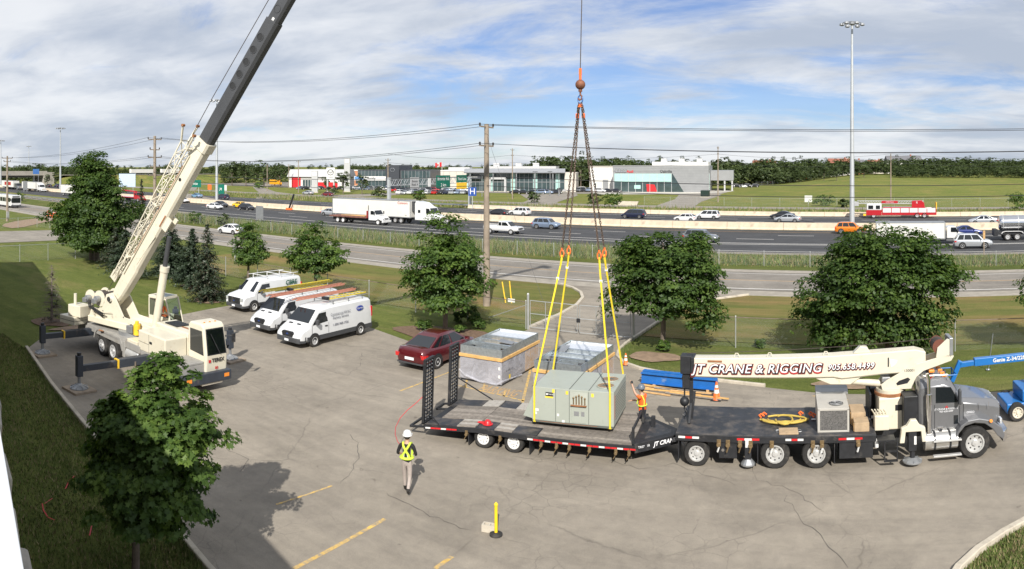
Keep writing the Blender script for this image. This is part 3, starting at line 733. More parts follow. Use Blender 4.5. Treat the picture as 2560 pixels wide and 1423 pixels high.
# ---------------------------------------------------------------- utility poles
POLEW = mat('weathered_pole_wood', (0.265, 0.215, 0.165), 0.9, var=0.25, vscale=1.5, bump=0.5, bscale=18)
INSUL = mat('dark_insulator', (0.06, 0.055, 0.055), 0.35, var=0.2)
def utility_pole(label, x, y, h, r=0.19, arms=((12.8, 1.0), (11.45, 1.0)), box=False, lean=0.0):
    t = thing('utility_pole', label, 'utility pole', (x, y, 0)); t.rotation_euler = (0, lean, 0)
    mb = MB(); mb.cyl((0, 0, -.2), (0, 0, h), r, r * .62, n=12); part('pole', mb, POLEW, t, smooth=True)
    for z, w in arms:
        mb = MB()
        mb.bar((0, -w * .9, z), (0, w * .9, z - .02), .09, .11)
        o = part('crossarm', mb, POLEW, t)
        for s in (-1, 1):
            im = MB(); p = Vector((0, s * w * .9, z + .04)); im.lathe([(.05, 0), (.085, .06), (.05, .1), (.085, .16), (.04, .22)], 8, 0, Matrix.Translation(p)); part('insulator', im, INSUL, o)
    if box:
        mb = MB(); mb.cbox(.28, 0, 1.2, .3, .5, 1.1); part('meter_box', mb, POSTM, t, bevel=.03)
        mb = MB(); mb.tube([(0, -.1, 7.2), (1.2, -.3, 8.0), (2.6, -.6, 8.5)], .04); mb.cbox(2.9, -.65, 8.5, .7, .3, .15); part('lamp_arm', mb, GREYMETAL, t)
    return t
NEARP = [(-121.3, 43.6, 11.8), (-70.6, 43.5, 13.5), (-26.7, 43.3, 13.0)]
utility_pole('tall wooden utility pole with two crossarms beside the service road near the gate', *NEARP[2], r=.26)
utility_pole('wooden utility pole with many crossarms rising behind the crane boom', *NEARP[1], arms=((13.1, 1.0), (11.9, .7), (11.0, 1.0), (9.9, .7), (8.9, 1.0)), r=.24)
utility_pole('wooden utility pole with street lamp and meter box at the far west', *NEARP[0], arms=((11.4, 1.1), (10.8, .7)), r=.24, box=True)
for lab, px, base, top in [('slim utility pole by the driveway of the grey dealership', 1795, 505, 366), ('thin utility pole standing in the green field', 2227, 506, 384), ('utility pole in front of the glass fronted dealership', 1281, 498, 371), ('utility pole in front of the black car showroom', 970, 505, 396), ('distant utility pole near the school bus', 746, 482, 401), ('distant utility pole among the weeds by the off ramp', 668, 478, 412), ('far pole beside the red and white showroom', 722, 470, 410)]:
    p = G(px, base); d = math.hypot(p.x, p.y); utility_pole(lab, p.x, p.y, EYE + (HORIZON - top) * d / FOC, r=.2, arms=((EYE + (HORIZON - top) * d / FOC - .5, 1.1), (EYE + (HORIZON - top) * d / FOC - 2.2, .8)))
def sag(a, b, s, n=18): return [Vector(a).lerp(Vector(b), i / n) - Vector((0, 0, 4 * s * (i / n) * (1 - i / n))) for i in range(n + 1)]
def wire(a, b, s, r, label): 
    mb = MB(); mb.tube(sag(a, b, s), r, 4); o = part('power_line', mb, WIRE); return tag(o, label, 'power line', 'overhead wires on the utility poles')
EAST = (24.0, 43.0)
for z, nm in ((12.95, 'uppermost'), (11.6, 'lower')):
    for s, sd in ((-.9, 'near'), (.9, 'far')):
        wire((-26.7, 43.3 + s, z), (-70.6, 43.5 + s, z + (.35 if z > 12 else -.5)), .9, .016, f'{nm} {sd} power line between the gate pole and the crane pole')
        wire((-26.7, 43.3 + s, z), (EAST[0], EAST[1] + s, z - .1), .75, .016, f'{nm} {sd} power line running east from the gate pole')
        wire((-70.6, 43.5 + s, z + (.35 if z > 12 else -.5)), (-121.3, 43.6 + s, 11.5 if z > 12 else 10.9), .7, .016, f'{nm} {sd} power line between the crane pole and the west pole')
for z, nm in ((9.3, 'upper'), (8.6, 'lower')):
    wire((-26.7, 43.15, z), (EAST[0], 42.9, z), .5, .02, f'{nm} sagging cable low on the gate pole running east')
    wire((-26.7, 43.15, z), (-70.6, 43.3, z), .5, .02, f'{nm} sagging cable low on the gate pole running west')
FARW = [G(970, 505), G(1281, 498), G(1795, 505), G(2227, 506), Vector((70, 200, 0))]
for (a, b), w_ in zip(zip(FARW, FARW[1:]), ('the black showroom and the glass fronted dealership', 'the glass fronted and the grey dealership', 'the grey dealership and the field pole', 'the field pole and the eastern edge')):
    for z, nm in ((13.3, 'upper'), (11.0, 'lower')): wire((a.x, a.y, z), (b.x, b.y, z), 1.2, .03, f'{nm} distant power line between {w_}')
mb = MB(); mb.tube([(-26.62, 43.2, 12.2), (-20.9, 41.6, 0.1)], .012, 4); tag(part('guy_wire', mb, WIRE), 'guy wire slanting down from the gate pole', 'guy wire')
for a, b, lab in [((1252, 706), (1264, 757), 'yellow plastic guy guard leaning beside the gate pole, western of two'), ((1271, 704), (1279, 758), 'yellow plastic guy guard beside the gate pole, eastern of two')]:
    A = G(*b); d = math.hypot(A.x, A.y); ht = (b[1] - a[1]) * d / FOC
    Tp = G(a[0], 700); mb = MB(); top = Vector((A.x + (a[0] - b[0]) * d / FOC, A.y + .1, ht)); mb.tube([A, top], .045, 8); mb.tube([A + Vector((0, 0, .3)), A + Vector((0, 0, .35))], .06, 8)
    tag(part('guy_guard', mb, YELLOW), lab, 'guy guard')
# ---------------------------------------------------------------- high mast lights
def mast(label, x, y, h, r=.42):
    t = thing('high_mast_light', label, 'light mast', (x, y, 0))
    m_ = MB(); m_.cyl((0, 0, 0), (0, 0, h), r, r * .38, n=12); part('mast', m_, POLEM, t, smooth=True)
    m_ = MB(); m_.cyl((0, 0, 0), (0, 0, .5), r * 1.5, n=12); part('base', m_, CONCRETE, t)
    m_ = MB(); m_.lathe([(.25, h - .1), (.5, h), (.5, h + .3), (.2, h + .4)], 10); ring = [(1.5 * math.cos(i * math.pi / 8), 1.5 * math.sin(i * math.pi / 8), h + .15) for i in range(16)]; m_.tube(ring, .06, 5, closed=True); part('head_ring', m_, GREYMETAL, t)
    lm = MB(); lm.lathe([(.18, -.35), (.42, -.25), (.36, .0), (.15, .12)], 10); lme = lm.mesh('luminaire'); lme.materials.append(GREYMETAL)
    for i in range(6):
        a = i * math.pi / 3; o = part('luminaire', lme, None, t); o.location = (1.6 * math.cos(a), 1.6 * math.sin(a), h + .1)
POLEM = mat('pale_steel_mast', (0.47, 0.49, 0.50), 0.5, 0.3, var=0.08)
mast('tall steel high mast light in the median beside the orange car', -4.4, 112.0, 32.3)
for lab, px, Y, top in [('high mast light standing behind the crane boom', 542, 112, 252), ('high mast light left of the big maple', 151, 112, 321), ('high mast light at the western picture edge', 2, 112, 352), ('farther high mast light above the overpass trees', 72, 190, 366)]:
    p = GY(px, Y); d = math.hypot(p.x, p.y); mast(lab, p.x, p.y, EYE + (HORIZON - top) * d / FOC)
# ================================================================== trees
def leaf_mat(name, col, trans=0.42, gloss=0.02):
    m = bpy.data.materials.new(name); m.use_nodes = True
    n, l = m.node_tree.nodes, m.node_tree.links; n.clear()
    o = n.new('ShaderNodeOutputMaterial'); df = n.new('ShaderNodeBsdfDiffuse'); tl = n.new('ShaderNodeBsdfTranslucent'); gl = n.new('ShaderNodeBsdfGlossy')
    gl.inputs['Roughness'].default_value = 0.55; gl.inputs[0].default_value = (0.9, 0.95, 0.9, 1)
    tc = n.new('ShaderNodeTexCoord')
    f = n_noise(n, l, tc.outputs['Object'], 1.1, 4, 0.6)
    c = n_ramp(n, l, f, [(0.3, (col[0] * .64, col[1] * .68, col[2] * .75)), (0.7, (col[0] * 1.24, col[1] * 1.14, col[2] * 1.05))])
    l.new(c, df.inputs[0])
    c2 = n_mix(n, l, 1.0, c, (1.25, 1.35, 0.55), 'MULTIPLY'); l.new(c2, tl.inputs[0])
    m1 = n.new('ShaderNodeMixShader'); m1.inputs[0].default_value = trans; l.new(df.outputs[0], m1.inputs[1]); l.new(tl.outputs[0], m1.inputs[2])
    m2 = n.new('ShaderNodeMixShader'); m2.inputs[0].default_value = gloss; l.new(m1.outputs[0], m2.inputs[1]); l.new(gl.outputs[0], m2.inputs[2]); l.new(m2.outputs[0], o.inputs['Surface'])
    MATS[name] = m
    return m
MAPLE = [leaf_mat('maple_leaf_dark', (0.036, 0.074, 0.015)), leaf_mat('maple_leaf_mid', (0.060, 0.112, 0.021)), leaf_mat('maple_leaf_light', (0.098, 0.162, 0.032))]
MAPLE2 = [leaf_mat('young_maple_leaf_dark', (0.050, 0.100, 0.019)), leaf_mat('young_maple_leaf_mid', (0.082, 0.148, 0.028)), leaf_mat('young_maple_leaf_light', (0.135, 0.215, 0.042))]
SPRUCE = [leaf_mat('spruce_needle_dark', (0.020, 0.036, 0.016), .12, .05), leaf_mat('spruce_needle_mid', (0.032, 0.056, 0.024), .12, .05), leaf_mat('spruce_needle_blue', (0.043, 0.068, 0.038), .12, .05)]
SPRUCEOLD = [leaf_mat('spruce_needle_brown', (0.060, 0.052, 0.030), .12, .05), leaf_mat('spruce_needle_dull', (0.036, 0.050, 0.024), .12, .05)]
WOODS = [leaf_mat('woodland_leaf_dark', (0.034, 0.055, 0.018), .2, .03), leaf_mat('woodland_leaf_mid', (0.055, 0.083, 0.024), .2, .03), leaf_mat('woodland_leaf_light', (0.085, 0.12, 0.034), .2, .03)]
BARK = mat('grey_brown_bark', (0.145, 0.115, 0.09), 0.95, var=0.35, vscale=4, bump=0.8, bscale=14)
DEADW = mat('dead_grey_twigs', (0.20, 0.165, 0.14), 0.95, var=0.3)
LOBED = np.array([(0, -.5, 0), (.12, -.28, .02), (.46, -.30, .05), (.30, -.05, .03), (.50, .16, .06), (.17, .14, .02), (0, .5, .05), (-.17, .14, .02), (-.50, .16, .06), (-.30, -.05, .03), (-.46, -.30, .05), (-.12, -.28, .02)], np.float64)
RHOMB = np.array([(0, -.5, 0), (.36, -.05, .10), (0, .5, .02), (-.36, -.05, .10)], np.float64)
def leaf_arrays(centers, normals, sizes, rs, shape):
    """place one leaf polygon per centre; returns (verts, verts per leaf)"""
    n = len(centers); k = len(shape)
    nn = normals / np.linalg.norm(normals, axis=1, keepdims=True)
    t = rs.normal(size=(n, 3)); t -= nn * (t * nn).sum(1, keepdims=True); t /= np.linalg.norm(t, axis=1, keepdims=True) + 1e-9
    b = np.cross(nn, t)
    S = shape[None] * sizes[:, None, None]
    V = centers[:, None] + t[:, None] * S[:, :, :1] + b[:, None] * S[:, :, 1:2] + nn[:, None] * S[:, :, 2:3]
    return V.reshape(-1, 3), k
def leaf_mesh(name, V, k, mi, mats):
    n = len(V) // k
    me = bpy.data.meshes.new(name)
    me.vertices.add(len(V)); me.vertices.foreach_set('co', V.astype(np.float32).ravel())
    me.loops.add(len(V)); me.loops.foreach_set('vertex_index', np.arange(len(V), dtype=np.int32))
    me.polygons.add(n); me.polygons.foreach_set('loop_start', np.arange(0, len(V), k, dtype=np.int32)); me.polygons.foreach_set('loop_total', np.full(n, k, np.int32))
    me.polygons.foreach_set('material_index', mi.astype(np.int32))
    for m in mats: me.materials.append(m)
    me.update(); me.validate()
    return me
def crown_leaves(blobs, n_clusters, per, leaf, rs, rc=(0.45, 0.85), shape=RHOMB, up=0.9):
    """leaf clumps spread through the ellipsoids (cx, cy, cz, rx, ry, rz)"""
    B = np.array(blobs, float); vol = B[:, 3] * B[:, 4] * B[:, 5]; vol = vol ** .75; vol /= vol.sum()
    ci = rs.choice(len(B), n_clusters, p=vol); d = rs.normal(size=(n_clusters, 3)); d /= np.linalg.norm(d, axis=1, keepdims=True)
    r = rs.uniform(0.12, 1.0, n_clusters) ** 0.42
    C = B[ci, :3] + d * B[ci, 3:6] * r[:, None]
    RC = rs.uniform(*rc, n_clusters)
    cc = np.repeat(np.arange(n_clusters), per); N = len(cc)
    q = rs.normal(size=(N, 3)); q /= np.linalg.norm(q, axis=1, keepdims=True); q[:, 2] = np.abs(q[:, 2]) * .75 - .22
    P = C[cc] + q * (RC[cc] * rs.uniform(.25, 1, N) ** .5)[:, None]
    mid = B[:, :3].mean(0)
    outw = (C[cc] - mid); outw /= np.linalg.norm(outw, axis=1, keepdims=True) + 1e-6
    nr = q * .55 + outw * .5 + np.array((0, 0, up)) + rs.normal(0, .42, (N, 3))
    sz = leaf * rs.uniform(.5, 1.35, N)
    V, k = leaf_arrays(P, nr, sz, rs, shape)
    tone = rs.uniform(0, 1, n_clusters)
    mi = np.clip((tone[cc] * .75 + rs.uniform(0, 1, N) * .5) * 2.4, 0, 2.99).astype(int)
    return V, k, mi, C
def branches(C, trunk_top, rs, n, r0):
    mb = MB(); idx = rs.choice(len(C), min(n, len(C)), replace=False)
    for i in idx:
        c = Vector(C[i]); f = min(.95, max(.3, (c.z / trunk_top) * .62)); a = Vector((0, 0, trunk_top * f)); m_ = a.lerp(c, .5) + Vector((0, 0, -.12 * (c - a).length))
        mb.tube([a, m_, c], [r0 * .42 * (1 - f * .5), r0 * .25, r0 * .07], 5)
    return mb
def maple(label, x, y, h, blobs, clusters, per, leaf, seed, trunk_r, mats=None, shape=RHOMB, rc=(0.45, 0.85), stems=1, group=None, name='maple_tree', nb=14):
    mats = mats or MAPLE; leaf *= .86; per = int(per * 1.3); rs = np.random.RandomState(seed); t = thing(name, label, 'tree', (x, y, 0), 0, group)
    ext = []
    for q in range(4 * len(blobs)):     # ragged side shoots
        bb = blobs[rs.randint(len(blobs))]; d = rs.normal(size=3); d[2] = d[2] * .6 + .25; d /= np.linalg.norm(d); f = rs.uniform(.15, .34)
        ext.append((bb[0] + d[0] * bb[3] * 1.10, bb[1] + d[1] * bb[4] * 1.10, max(leaf * 5, bb[2] + d[2] * bb[5] * 1.05), bb[3] * f, bb[4] * f, bb[5] * f * 1.1))
    V, k, mi, C = crown_leaves(list(blobs) + ext, clusters, per, leaf, rs, rc, shape)
    part('crown', leaf_mesh('crown', V, k, mi, mats), None, t)
    for s in range(stems):
        mb = MB(); ox = (s - (stems - 1) / 2) * 1.2; top = max(b[2] for b in blobs) + .2
        mb.tube([(ox, 0, -.1), (ox * .95 + .02, .01, top * .3), (ox * .8 + .05, -.03, top * .6), (ox * .4, 0, top)], [trunk_r * 1.25, trunk_r, trunk_r * .75, trunk_r * .25], 9)
        mb2 = branches(C, top, rs, nb, trunk_r); k0 = len(mb.v); mb.v += mb2.v; mb.f += [tuple(i + k0 for i in f) for f in mb2.f]; mb.m += mb2.m
        part('trunk', mb, BARK, t, smooth=True)
    return t
maple('leafy young maple in the foreground beside the kerb, half in shade', -15.1, 8.75, 5.6,
      [(-.1, 0, 2.1, 1.75, 1.45, 1.0), (.55, .35, 3.3, 1.35, 1.25, 1.2), (.75, .5, 4.6, .75, .7, .85), (1.35, .5, 3.7, .75, .75, .75), (-1.1, 0, 2.6, .75, .75, .95), (1.1, -.2, 2.1, 1.0, .9, .75), (.1, .5, 4.2, .7, .7, .7), (-1.5, -.1, 1.75, .7, .65, .5), (-.4, .2, 3.2, 1.1, 1.0, .85), (-1.0, .2, 3.2, .8, .8, .8), (1.0, .1, 2.9, 1.2, 1.0, .9), (.5, .4, 5.0, .5, .5, .5)],
      460, 52, 0.175, 11, 0.085, mats=MAPLE2, shape=LOBED, rc=(0.22, 0.46))
maple('small upright maple just inside the fence behind the first van', -47.9, 39.0, 5.2, [(0, 0, 3.0, 1.35, 1.35, 1.5), (0, 0, 4.3, .95, .95, .9), (.3, 0, 2.2, 1.5, 1.4, .8)], 170, 42, 0.20, 12, 0.10, mats=MAPLE2, rc=(.35, .65))
maple('spreading young maple behind the ladder vans', -39.2, 38.6, 5.6, [(0, 0, 3.1, 2.1, 2.0, 1.4), (-.3, 0, 4.5, 1.2, 1.2, 1.0), (1.2, 0, 2.8, 1.3, 1.3, 1.0), (-1.3, 0, 2.4, 1.3, 1.3, .8)], 230, 44, 0.21, 13, 0.12, mats=MAPLE2, rc=(.35, .7))
maple('full round maple in the planting bed by the red car', -24.7, 35.3, 7.3, [(0, 0, 3.7, 2.4, 2.3, 1.9), (-.1, 0, 5.8, 1.3, 1.3, 1.35), (1.3, 0, 2.9, 1.4, 1.4, 1.1), (-1.4, 0, 2.5, 1.4, 1.5, 1.1), (.7, 0, 4.9, 1.3, 1.3, 1.1), (.2, -.6, 2.2, 1.6, 1.2, .8)], 430, 46, 0.215, 14, 0.13, mats=MAPLE2, rc=(.4, .75))
maple('wide maple leaning over the kerb right of the gate', -11.7, 37.2, 6.8, [(-.2, 0, 3.9, 2.5, 2.3, 1.5), (.6, 0, 5.2, 1.9, 1.8, 1.2), (-1.4, 0, 4.4, 1.5, 1.5, 1.3), (1.9, 0, 3.5, 1.5, 1.5, 1.5), (-1.0, 0, 5.6, .9, .9, .7), (2.2, 0, 2.0, 1.1, 1.0, .9), (-2.1, 0, 2.5, 1.1, 1.2, .9), (.3, -.8, 2.6, 1.8, 1.2, .8)], 470, 48, 0.225, 15, 0.13, rc=(.4, .8))
maple('largest broad dark maple behind the boom truck', -0.15, 37.2, 7.3, [(0, 0, 4.0, 3.3, 2.7, 1.9), (.5, 0, 5.6, 2.4, 2.1, 1.3), (-2.2, 0, 3.3, 1.9, 1.9, 1.6), (2.3, 0, 3.6, 1.9, 1.9, 1.7), (2.3, 0, 5.1, 1.4, 1.4, 1.0), (-2.7, 0, 1.7, 1.4, 1.4, .9), (1.0, 0, 1.9, 1.7, 1.6, 1.0), (-1.3, 0, 5.2, 1.5, 1.4, .9), (3.1, 0, 1.9, .9, .9, .7), (-.6, -.8, 1.5, 2.2, 1.2, .9), (2.2, -.4, 1.4, 1.2, 1.0, .8)], 800, 50, 0.225, 16, 0.17, stems=2, rc=(.4, .85), nb=12)
maple('maple at the eastern picture edge showing only its branch tips', 9.8, 37.4, 6.5, [(0, 0, 4.0, 1.9, 1.8, 1.6), (-.7, 0, 3.2, 1.3, 1.2, 1.0)], 200, 44, 0.22, 17, 0.13, rc=(.4, .8))
maple('biggest old maple on the lawn left of the crane', -67.6, 34.1, 12.0, [(0, 0, 4.4, 4.5, 4.1, 2.8), (-3.0, -1.0, 2.6, 2.3, 2.3, 1.5), (2.0, -1.5, 2.4, 2.6, 2.2, 1.4), (-3.4, -2.0, 4.6, 1.9, 1.9, 1.6), (-.1, 0, 8.2, 2.5, 2.4, 2.4), (-.6, 0, 10.6, 1.1, 1.1, 1.1), (1.6, 0, 7.2, 2.2, 2.2, 2.2), (2.6, 0, 4.4, 2.5, 2.4, 2.4), (-2.6, 0, 3.4, 2.2, 2.2, 1.8), (-1.6, 0, 6.8, 2.1, 2.1, 2.0), (.6, 0, 10.0, 1.3, 1.3, 1.0)], 980, 44, 0.32, 18, 0.26, stems=2, rc=(.55, 1.15), nb=12)
# ---------------------------------------------------------------- spruces
def spruce(label, x, y, h, rad, seed, mats, dens=1.0, bare=0.0, group=None, name='spruce_tree'):
    rs = np.random.RandomState(seed); t = thing(name, label, 'tree', (x, y, 0), 0, group)
    mb = MB(); mb.cyl((0, 0, -.1), (0, 0, h * .97), .035 * h * .6 + .03, .012, n=7)
    P = []; Nn = []; Sz = []; tw = MB()
    z = .12 * h * rs.uniform(.5, 1) if bare == 0 else .1
    while z < h * .985:
        f = 1 - z / h; L = rad * (f ** .85) * rs.uniform(.85, 1.12) + .06; nb = max(4, int(11 * dens * (.45 + f)))
        for b in range(nb):
            a = rs.uniform(0, 6.283); Lb = L * rs.uniform(.65, 1.1); dr = -.22 * Lb; steps = max(3, int(Lb / .11))
            tip = np.array((math.cos(a) * Lb, math.sin(a) * Lb, z + dr * .6)); root = np.array((0, 0, z))
            if bare and rs.rand() < bare:
                mid = (root + tip) / 2 + np.array((0, 0, .06)); tw.tube([root, mid, tip], [.012, .008, .003], 3)
                for s in range(3):
                    q = root + (tip - root) * rs.uniform(.3, .9); e = q + rs.normal(0, .16, 3); tw.tube([q, e], [.005, .002], 3)
                continue
            for s in range(steps):
                u = (s + .6) / steps
                for side in range(3):
                    q = root + (tip - root) * u + np.array((0, 0, .10 * Lb * math.sin(u * 2.6))) + rs.normal(0, .055, 3)
                    P.append(q); Nn.append(np.array((math.cos(a) * .35, math.sin(a) * .35, 1.0)) + rs.normal(0, .45, 3)); Sz.append(rs.uniform(.17, .30) * (.7 + .4 * (1 - u)))
        z += rs.uniform(.13, .20) * (1 + .2 * h / 5)
    part('trunk', mb, BARK if bare == 0 else DEADW, t)
    if tw.v: part('bare_branches', tw, DEADW, t, fix=False)
    if P:
        V, k = leaf_arrays(np.array(P), np.array(Nn), np.array(Sz), rs, np.array([(0, -.6, 0), (.2, 0, .05), (0, .6, -.1), (-.2, 0, .05)]))
        part('crown', leaf_mesh('crown', V, k, rs.randint(0, len(mats), len(P)), mats), None, t)
    return t
spruce('dense spruce closest to the crane boom', -53.0, 34.4, 5.1, 2.6, 1, SPRUCE, 1.6)
spruce('dark green spruce in the middle of the clump on the lawn', -48.0, 33.2, 4.9, 2.4, 2, SPRUCE, 1.6)
spruce('thin patchy spruce at the right of the clump', -42.9, 31.0, 5.8, 1.9, 3, SPRUCEOLD + SPRUCE, 1.0, .18)
spruce('spruce partly hidden behind the crane boom', -55.2, 31.0, 4.4, 2.5, 4, SPRUCE, 1.3)
spruce('small spruce in the shade of the big maple', -61.5, 33.4, 4.0, 2.2, 5, SPRUCEOLD + SPRUCE, .9)
spruce('tall sparse dark spruce beyond the fence behind the boom', -88.0, 52.0, 8.2, 1.6, 6, SPRUCEOLD + SPRUCE, .7)
spruce('dead bare spruce with grey twigs beside the crane', -41.7, 18.0, 3.7, 1.25, 7, SPRUCEOLD, 1.0, .93, name='dead_spruce')
# ---------------------------------------------------------------- shrubs
def shrub(label, x, y, h, w, seed, mats, leaf=.14, n=26, per=40, group=None, z=0.0):
    rs = np.random.RandomState(seed); t = thing('shrub', label, 'shrub', (x, y, z), 0, group)
    V, k, mi, C = crown_leaves([(0, 0, h * .5, w / 2, w / 2, h * .46)], n, per, leaf, rs, (w * .12, w * .22))
    part('foliage', leaf_mesh('foliage', V, k, mi, mats), None, t)
    mb = MB()
    for i in range(5): mb.tube([(0, 0, -.05), tuple(Vector(C[i % len(C)]) * .5), tuple(C[i % len(C)])], [.02, .014, .006], 4)
    part('stem', mb, BARK, t)
for i, (lab, px, py, h, w) in enumerate([('dark rounded shrub in the planting bed left of the gate', 1178, 808, 1.1, 1.3), ('low shrub beside the maple trunk in the planting bed', 1062, 826, .7, 1.0), ('pale green shrub at the front of the planting bed', 1196, 822, .75, .9), ('small yellow green plant by the packaged unit', 1150, 832, .5, .7), ('shrub hard against the gate fence', 1150, 806, .8, .9),
        ('small leafy weed at the foot of the kerb right of the gate', 1660, 878, .6, .7), ('low dark shrub under the largest maple', 2080, 878, .9, 1.2), ('shrub below the right side of the largest maple', 2260, 885, .8, 1.3), ('single small bush behind the crane boom tip of the boom truck', 1900, 868, .5, .6)]):
    p = G(px, py); shrub(lab, p.x, p.y, h, w, 40 + i, MAPLE if i % 2 == 0 else MAPLE2)
for i, (lab, px, Y, h, w) in enumerate([('light green bush in the reeds beside the white service road car', 488, 70.8, 2.2, 2.8), ('dark bush in the reeds behind the white service road car', 557, 71, 2.6, 2.0), ('small tree in the reeds near the orange drums', 52, 72, 3.2, 2.4),
        ('round bush beside the far highway edge above the blue wagon', 1488, 158, 4.2, 4.0), ('bush left of the black minivan beyond the barrier', 1533, 158, 4.2, 5.0), ('bush below the black showroom', 948, 165, 4.0, 5.0), ('weedy bush by the overhead sign', 1048, 162, 3.2, 4.0), ('bush at the corner of the dealership lane', 1335, 170, 3.5, 3.5), ('bush on the far verge at the eastern edge', 2545, 160, 4.0, 6.0), ('scrub bush on the far verge by the field', 2110, 172, 2.0, 3.4), ('scrub bush near the thin field pole', 2060, 178, 2.6, 6.0), ('low bush near the maroon car', 830, 172, 3.6, 4.4), ('low bush on the ramp island', 648, 200, 3.0, 4.5)]):
    p = GY(px, Y); shrub(lab, p.x, p.y, h, w, 60 + i, WOODS if i % 2 else MAPLE2, leaf=.4 if Y > 100 else .22, n=30, per=34)
# ---------------------------------------------------------------- background woodland
def wood_proto(seed, h, w, n=46, per=26, leaf=.75):
    rs = np.random.RandomState(seed)
    bl = [(0, 0, h * .55, w / 2, w / 2, h * .38)] + [(rs.uniform(-.28, .28) * w, rs.uniform(-.28, .28) * w, h * rs.uniform(.4, .8), w * rs.uniform(.2, .32), w * .26, h * rs.uniform(.12, .22)) for _ in range(5)]
    return crown_leaves(bl, n, per, leaf, rs, (w * .09, w * .17))
PROTO = [wood_proto(200 + i, 12 + (i % 3) * 2.0, 8 + (i % 4) * 1.4) for i in range(6)]
PMESH = []
for i, (V, k, mi, C) in enumerate(PROTO):
    cm = leaf_mesh('crown', V, k, mi, WOODS); tm = MB(); tm.cyl((0, 0, -.5), (0, 0, 8), .3, .12, n=7); b2 = branches(C, 9, np.random.RandomState(i), 8, .3)
    k0 = len(tm.v); tm.v += b2.v; tm.f += [tuple(q + k0 for q in f) for f in b2.f]; tm.m += b2.m
    tme = tm.mesh('trunk'); tme.materials.append(BARK); PMESH.append((cm, tme))
def wood_tree(label, x, y, h, i, group, name='tree'):
    t = thing(name, label, 'tree', (x, y, terrain_z(x, y)), (x * 7.3 + y) % 6.28, group); s = h / (12 + (i % 3) * 2.0); t.scale = (s, s, s)
    part('crown', PMESH[i][0], None, t); part('trunk', PMESH[i][1], None, t)
def woods(name, label, spots, seed):
    rs = np.random.RandomState(seed); VV = []; MI = []
    for (x, y, h) in spots:
        i = rs.randint(6); V, k, mi, C = PROTO[i]; s = h / (12 + (i % 3) * 2.0) * rs.uniform(.92, 1.08); a = rs.uniform(0, 6.28); c, s_ = math.cos(a), math.sin(a)
        W = V * s; W = np.stack([W[:, 0] * c - W[:, 1] * s_ + x, W[:, 0] * s_ + W[:, 1] * c + y, W[:, 2] + terrain_z(x, y) - .17 * h], 1); VV.append(W); MI.append(mi)
    o = part(name, leaf_mesh(name, np.concatenate(VV), 4, np.concatenate(MI), WOODS)); tag(o, label, 'woodland', kind='stuff')
def wood_line(px0, px1, step, top, d0, d1, seed, jit=4):
    """spots along the skyline: bearing range, treetop row, distance range"""
    rs = np.random.RandomState(seed); out = []; px = px0
    while px < px1:
        d = rs.uniform(d0, d1); a = (px - X_ACROSS) / FOC; x, y = d * math.sin(a), d * math.cos(a)
        tp = (top(px) if callable(top) else top) + rs.uniform(-jit, jit)
        h = EYE + (HORIZON - tp) * d / FOC - terrain_z(x, y)
        out.append((x, y, max(5.0, h))); px += step * rs.uniform(.6, 1.4)
    return out
sp = wood_line(1800, 2640, 7, lambda p: 384 - 4 * math.sin(p / 60), 405, 432, 1) + wood_line(1800, 2640, 7, 399, 385, 400, 2, 5) + wood_line(2230, 2640, 8, 406, 352, 380, 3, 5) + wood_line(2230, 2640, 8, 418, 345, 352, 31, 5) + wood_line(1930, 2080, 9, 418, 372, 384, 32, 4)
woods('woodland_east', 'dark green woodland along the top of the field', sp, 21)
sp = wood_line(1345, 1570, 8, lambda p: 371 + 7 * abs(math.sin(p / 37)), 330, 370, 4, 4) + wood_line(1500, 1830, 7, 385, 380, 420, 5, 5) + wood_line(1330, 1560, 8, 386, 316, 330, 7, 6) + wood_line(1560, 1840, 9, 400, 350, 372, 33, 5)
woods('woodland_middle', 'tall trees crowded behind the grey and white dealerships', sp, 22)
sp = wood_line(860, 1400, 7, lambda p: 408 - 3 * math.sin(p / 45), 470, 560, 6, 3) + wood_line(1030, 1360, 7, 413, 400, 440, 8, 3) + wood_line(690, 900, 8, 420, 520, 640, 9, 3) + wood_line(860, 1040, 8, 418, 380, 430, 34, 4)
woods('woodland_low', 'low distant woodland behind the showrooms', sp, 23)
sp = wood_line(540, 720, 7, lambda p: 400 + 5 * math.sin(p / 25), 430, 520, 10, 4) + wood_line(280, 540, 7, 411, 470, 560, 11, 4) + wood_line(-60, 215, 7, lambda p: 403 + 2 * math.sin(p / 20), 440, 560, 12, 3) + wood_line(90, 200, 7, 423, 395, 415, 13, 5) + wood_line(560, 700, 9, 418, 400, 425, 35, 5) + wood_line(-60, 100, 7, 415, 420, 440, 36, 4)
woods('woodland_west', 'woodland behind the overpass and ramps at the west', sp, 24)
rs = np.random.RandomState(9); far = []
for i in range(260):
    a = rs.uniform(-1.3, .3); d = rs.uniform(800, 1500); far.append((d * math.sin(a), d * math.cos(a), rs.uniform(11, 15)))
woods('woodland_horizon', 'hazy strip of far trees on the horizon', far, 25)
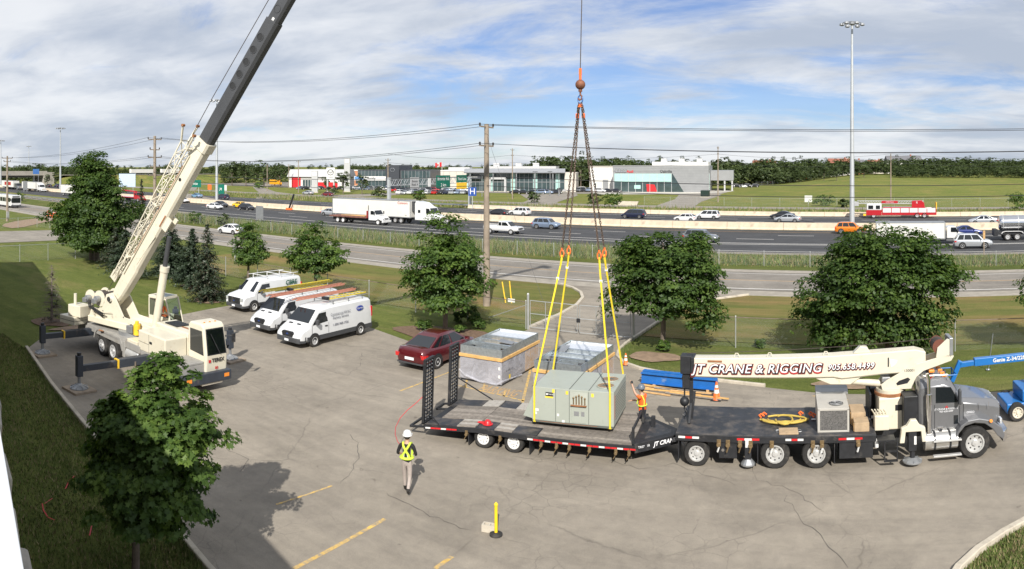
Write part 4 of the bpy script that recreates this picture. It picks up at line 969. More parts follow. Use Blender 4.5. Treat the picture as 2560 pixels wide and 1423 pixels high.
for i, (lab, px, d, top) in enumerate([('rounded tree in front of the black showroom', 858, 255, 424), ('dark tree between the pylon sign and the black showroom', 905, 250, 428), ('broad tree behind the school bus', 700, 330, 406), ('rounded tree left of the school bus', 660, 340, 397), ('bushy tree beside the bright pylon sign', 815, 262, 437), ('tall dark conifer shaped tree behind the white showroom', 1452, 300, 377), ('broad tree above the dealership white wall', 1380, 300, 384), ('tree by the corner of the field and car lot', 2092, 330, 405), ('dark tree below the red roofed house', 2060, 345, 412), ('rounded tree on the field edge near the light mast', 2160, 350, 400), ('tree clump by the overpass abutment', 118, 330, 432), ('second tree by the overpass abutment', 140, 335, 427), ('tree at the ramp west of the boom', 580, 360, 398), ('tree near the boom above the off ramp', 615, 350, 400)]):
    a = (px - X_ACROSS) / FOC; x, y = d * math.sin(a), d * math.cos(a)
    wood_tree(lab, x, y, max(4.5, EYE + (HORIZON - top) * d / FOC - terrain_z(x, y)), i % 6, 'single trees before the woodland')
# ================================================================== road vehicles
PLATE = mat('licence_plate', (0.7, 0.72, 0.75), 0.5, var=0.05)
def lerp(a, b, t): return a + (b - a) * t
def wheel_mesh(r, w, rim=0.62, seg=18, spokes=True):
    """wheel about the y axis, outer face at -y; returns (tyre mesh, rim mesh)"""
    T = Matrix.Rotation(R(90), 4, 'X')
    t = MB(); t.lathe([(r * .60, -w / 2), (r * .93, -w / 2), (r, -w * .36), (r, w * .36), (r * .93, w / 2), (r * .60, w / 2)], seg, 0, T, False)
    tm = t.mesh('tyre'); fixn(tm); tm.materials.append(RUBBER)
    q = MB()
    if r > .355:
        for k in range(8): a = k * math.pi / 4; q.cyl((r * .40 * math.cos(a), -w * .36, r * .40 * math.sin(a)), (r * .40 * math.cos(a), -w * .395, r * .40 * math.sin(a)), r * .055, n=8, m=1)
    q.lathe([(r * rim, -w * .30), (r * rim, w * .52), (r * rim * .86, w * .53), (r * rim * .80, w * .40), (r * .22, w * .34), (r * .17, w * .50), (.001, w * .52)], seg, 0, T)
    rm = q.mesh('rim'); fixn(rm); rm.materials.append(RIMM); rm.materials.append(BLACK)
    return tm, rm
RIMM = mat('wheel_rim_alloy', (0.48, 0.48, 0.48), 0.4, 0.25, var=0.25, vscale=8)
WHEELS = {}
def put_wheel(parent, x, y, r, w, key=None, rimmat=None, mirror=False):
    key = key or (round(r, 3), round(w, 3))
    if key not in WHEELS: WHEELS[key] = wheel_mesh(r, w)
    tm, rm = WHEELS[key]
    o = bpy.data.objects.new('wheel', None); COL.objects.link(o); o.parent = parent; o.location = (x, y, r); o.rotation_euler = (0, 0, math.pi if mirror else 0)
    part('tyre', tm, None, o); q = part('rim', rm, None, o)
    if rimmat: q.material_slots[0].link = 'OBJECT'; q.material_slots[0].material = rimmat
    return o
BODYPROXY = paint('car_paint', (0.5, 0.5, 0.5))
# station: x, half width, bottom z, shoulder z, top z
SPEC = {
 'sedan': dict(L=4.75, W=.92, wb=2.78, r=.335, st=[(-2.40, .60, .44, .62, .76), (-2.34, .76, .34, .76, .95), (-2.18, .86, .27, .85, 1.04), (-1.9, .90, .24, .89, 1.04), (-1.2, .92, .20, .92, .99), (0, .92, .20, .92, .98), (.9, .92, .20, .90, .97), (1.35, .91, .20, .82, .94), (1.95, .88, .24, .70, .82), (2.25, .80, .30, .60, .70), (2.38, .62, .38, .52, .58)],
               gh=dict(A=1.42, B=.36, C=-.72, D=-2.08, belt=.95, roof=1.45, wb=.82, wt=.58), panes=[(.06, .40), (.44, .74), (.78, .93)]),
 'hatch': dict(L=4.3, W=.89, wb=2.62, r=.325, st=[(-2.12, .74, .40, .62, .78), (-2.06, .84, .28, .84, 1.0), (-1.7, .88, .22, .90, 1.02), (-.6, .89, .20, .92, 1.0), (.9, .89, .20, .90, .98), (1.3, .88, .20, .82, .95), (1.8, .85, .24, .70, .82), (2.05, .78, .30, .60, .70), (2.16, .6, .38, .50, .58)],
               gh=dict(A=1.28, B=.45, C=-1.25, D=-2.0, belt=.97, roof=1.48, wb=.79, wt=.60), panes=[(.07, .42), (.46, .76), (.80, .95)]),
 'suv': dict(L=4.65, W=.93, wb=2.68, r=.365, st=[(-2.3, .76, .46, .70, .9), (-2.25, .88, .34, .92, 1.08), (-1.9, .92, .28, 1.0, 1.12), (-.6, .93, .26, 1.02, 1.10), (.9, .93, .26, 1.0, 1.08), (1.3, .92, .26, .94, 1.06), (1.9, .89, .30, .84, .98), (2.2, .82, .36, .72, .86), (2.33, .64, .44, .6, .7)],
             gh=dict(A=1.26, B=.55, C=-1.75, D=-2.18, belt=1.06, roof=1.68, wb=.84, wt=.66), panes=[(.07, .38), (.41, .69), (.72, .94)]),
 'minivan': dict(L=5.1, W=.98, wb=3.05, r=.345, st=[(-2.53, .82, .42, .7, .95), (-2.48, .93, .30, .95, 1.06), (-2.0, .97, .24, 1.0, 1.10), (-.6, .98, .22, 1.0, 1.08), (1.2, .98, .22, .98, 1.06), (1.6, .96, .22, .90, 1.02), (2.1, .92, .26, .78, .9), (2.4, .84, .34, .66, .76), (2.55, .66, .42, .55, .62)],
                 gh=dict(A=1.75, B=.85, C=-2.1, D=-2.45, belt=1.05, roof=1.74, wb=.88, wt=.68), panes=[(.08, .36), (.39, .66), (.69, .95)]),
}
def ring(x, w, zb, zs, zt):
    return [(x, -w * .70, zb), (x, -w * .93, zb + .04), (x, -w * .995, lerp(zb, zs, .45)), (x, -w, lerp(zb, zs, .75)), (x, -w * .965, zs), (x, -w * .86, zt - .012), (x, -w * .45, zt + .012), (x, w * .45, zt + .012), (x, w * .86, zt - .012), (x, w * .965, zs), (x, w, lerp(zb, zs, .75)), (x, w * .995, lerp(zb, zs, .45)), (x, w * .93, zb + .04), (x, w * .70, zb)]
def car_meshes(kind):
    s = SPEC[kind]; g = s['gh']
    st = s['st']; fine = []
    for i in range(len(st) - 1):
        p0, p1, p2, p3 = st[max(i - 1, 0)], st[i], st[i + 1], st[min(i + 2, len(st) - 1)]
        for t in (0, .25, .5, .75): fine.append(tuple(lerp(b_, c_, t) if k == 0 else .5 * (2 * b_ + (c_ - a_) * t + (2 * a_ - 5 * b_ + 4 * c_ - d_) * t * t + (3 * b_ - a_ - 3 * c_ + d_) * t ** 3) * .5 + .5 * lerp(b_, c_, t) for k, (a_, b_, c_, d_) in enumerate(zip(p0, p1, p2, p3))))
    b = MB(); b.loft([ring(*q) for q in fine + [st[-1]]])
    h = MB()
    zb = g['belt'] - .06
    Bp, Cp = (g['B'], g['roof'] + .02), (g['C'], g['roof'] + .02); a0 = (lerp(g['A'], g['B'], .82), lerp(zb, g['roof'], .82)); d0 = (lerp(g['D'], g['C'], .82), lerp(zb, g['roof'], .82)); m0 = (lerp(g['B'], g['C'], .32), g['roof'] + .03); m1 = (lerp(g['B'], g['C'], .68), g['roof'] + .03)
    bz = lambda p, c, q: [((1 - t) ** 2 * p[0] + 2 * t * (1 - t) * c[0] + t * t * q[0], (1 - t) ** 2 * p[1] + 2 * t * (1 - t) * c[1] + t * t * q[1]) for t in (0, .25, .5, .75, 1)]
    prof = [(g['A'], zb)] + bz(a0, Bp, m0) + bz(m1, Cp, d0) + [(g['D'], zb)]
    rings = []
    for side in (-1, 1):
        rings.append([(x, side * lerp(g['wb'], g['wt'], (z - zb) / (g['roof'] - zb)), z) for x, z in prof])
    inner = [[(x, y * .72, z + (.018 if z > g['roof'] - .1 else 0)) for x, y, z in rr] for rr in rings]
    h.loft([rings[0], inner[0], inner[1], rings[1]])
    return b, h
def side_pane(g, u0, u1, side, off=.012, z0=.05, z1=.07):
    zb = g['belt'] - .06; zt = g['roof']
    def P(u, z):
        t = (z - zb) / (zt - zb); x = lerp(lerp(g['A'], g['D'], u), lerp(g['B'], g['C'], u), t); y = lerp(g['wb'], g['wt'], t) + off
        return (x, side * y, z)
    a, b = g['belt'] + z0 - .05, zt - z1
    q = [P(u0, a), P(u1, a), P(u1, b), P(u0, b)]
    return q if side < 0 else q[::-1]
def end_pane(g, front, off=.014, m=.07):
    zb = g['belt'] - .06; zt = g['roof']
    x0, x1 = (g['A'], lerp(g['A'], g['B'], .93)) if front else (g['D'], lerp(g['D'], g['C'], .93))
    sgn = 1 if front else -1; d = Vector((x1 - x0, 0, (zt - zb) * .93)); nrm = Vector((abs(d.z), 0, abs(d.x))).normalized()
    def P(t, w): return (lerp(x0, x1, t) + nrm.x * off * sgn, w, lerp(zb, zb + (zt - zb) * .93, t) + nrm.z * off)
    wl, wh = lerp(g['wb'], g['wt'], .12) - m, lerp(g['wb'], g['wt'], .85) - m
    q = [P(.12, wl), P(.86, wh), P(.86, -wh), P(.12, -wl)]
    return q if front else q[::-1]
CARP = {}
def car_proto(kind, detail=True):
    """returns the list of (name, mesh, smooth, bevel, sub) for a kind of car"""
    if (kind, detail) in CARP: return CARP[(kind, detail)]
    s = SPEC[kind]; g = s['gh']; b, h = car_meshes(kind); W = s['W']; out = []
    fx, rx = s['st'][-2][0], s['st'][1][0]
    def fin(name, mb, m, smooth=True, ang=40):
        me = mb.mesh(name); fixn(me)
        for q in (m if isinstance(m, list) else [m]): me.materials.append(q)
        if smooth: me.polygons.foreach_set('use_smooth', [True] * len(me.polygons)); me.set_sharp_from_angle(angle=R(ang))
        out.append((name, me))
    if not detail:
        mb = MB(); k = 0
        for src in (b, h):
            k0 = len(mb.v); mb.v += src.v; mb.f += [tuple(i + k0 for i in f) for f in src.f]; mb.m += [0] * len(src.f)
        for sd in (-1, 1):
            mb.poly(side_pane(g, s['panes'][0][0], s['panes'][-1][1], sd, .02), 1)
            for x in (-s['wb'] / 2, s['wb'] / 2): mb.cyl((x, sd * (W - .2), s['r']), (x, sd * (W + .015), s['r']), s['r'], n=12, m=2); mb.cyl((x, sd * (W - .2), s['r']), (x, sd * (W + .03), s['r']), s['r'] * .6, n=8, m=3)
        mb.poly(end_pane(g, True), 1); mb.poly(end_pane(g, False), 1)
        me = mb.mesh('car'); 
        for q in (BODYPROXY, WINDOW, RUBBER, RIMM): me.materials.append(q)
        me.polygons.foreach_set('use_smooth', [True] * len(me.polygons)); me.set_sharp_from_angle(angle=R(40))
        CARP[(kind, detail)] = me
        return me
    fin('body', b, BODYPROXY, True, 62); fin('roof', h, BODYPROXY, True, 62)
    for sd in (-1, 1):
        for u0, u1 in s['panes']: mb = MB(); mb.poly(side_pane(g, u0, u1, sd)); fin('side_window', mb, WINDOW, False)
        mb = MB(); mb.cbox(g['A'] - .35, sd * (g['wb'] + .16), g['belt'] + .05, .13, .2, .14); fin('mirror', mb, BODYPROXY)
        mb = MB(); xh = fx - .10; w2 = s['st'][-2][1]
        mb.loft([[(xh + .12, sd * w2 * .72, s['st'][-2][3] - .06), (xh + .13, sd * w2 * .72, s['st'][-2][3] + .06)], [(xh + .04, sd * w2 * .97, s['st'][-2][3] - .05), (xh + .03, sd * w2 * .96, s['st'][-2][3] + .09)], [(xh - .2, sd * (s['st'][-3][1] + .012), s['st'][-3][3] - .03), (xh - .2, sd * (s['st'][-3][1] + .006), s['st'][-3][3] + .05)]], closed=False, caps=False); fin('headlight', mb, LAMPCLEAR, False)
        mb = MB(); zt = s['st'][1][3]
        mb.box(rx - .03, sd * W * .58, zt - .16, rx + .04, sd * W * .93, zt + .02); mb.box(rx + .02, sd * W * .86, zt - .14, rx + .22, sd * (W * .985), zt + .02); fin('tail_light', mb, LAMPRED, False)
        for x in (-s['wb'] / 2, s['wb'] / 2):
            mb = MB(); Rr = s['r'] + .07; pl = [(x + Rr * math.cos(a), max(.2, s['r'] + Rr * math.sin(a))) for a in [math.pi * (i / 12 * 1.24 - .12) for i in range(13)]]
            mb.prism(pl, 'y', sd * W * .75, sd * (W + .006)); fin('wheel_arch', mb, BLACK, False)
    mb = MB(); mb.poly(end_pane(g, True)); fin('windshield', mb, WINDOW, False)
    mb = MB(); mb.poly(end_pane(g, False)); fin('rear_window', mb, WINDOW, False)
    mb = MB(); w2 = s['st'][-2][1]; mb.box(fx + .04, -w2 * .55, s['st'][-2][2] + .06, fx + .15, w2 * .55, s['st'][-2][3] - .08); fin('grille', mb, DARKGREY, False)
    mb = MB(); mb.box(rx - .085, -.26, .52, rx - .05, .26, .64); fin('plate', mb, PLATE, False)
    mb = MB(); mb.box(rx - .06, -W * .8, s['st'][1][2] - .02, rx + .1, W * .8, s['st'][1][2] + .05); fin('rear_bumper', mb, DARKGREY, False)
    CARP[(kind, detail)] = out
    return out
PAINTS = {}
def carpaint(name, col, metal=0.0):
    if name not in PAINTS: PAINTS[name] = paint('car_paint_' + name, col, rough=.28, coat=1.0, metal=metal)
    return PAINTS[name]
CP = dict(white=carpaint('white', (.66, .66, .66)), silver=carpaint('silver', (.50, .52, .54), .5), grey=carpaint('grey', (.16, .17, .18), .4), black=carpaint('black', (.012, .012, .016)), blue=carpaint('blue', (.015, .03, .16), .2), bluegrey=carpaint('blue_grey', (.22, .28, .38), .4), orange=carpaint('orange', (.72, .20, .012), .2), yellow=carpaint('yellow', (.85, .52, .01)), red=carpaint('red', (.42, .012, .012)), maroon=carpaint('maroon', (.17, .012, .018), .2), navy=carpaint('navy', (.012, .016, .04)), skyblue=carpaint('sky_blue', (.18, .34, .50), .3), teal=carpaint('dark_teal', (.05, .10, .12), .2))
def car(kind, colour, label, x, y, rz, scale=1.0, group=None, name=None, rim=None):
    t = thing(name or {'sedan': 'car', 'hatch': 'car', 'suv': 'car', 'minivan': 'minivan'}[kind], label, 'minivan' if kind == 'minivan' else 'car', (x, y, 0), rz, group)
    t.scale = (scale,) * 3; s = SPEC[kind]
    for nm, me in car_proto(kind):
        o = part(nm, me, None, t)
        if me.materials[0] is BODYPROXY: o.material_slots[0].link = 'OBJECT'; o.material_slots[0].material = CP[colour] if isinstance(colour, str) else colour
    for sx in (-1, 1):
        for sd in (-1, 1): put_wheel(t, sx * s['wb'] / 2, sd * (s['W'] - .095), s['r'], .21, mirror=(sd > 0))
    return t
EASTB, WESTB = 0.0, math.pi
def on_road(px, Y): p = GY(px, Y); return p.x, p.y
def traffic(kind, colour, label, px, py, rz, scale=1.0):
    """py: where the near tyres touch the road"""
    d = FOC * EYE / (py - HORIZON); a = (px - X_ACROSS) / FOC; Y = d * math.cos(a) + SPEC[kind]['W'] * scale
    return car(kind, colour, label, Y * math.tan(a), Y, rz, scale, 'traffic on the highway')
traffic('sedan', 'white', 'white sedan driving west on the service road near the spruces', 578, 587, WESTB + .06)
traffic('suv', 'bluegrey', 'blue grey crossover right of the white pickup truck', 1366, 573, EASTB)
traffic('suv', 'grey', 'dark grey crossover half hidden behind the maple crown', 1752, 608, EASTB)
traffic('suv', 'orange', 'bright orange crossover beside the tall light mast', 2126, 585, EASTB)
traffic('sedan', 'blue', 'dark blue sedan ahead of the white box truck', 2415, 591, EASTB)
traffic('suv', 'silver', 'silver crossover in the nearest lane by the tanker', 2432, 622, EASTB, 1.03)
traffic('sedan', 'silver', 'silver sedan following the long white trailer', 829, 540, EASTB)
traffic('sedan', 'white', 'white sedan in the nearest highway lane behind the spruces', 537, 524, EASTB)
traffic('sedan', 'black', 'black sedan just behind the white sedan', 551, 518.5, EASTB)
traffic('sedan', 'yellow', 'yellow coupe beside the median barrier', 602, 520.5, EASTB)
traffic('hatch', 'black', 'black hatchback beside the yellow coupe', 616, 526, EASTB)
traffic('sedan', 'white', 'white car emerging beside the crane boom', 456, 507, EASTB)
traffic('sedan', 'skyblue', 'light blue car on the far carriageway near the off ramp', 492, 495, WESTB)
traffic('suv', 'navy', 'dark people carrier at the base of the mast behind the boom', 557, 499.5, WESTB)
traffic('hatch', 'black', 'black hatchback right of the wooden utility pole', 1245, 541.5, WESTB)
traffic('suv', 'white', 'white crossover following the black hatchback', 1299, 540, WESTB)
traffic('minivan', 'navy', 'black minivan alone on the far carriageway', 1584, 546, WESTB, .96)
traffic('hatch', 'white', 'white hatchback below the white minivan', 1713, 554.5, WESTB, .95)
traffic('minivan', 'white', 'white minivan behind the white hatchback', 1769, 548, WESTB, .92)
traffic('sedan', 'silver', 'silver sedan on the far carriageway left of the light mast', 1969, 556.5, WESTB)
traffic('sedan', 'black', 'black low car mostly hidden behind the silver sedan', 1956, 548, WESTB)
traffic('sedan', 'silver', 'silver coupe on the far carriageway above the blue sedan', 2457, 562, WESTB, 1.05)
traffic('sedan', 'silver', 'small silver car on the dealership lane', 770, 487, WESTB)
traffic('hatch', 'maroon', 'maroon car on the dealership lane near a bush', 818, 491, WESTB)
for i, (k, c, lab, px, py) in enumerate([('sedan', 'white', 'white car in the queue at the western edge', 6, 468), ('suv', 'bluegrey', 'grey blue car in the queue left of the lorries', 18, 470), ('sedan', 'teal', 'dark teal car in front of the red and white lorry', 33, 473), ('suv', 'navy', 'dark car on the far carriageway by the west mast', 143, 469), ('sedan', 'black', 'black car on the far carriageway near the overpass', 122, 468)]):
    traffic(k, c, lab, px, py, EASTB if i < 3 else WESTB)
# ---------------------------------------------------------------- trucks and buses in the traffic
TRAILERW = mat('white_trailer_skin', (0.66, 0.645, 0.60), 0.45, var=0.05, vscale=0.6, dirt=(0.55, 0.48, 0.40), dirt_amt=0.15)
ALU = mat('polished_tank_aluminium', (0.72, 0.72, 0.73), 0.16, 1.0, var=0.08)
def axle(t, x, W, r=.5, w=.28, rim=None, sides=(-1, 1)):
    for sd in sides: put_wheel(t, x, sd * (W - w / 2), r, w, mirror=(sd > 0), rimmat=rim)
SPLIT = {'corner_post', 'landing_leg', 'tank_band', 'bed_rail', 'service_pillar', 'canopy_pillar', 'panel_joint', 'pier', 'girder', 'load_boards', 'mullion', 'window', 'red_wall', 'slot_window', 'emblem_ring'}
def islands(mb):
    """split collected faces into loose pieces"""
    par = list(range(len(mb.v)))
    def find(a):
        while par[a] != a: par[a] = par[par[a]]; a = par[a]
        return a
    for f in mb.f:
        r0 = find(f[0])
        for i in f[1:]: par[find(i)] = r0
    out = {}
    for f, m in zip(mb.f, mb.m): out.setdefault(find(f[0]), []).append((f, m))
    res = []
    for fs in out.values():
        q = MB(); ids = {}
        for f, m in fs:
            for i in f:
                if i not in ids: ids[i] = len(q.v); q.v.append(mb.v[i])
            q.f.append(tuple(ids[i] for i in f)); q.m.append(m)
        res.append(q)
    return res
def P(name, m, parent, fn, bevel=0.0, smooth=False, T=None, split=False, **k):
    mb = MB(); mb.T = T; fn(mb)
    if split or name in SPLIT:
        for q in islands(mb): o = part(name, q, m, parent, bevel=bevel, smooth=smooth, **k)
        return o
    return part(name, mb, m, parent, bevel=bevel, smooth=smooth, **k)
def win(parent, pts, name='window', m=None):
    mb = MB(); mb.poly(pts); return part(name, mb, m or WINDOW, parent, fix=False)
def conv_cab(t, x, W, m, h=2.6, hood=1.7, sleeper=0.0, hz=1.75, roof=None):
    """bonneted truck cab: x = rear of the cab, nose towards +x; returns nose x"""
    x1 = x + sleeper + 1.35; xn = x1 + hood; rf = roof or h
    P('cab', m, t, lambda b: b.prism([(x, .75), (x1 + .25, .75), (x1 + .2, hz), (x1 - .22, h), (x + .2, rf), (x, rf - .15)], 'y', -W, W), .07)
    P('hood', m, t, lambda b: b.loft([[(x1 + .1, -W * .96, .8), (x1 + .1, W * .96, .8), (x1 + .1, W * .8, hz), (x1 + .1, -W * .8, hz)], [(xn - .15, -W * .86, .8), (xn - .15, W * .86, .8), (xn - .15, W * .62, hz - .28), (xn - .15, -W * .62, hz - .28)], [(xn, -W * .8, .82), (xn, W * .8, .82), (xn, W * .58, hz - .42), (xn, -W * .58, hz - .42)]]), .06)
    P('grille', CHROME, t, lambda b: b.box(xn + .005, -W * .42, .95, xn + .03, W * .42, hz - .5))
    P('bumper', m, t, lambda b: b.box(xn - .15, -W, .45, xn + .16, W, .80), .05)
    for sd in (-1, 1):
        q = [(x1 - .85, sd * (W + .008), hz + .02), (x1 + .12, sd * (W + .008), hz + .02), (x1 - .18, sd * (W + .008), h - .12), (x1 - .85, sd * (W + .008), h - .12)]
        win(t, q if sd < 0 else q[::-1], 'side_window')
        P('headlight', LAMPCLEAR, t, lambda b: b.box(xn - .1, sd * W * .62, .95, xn + .015, sd * W * .82, 1.15))
        P('mirror', DARKGREY, t, lambda b: b.box(x1 + .05, sd * (W + .05), hz + .05, x1 + .15, sd * (W + .25), hz + .55))
    win(t, [(x1 + .21, W * .86, hz + .05), (x1 - .18, W * .82, h - .07), (x1 - .18, -W * .82, h - .07), (x1 + .21, -W * .86, hz + .05)][::-1], 'windshield')
    return xn
def box_body(t, x0, x1, W, z0, z1, m, name='cargo_box'):
    o = P(name, m, t, lambda b: b.box(x0, -W, z0, x1, W, z1), .03)
    P('lower_rail', GREYMETAL, o, lambda b: b.box(x0 + .01, -W - .012, z0 - .12, x1 - .01, W + .012, z0 + .02))
    P('roof_rail', GREYMETAL, o, lambda b: b.box(x0 + .01, -W - .012, z1 - .08, x1 - .01, W + .012, z1 + .012))
    P('corner_post', GREYMETAL, o, lambda b: (b.box(x0 - .012, -W - .014, z0, x0 + .12, -W, z1), b.box(x1 - .12, -W - .014, z0, x1 + .012, -W, z1)))
    return o
def chassis(t, x0, x1, z=.95): P('chassis', BLACK, t, lambda b: (b.box(x0, -.45, z - .32, x1, -.3, z), b.box(x0, .3, z - .32, x1, .45, z), b.box(x0 + .3, -.9, z - .42, x0 + .45, .9, z - .3)))
# long white trailer with its tractor
t = thing('semi_truck', 'white semi truck hauling a very long plain white trailer', 'truck', (-84.0, 98.0, 0))
box_body(t, -9.6, 9.0, 1.3, 1.15, 3.95, TRAILERW, 'trailer_box')
chassis(t, -9.4, 9.0); axle(t, -7.8, 1.25); axle(t, -6.5, 1.25); axle(t, 5.6, 1.25); axle(t, 6.9, 1.25)
P('refrigeration_unit', DARKGREY, t, lambda b: b.box(9.02, -.9, 2.2, 9.5, .9, 3.9), .05)
P('landing_leg', BLACK, t, lambda b: (b.box(3.2, -1.0, .1, 3.4, -.85, 1.1), b.box(3.2, .85, .1, 3.4, 1.0, 1.1)))
P('side_skirt', WHITE, t, lambda b: b.box(-4.5, -1.26, .45, 3.0, -1.22, 1.04))
conv_cab(t, 9.9, 1.22, WHITE, 2.9, 1.9, 1.9, 1.9, roof=3.75); axle(t, 14.0, 1.2)
P('roof_fairing', WHITE, t, lambda b: b.loft([[(9.95, -1.15, 2.7), (9.95, 1.15, 2.7), (9.95, 1.05, 3.95), (9.95, -1.05, 3.95)], [(11.5, -1.1, 2.75), (11.5, 1.1, 2.75), (11.5, .95, 3.75), (11.5, -.95, 3.75)], [(12.7, -.95, 2.8), (12.7, .95, 2.8), (12.7, .8, 3.05), (12.7, -.8, 3.05)]]), .05)
win(t, [(10.6, -1.235, 2.0), (11.1, -1.235, 2.0), (11.1, -1.235, 2.5), (10.6, -1.235, 2.5)], 'sleeper_window')
text('Connors', t, (7.3, -1.318, 3.55), FACE_NEAR, .62, mat('connors_red', (.45, .08, .05), .6), offset=.012)
text('53x', t, (8.0, -1.318, 1.45), FACE_NEAR, .3, DARKGREY)
# white flatbed in front of it
t = thing('flatbed_truck', 'white truck with an empty rusty red flatbed beside the long trailer', 'truck', (-82.6, 92.4, 0))
P('flatbed', mat('rusty_red_deck', (.17, .075, .055), .8, var=.4, vscale=1.5), t, lambda b: b.box(-6.4, -1.25, 1.05, 2.4, 1.25, 1.28), .02)
P('headboard', mat('red_headboard', (.28, .03, .03), .6), t, lambda b: b.box(2.42, -1.25, 1.1, 2.58, 1.25, 2.35), .02)
P('load_boards', WOOD, t, lambda b: [b.cbox(-1.2 + .5 * i, -.6 + .35 * i, 1.36 + .02 * (i % 2), 5.5, .22, .08) for i in range(5)])
chassis(t, -6.2, 3.0); conv_cab(t, 2.75, 1.1, WHITE, 2.5, 1.75, 0, 1.72); axle(t, -4.4, 1.2, rim=WHITE); axle(t, -3.1, 1.2, rim=WHITE); axle(t, 4.9, 1.15, rim=WHITE)
P('exhaust_stack', CHROME, t, lambda b: b.cyl((2.68, -1.0, 1.2), (2.68, -1.0, 3.3), .08, n=10))
# pickup
t = thing('pickup_truck', 'old white extended cab pickup truck left of the blue grey crossover', 'pickup truck', (-53.1, 91.0, 0)); t.scale = (1.12,) * 3
P('body', WHITE, t, lambda b: b.loft([ring(-2.7, .86, .5, .98, 1.06), ring(-2.6, .92, .42, .98, 1.06), ring(1.0, .93, .4, .98, 1.06), ring(1.4, .93, .4, .96, 1.04), ring(2.3, .9, .42, .88, .98), ring(2.55, .84, .48, .8, .9)]), .02, True)
P('bed', BLACK, t, lambda b: b.box(-2.5, -.74, 1.075, -.65, .74, 1.09))
P('bed_rail', WHITE, t, lambda b: (b.box(-2.66, -.82, 1.04, -.6, -.72, 1.16), b.box(-2.66, .72, 1.04, -.6, .82, 1.16), b.box(-2.68, -.8, 1.04, -2.58, .8, 1.16)))
P('cab', WHITE, t, lambda b: b.prism([(-.55, 1.0), (1.45, 1.0), (.85, 1.62), (-.4, 1.64)], 'y', -.76, .76), .06)
for sd in (-1, 1):
    for a, c in ((-.4, .05), (.12, 1.1)):
        q = [(a, sd * .77, 1.1), (c + (.05 if c > 1 else 0), sd * .77, 1.1), (c - (.33 if c > 1 else 0), sd * .77, 1.55), (a + .03, sd * .77, 1.55)]; win(t, q if sd < 0 else q[::-1], 'side_window')
    P('headlight', LAMPCLEAR, t, lambda b: b.box(2.5, sd * .55, .66, 2.575, sd * .8, .82))
win(t, [(1.44, -.66, 1.06), (1.44, .66, 1.06), (.93, .62, 1.58), (.93, -.62, 1.58)], 'windshield')
P('grille', DARKGREY, t, lambda b: b.box(2.53, -.5, .62, 2.58, .5, .84)); P('bumper', CHROME, t, lambda b: b.box(2.45, -.88, .42, 2.68, .88, .58), .02)
for x in (-1.65, 1.55): axle(t, x, .93, .36, .22)
# white box truck behind the big maple
t = thing('box_truck', 'white box truck mostly hidden behind the largest maple', 'truck', (4.35, 91.8, 0))
box_body(t, -4.9, 4.0, 1.25, .75, 2.78, TRAILERW); chassis(t, -4.7, 4.2, .7); conv_cab(t, 4.2, 1.05, WHITE, 2.25, 1.35, 0, 1.5); axle(t, -3.2, 1.2, .45); axle(t, 6.0, 1.1, .45)
text('18x', t, (6.3, -1.06, 1.2), FACE_NEAR, .3, DARKGREY)
# tanker
t = thing('tanker_trailer', 'shiny cylindrical tanker trailer leaving at the eastern picture edge', 'tanker', (20.6, 94.9, 0))
TT = Matrix.Rotation(R(90), 4, 'Y')
P('tank', ALU, t, lambda b: b.lathe([(.3, -5.1), (.85, -5.0), (1.02, -4.8), (1.02, 5.0), (.85, 5.2), (.3, 5.3)], 28, 0, Matrix.Translation((.4, 0, 2.3)) @ TT), smooth=True)
P('tank_band', STEEL, t, lambda b: [b.lathe([(1.03, x), (1.05, x + .01), (1.05, x + .07), (1.03, x + .08)], 28, 0, Matrix.Translation((.4, 0, 2.3)) @ TT) for x in (-4.6, -2.5, 0, 2.5)])
P('rear_frame', BLACK, t, lambda b: (b.box(-5.0, -1.0, .8, 4.6, 1.0, 1.25), b.box(-5.4, -1.1, .6, -4.9, 1.1, 1.5)))
P('fender', WHITE, t, lambda b: b.prism([(-4.5, .95), (-4.3, 1.2), (-3.9, 1.28), (-2.0, 1.28), (-1.6, 1.2), (-1.4, .95), (-1.5, .95), (-1.7, 1.14), (-2.0, 1.21), (-3.9, 1.21), (-4.2, 1.14), (-4.4, .95)], 'y', -1.25, -.85))
for x in (-3.6, -2.3): axle(t, x, 1.22, .5, .28, RIMM)
# fire engine
FRED = paint('fire_engine_red', (.42, .012, .02))
t = thing('fire_truck', 'red and white fire truck with an aerial ladder on the far carriageway', 'fire truck', (4.2, 137.2, 0), math.pi)
P('cab', WHITE, t, lambda b: b.box(3.9, -1.25, 1.55, 6.75, 1.25, 2.75), .12); P('cab_lower', FRED, t, lambda b: b.box(3.9, -1.26, .55, 6.85, 1.26, 1.55), .05)
for sd in (-1, 1):
    for a, c in ((4.2, 5.0), (5.5, 6.45)): q = [(a, sd * 1.262, 1.75), (c, sd * 1.262, 1.75), (c, sd * 1.262, 2.45), (a, sd * 1.262, 2.45)]; win(t, q if sd < 0 else q[::-1], 'side_window')
win(t, [(6.765, -1.1, 1.7), (6.765, 1.1, 1.7), (6.76, 1.1, 2.5), (6.76, -1.1, 2.5)], 'windshield')
P('body', FRED, t, lambda b: b.box(-6.6, -1.25, .6, 3.85, 1.25, 1.75), .03)
for i in range(6): P('locker', WHITE, t, lambda b: b.box(-6.4 + i * 1.7, 1.252, 1.1, -4.85 + i * 1.7, 1.27, 1.95)); P('locker', WHITE, t, lambda b: b.box(-6.4 + i * 1.7, -1.27, 1.1, -4.85 + i * 1.7, -1.252, 1.95))
P('hose_bed', FRED, t, lambda b: b.box(-4.5, -1.1, 1.75, 3.6, 1.1, 2.1), .04)
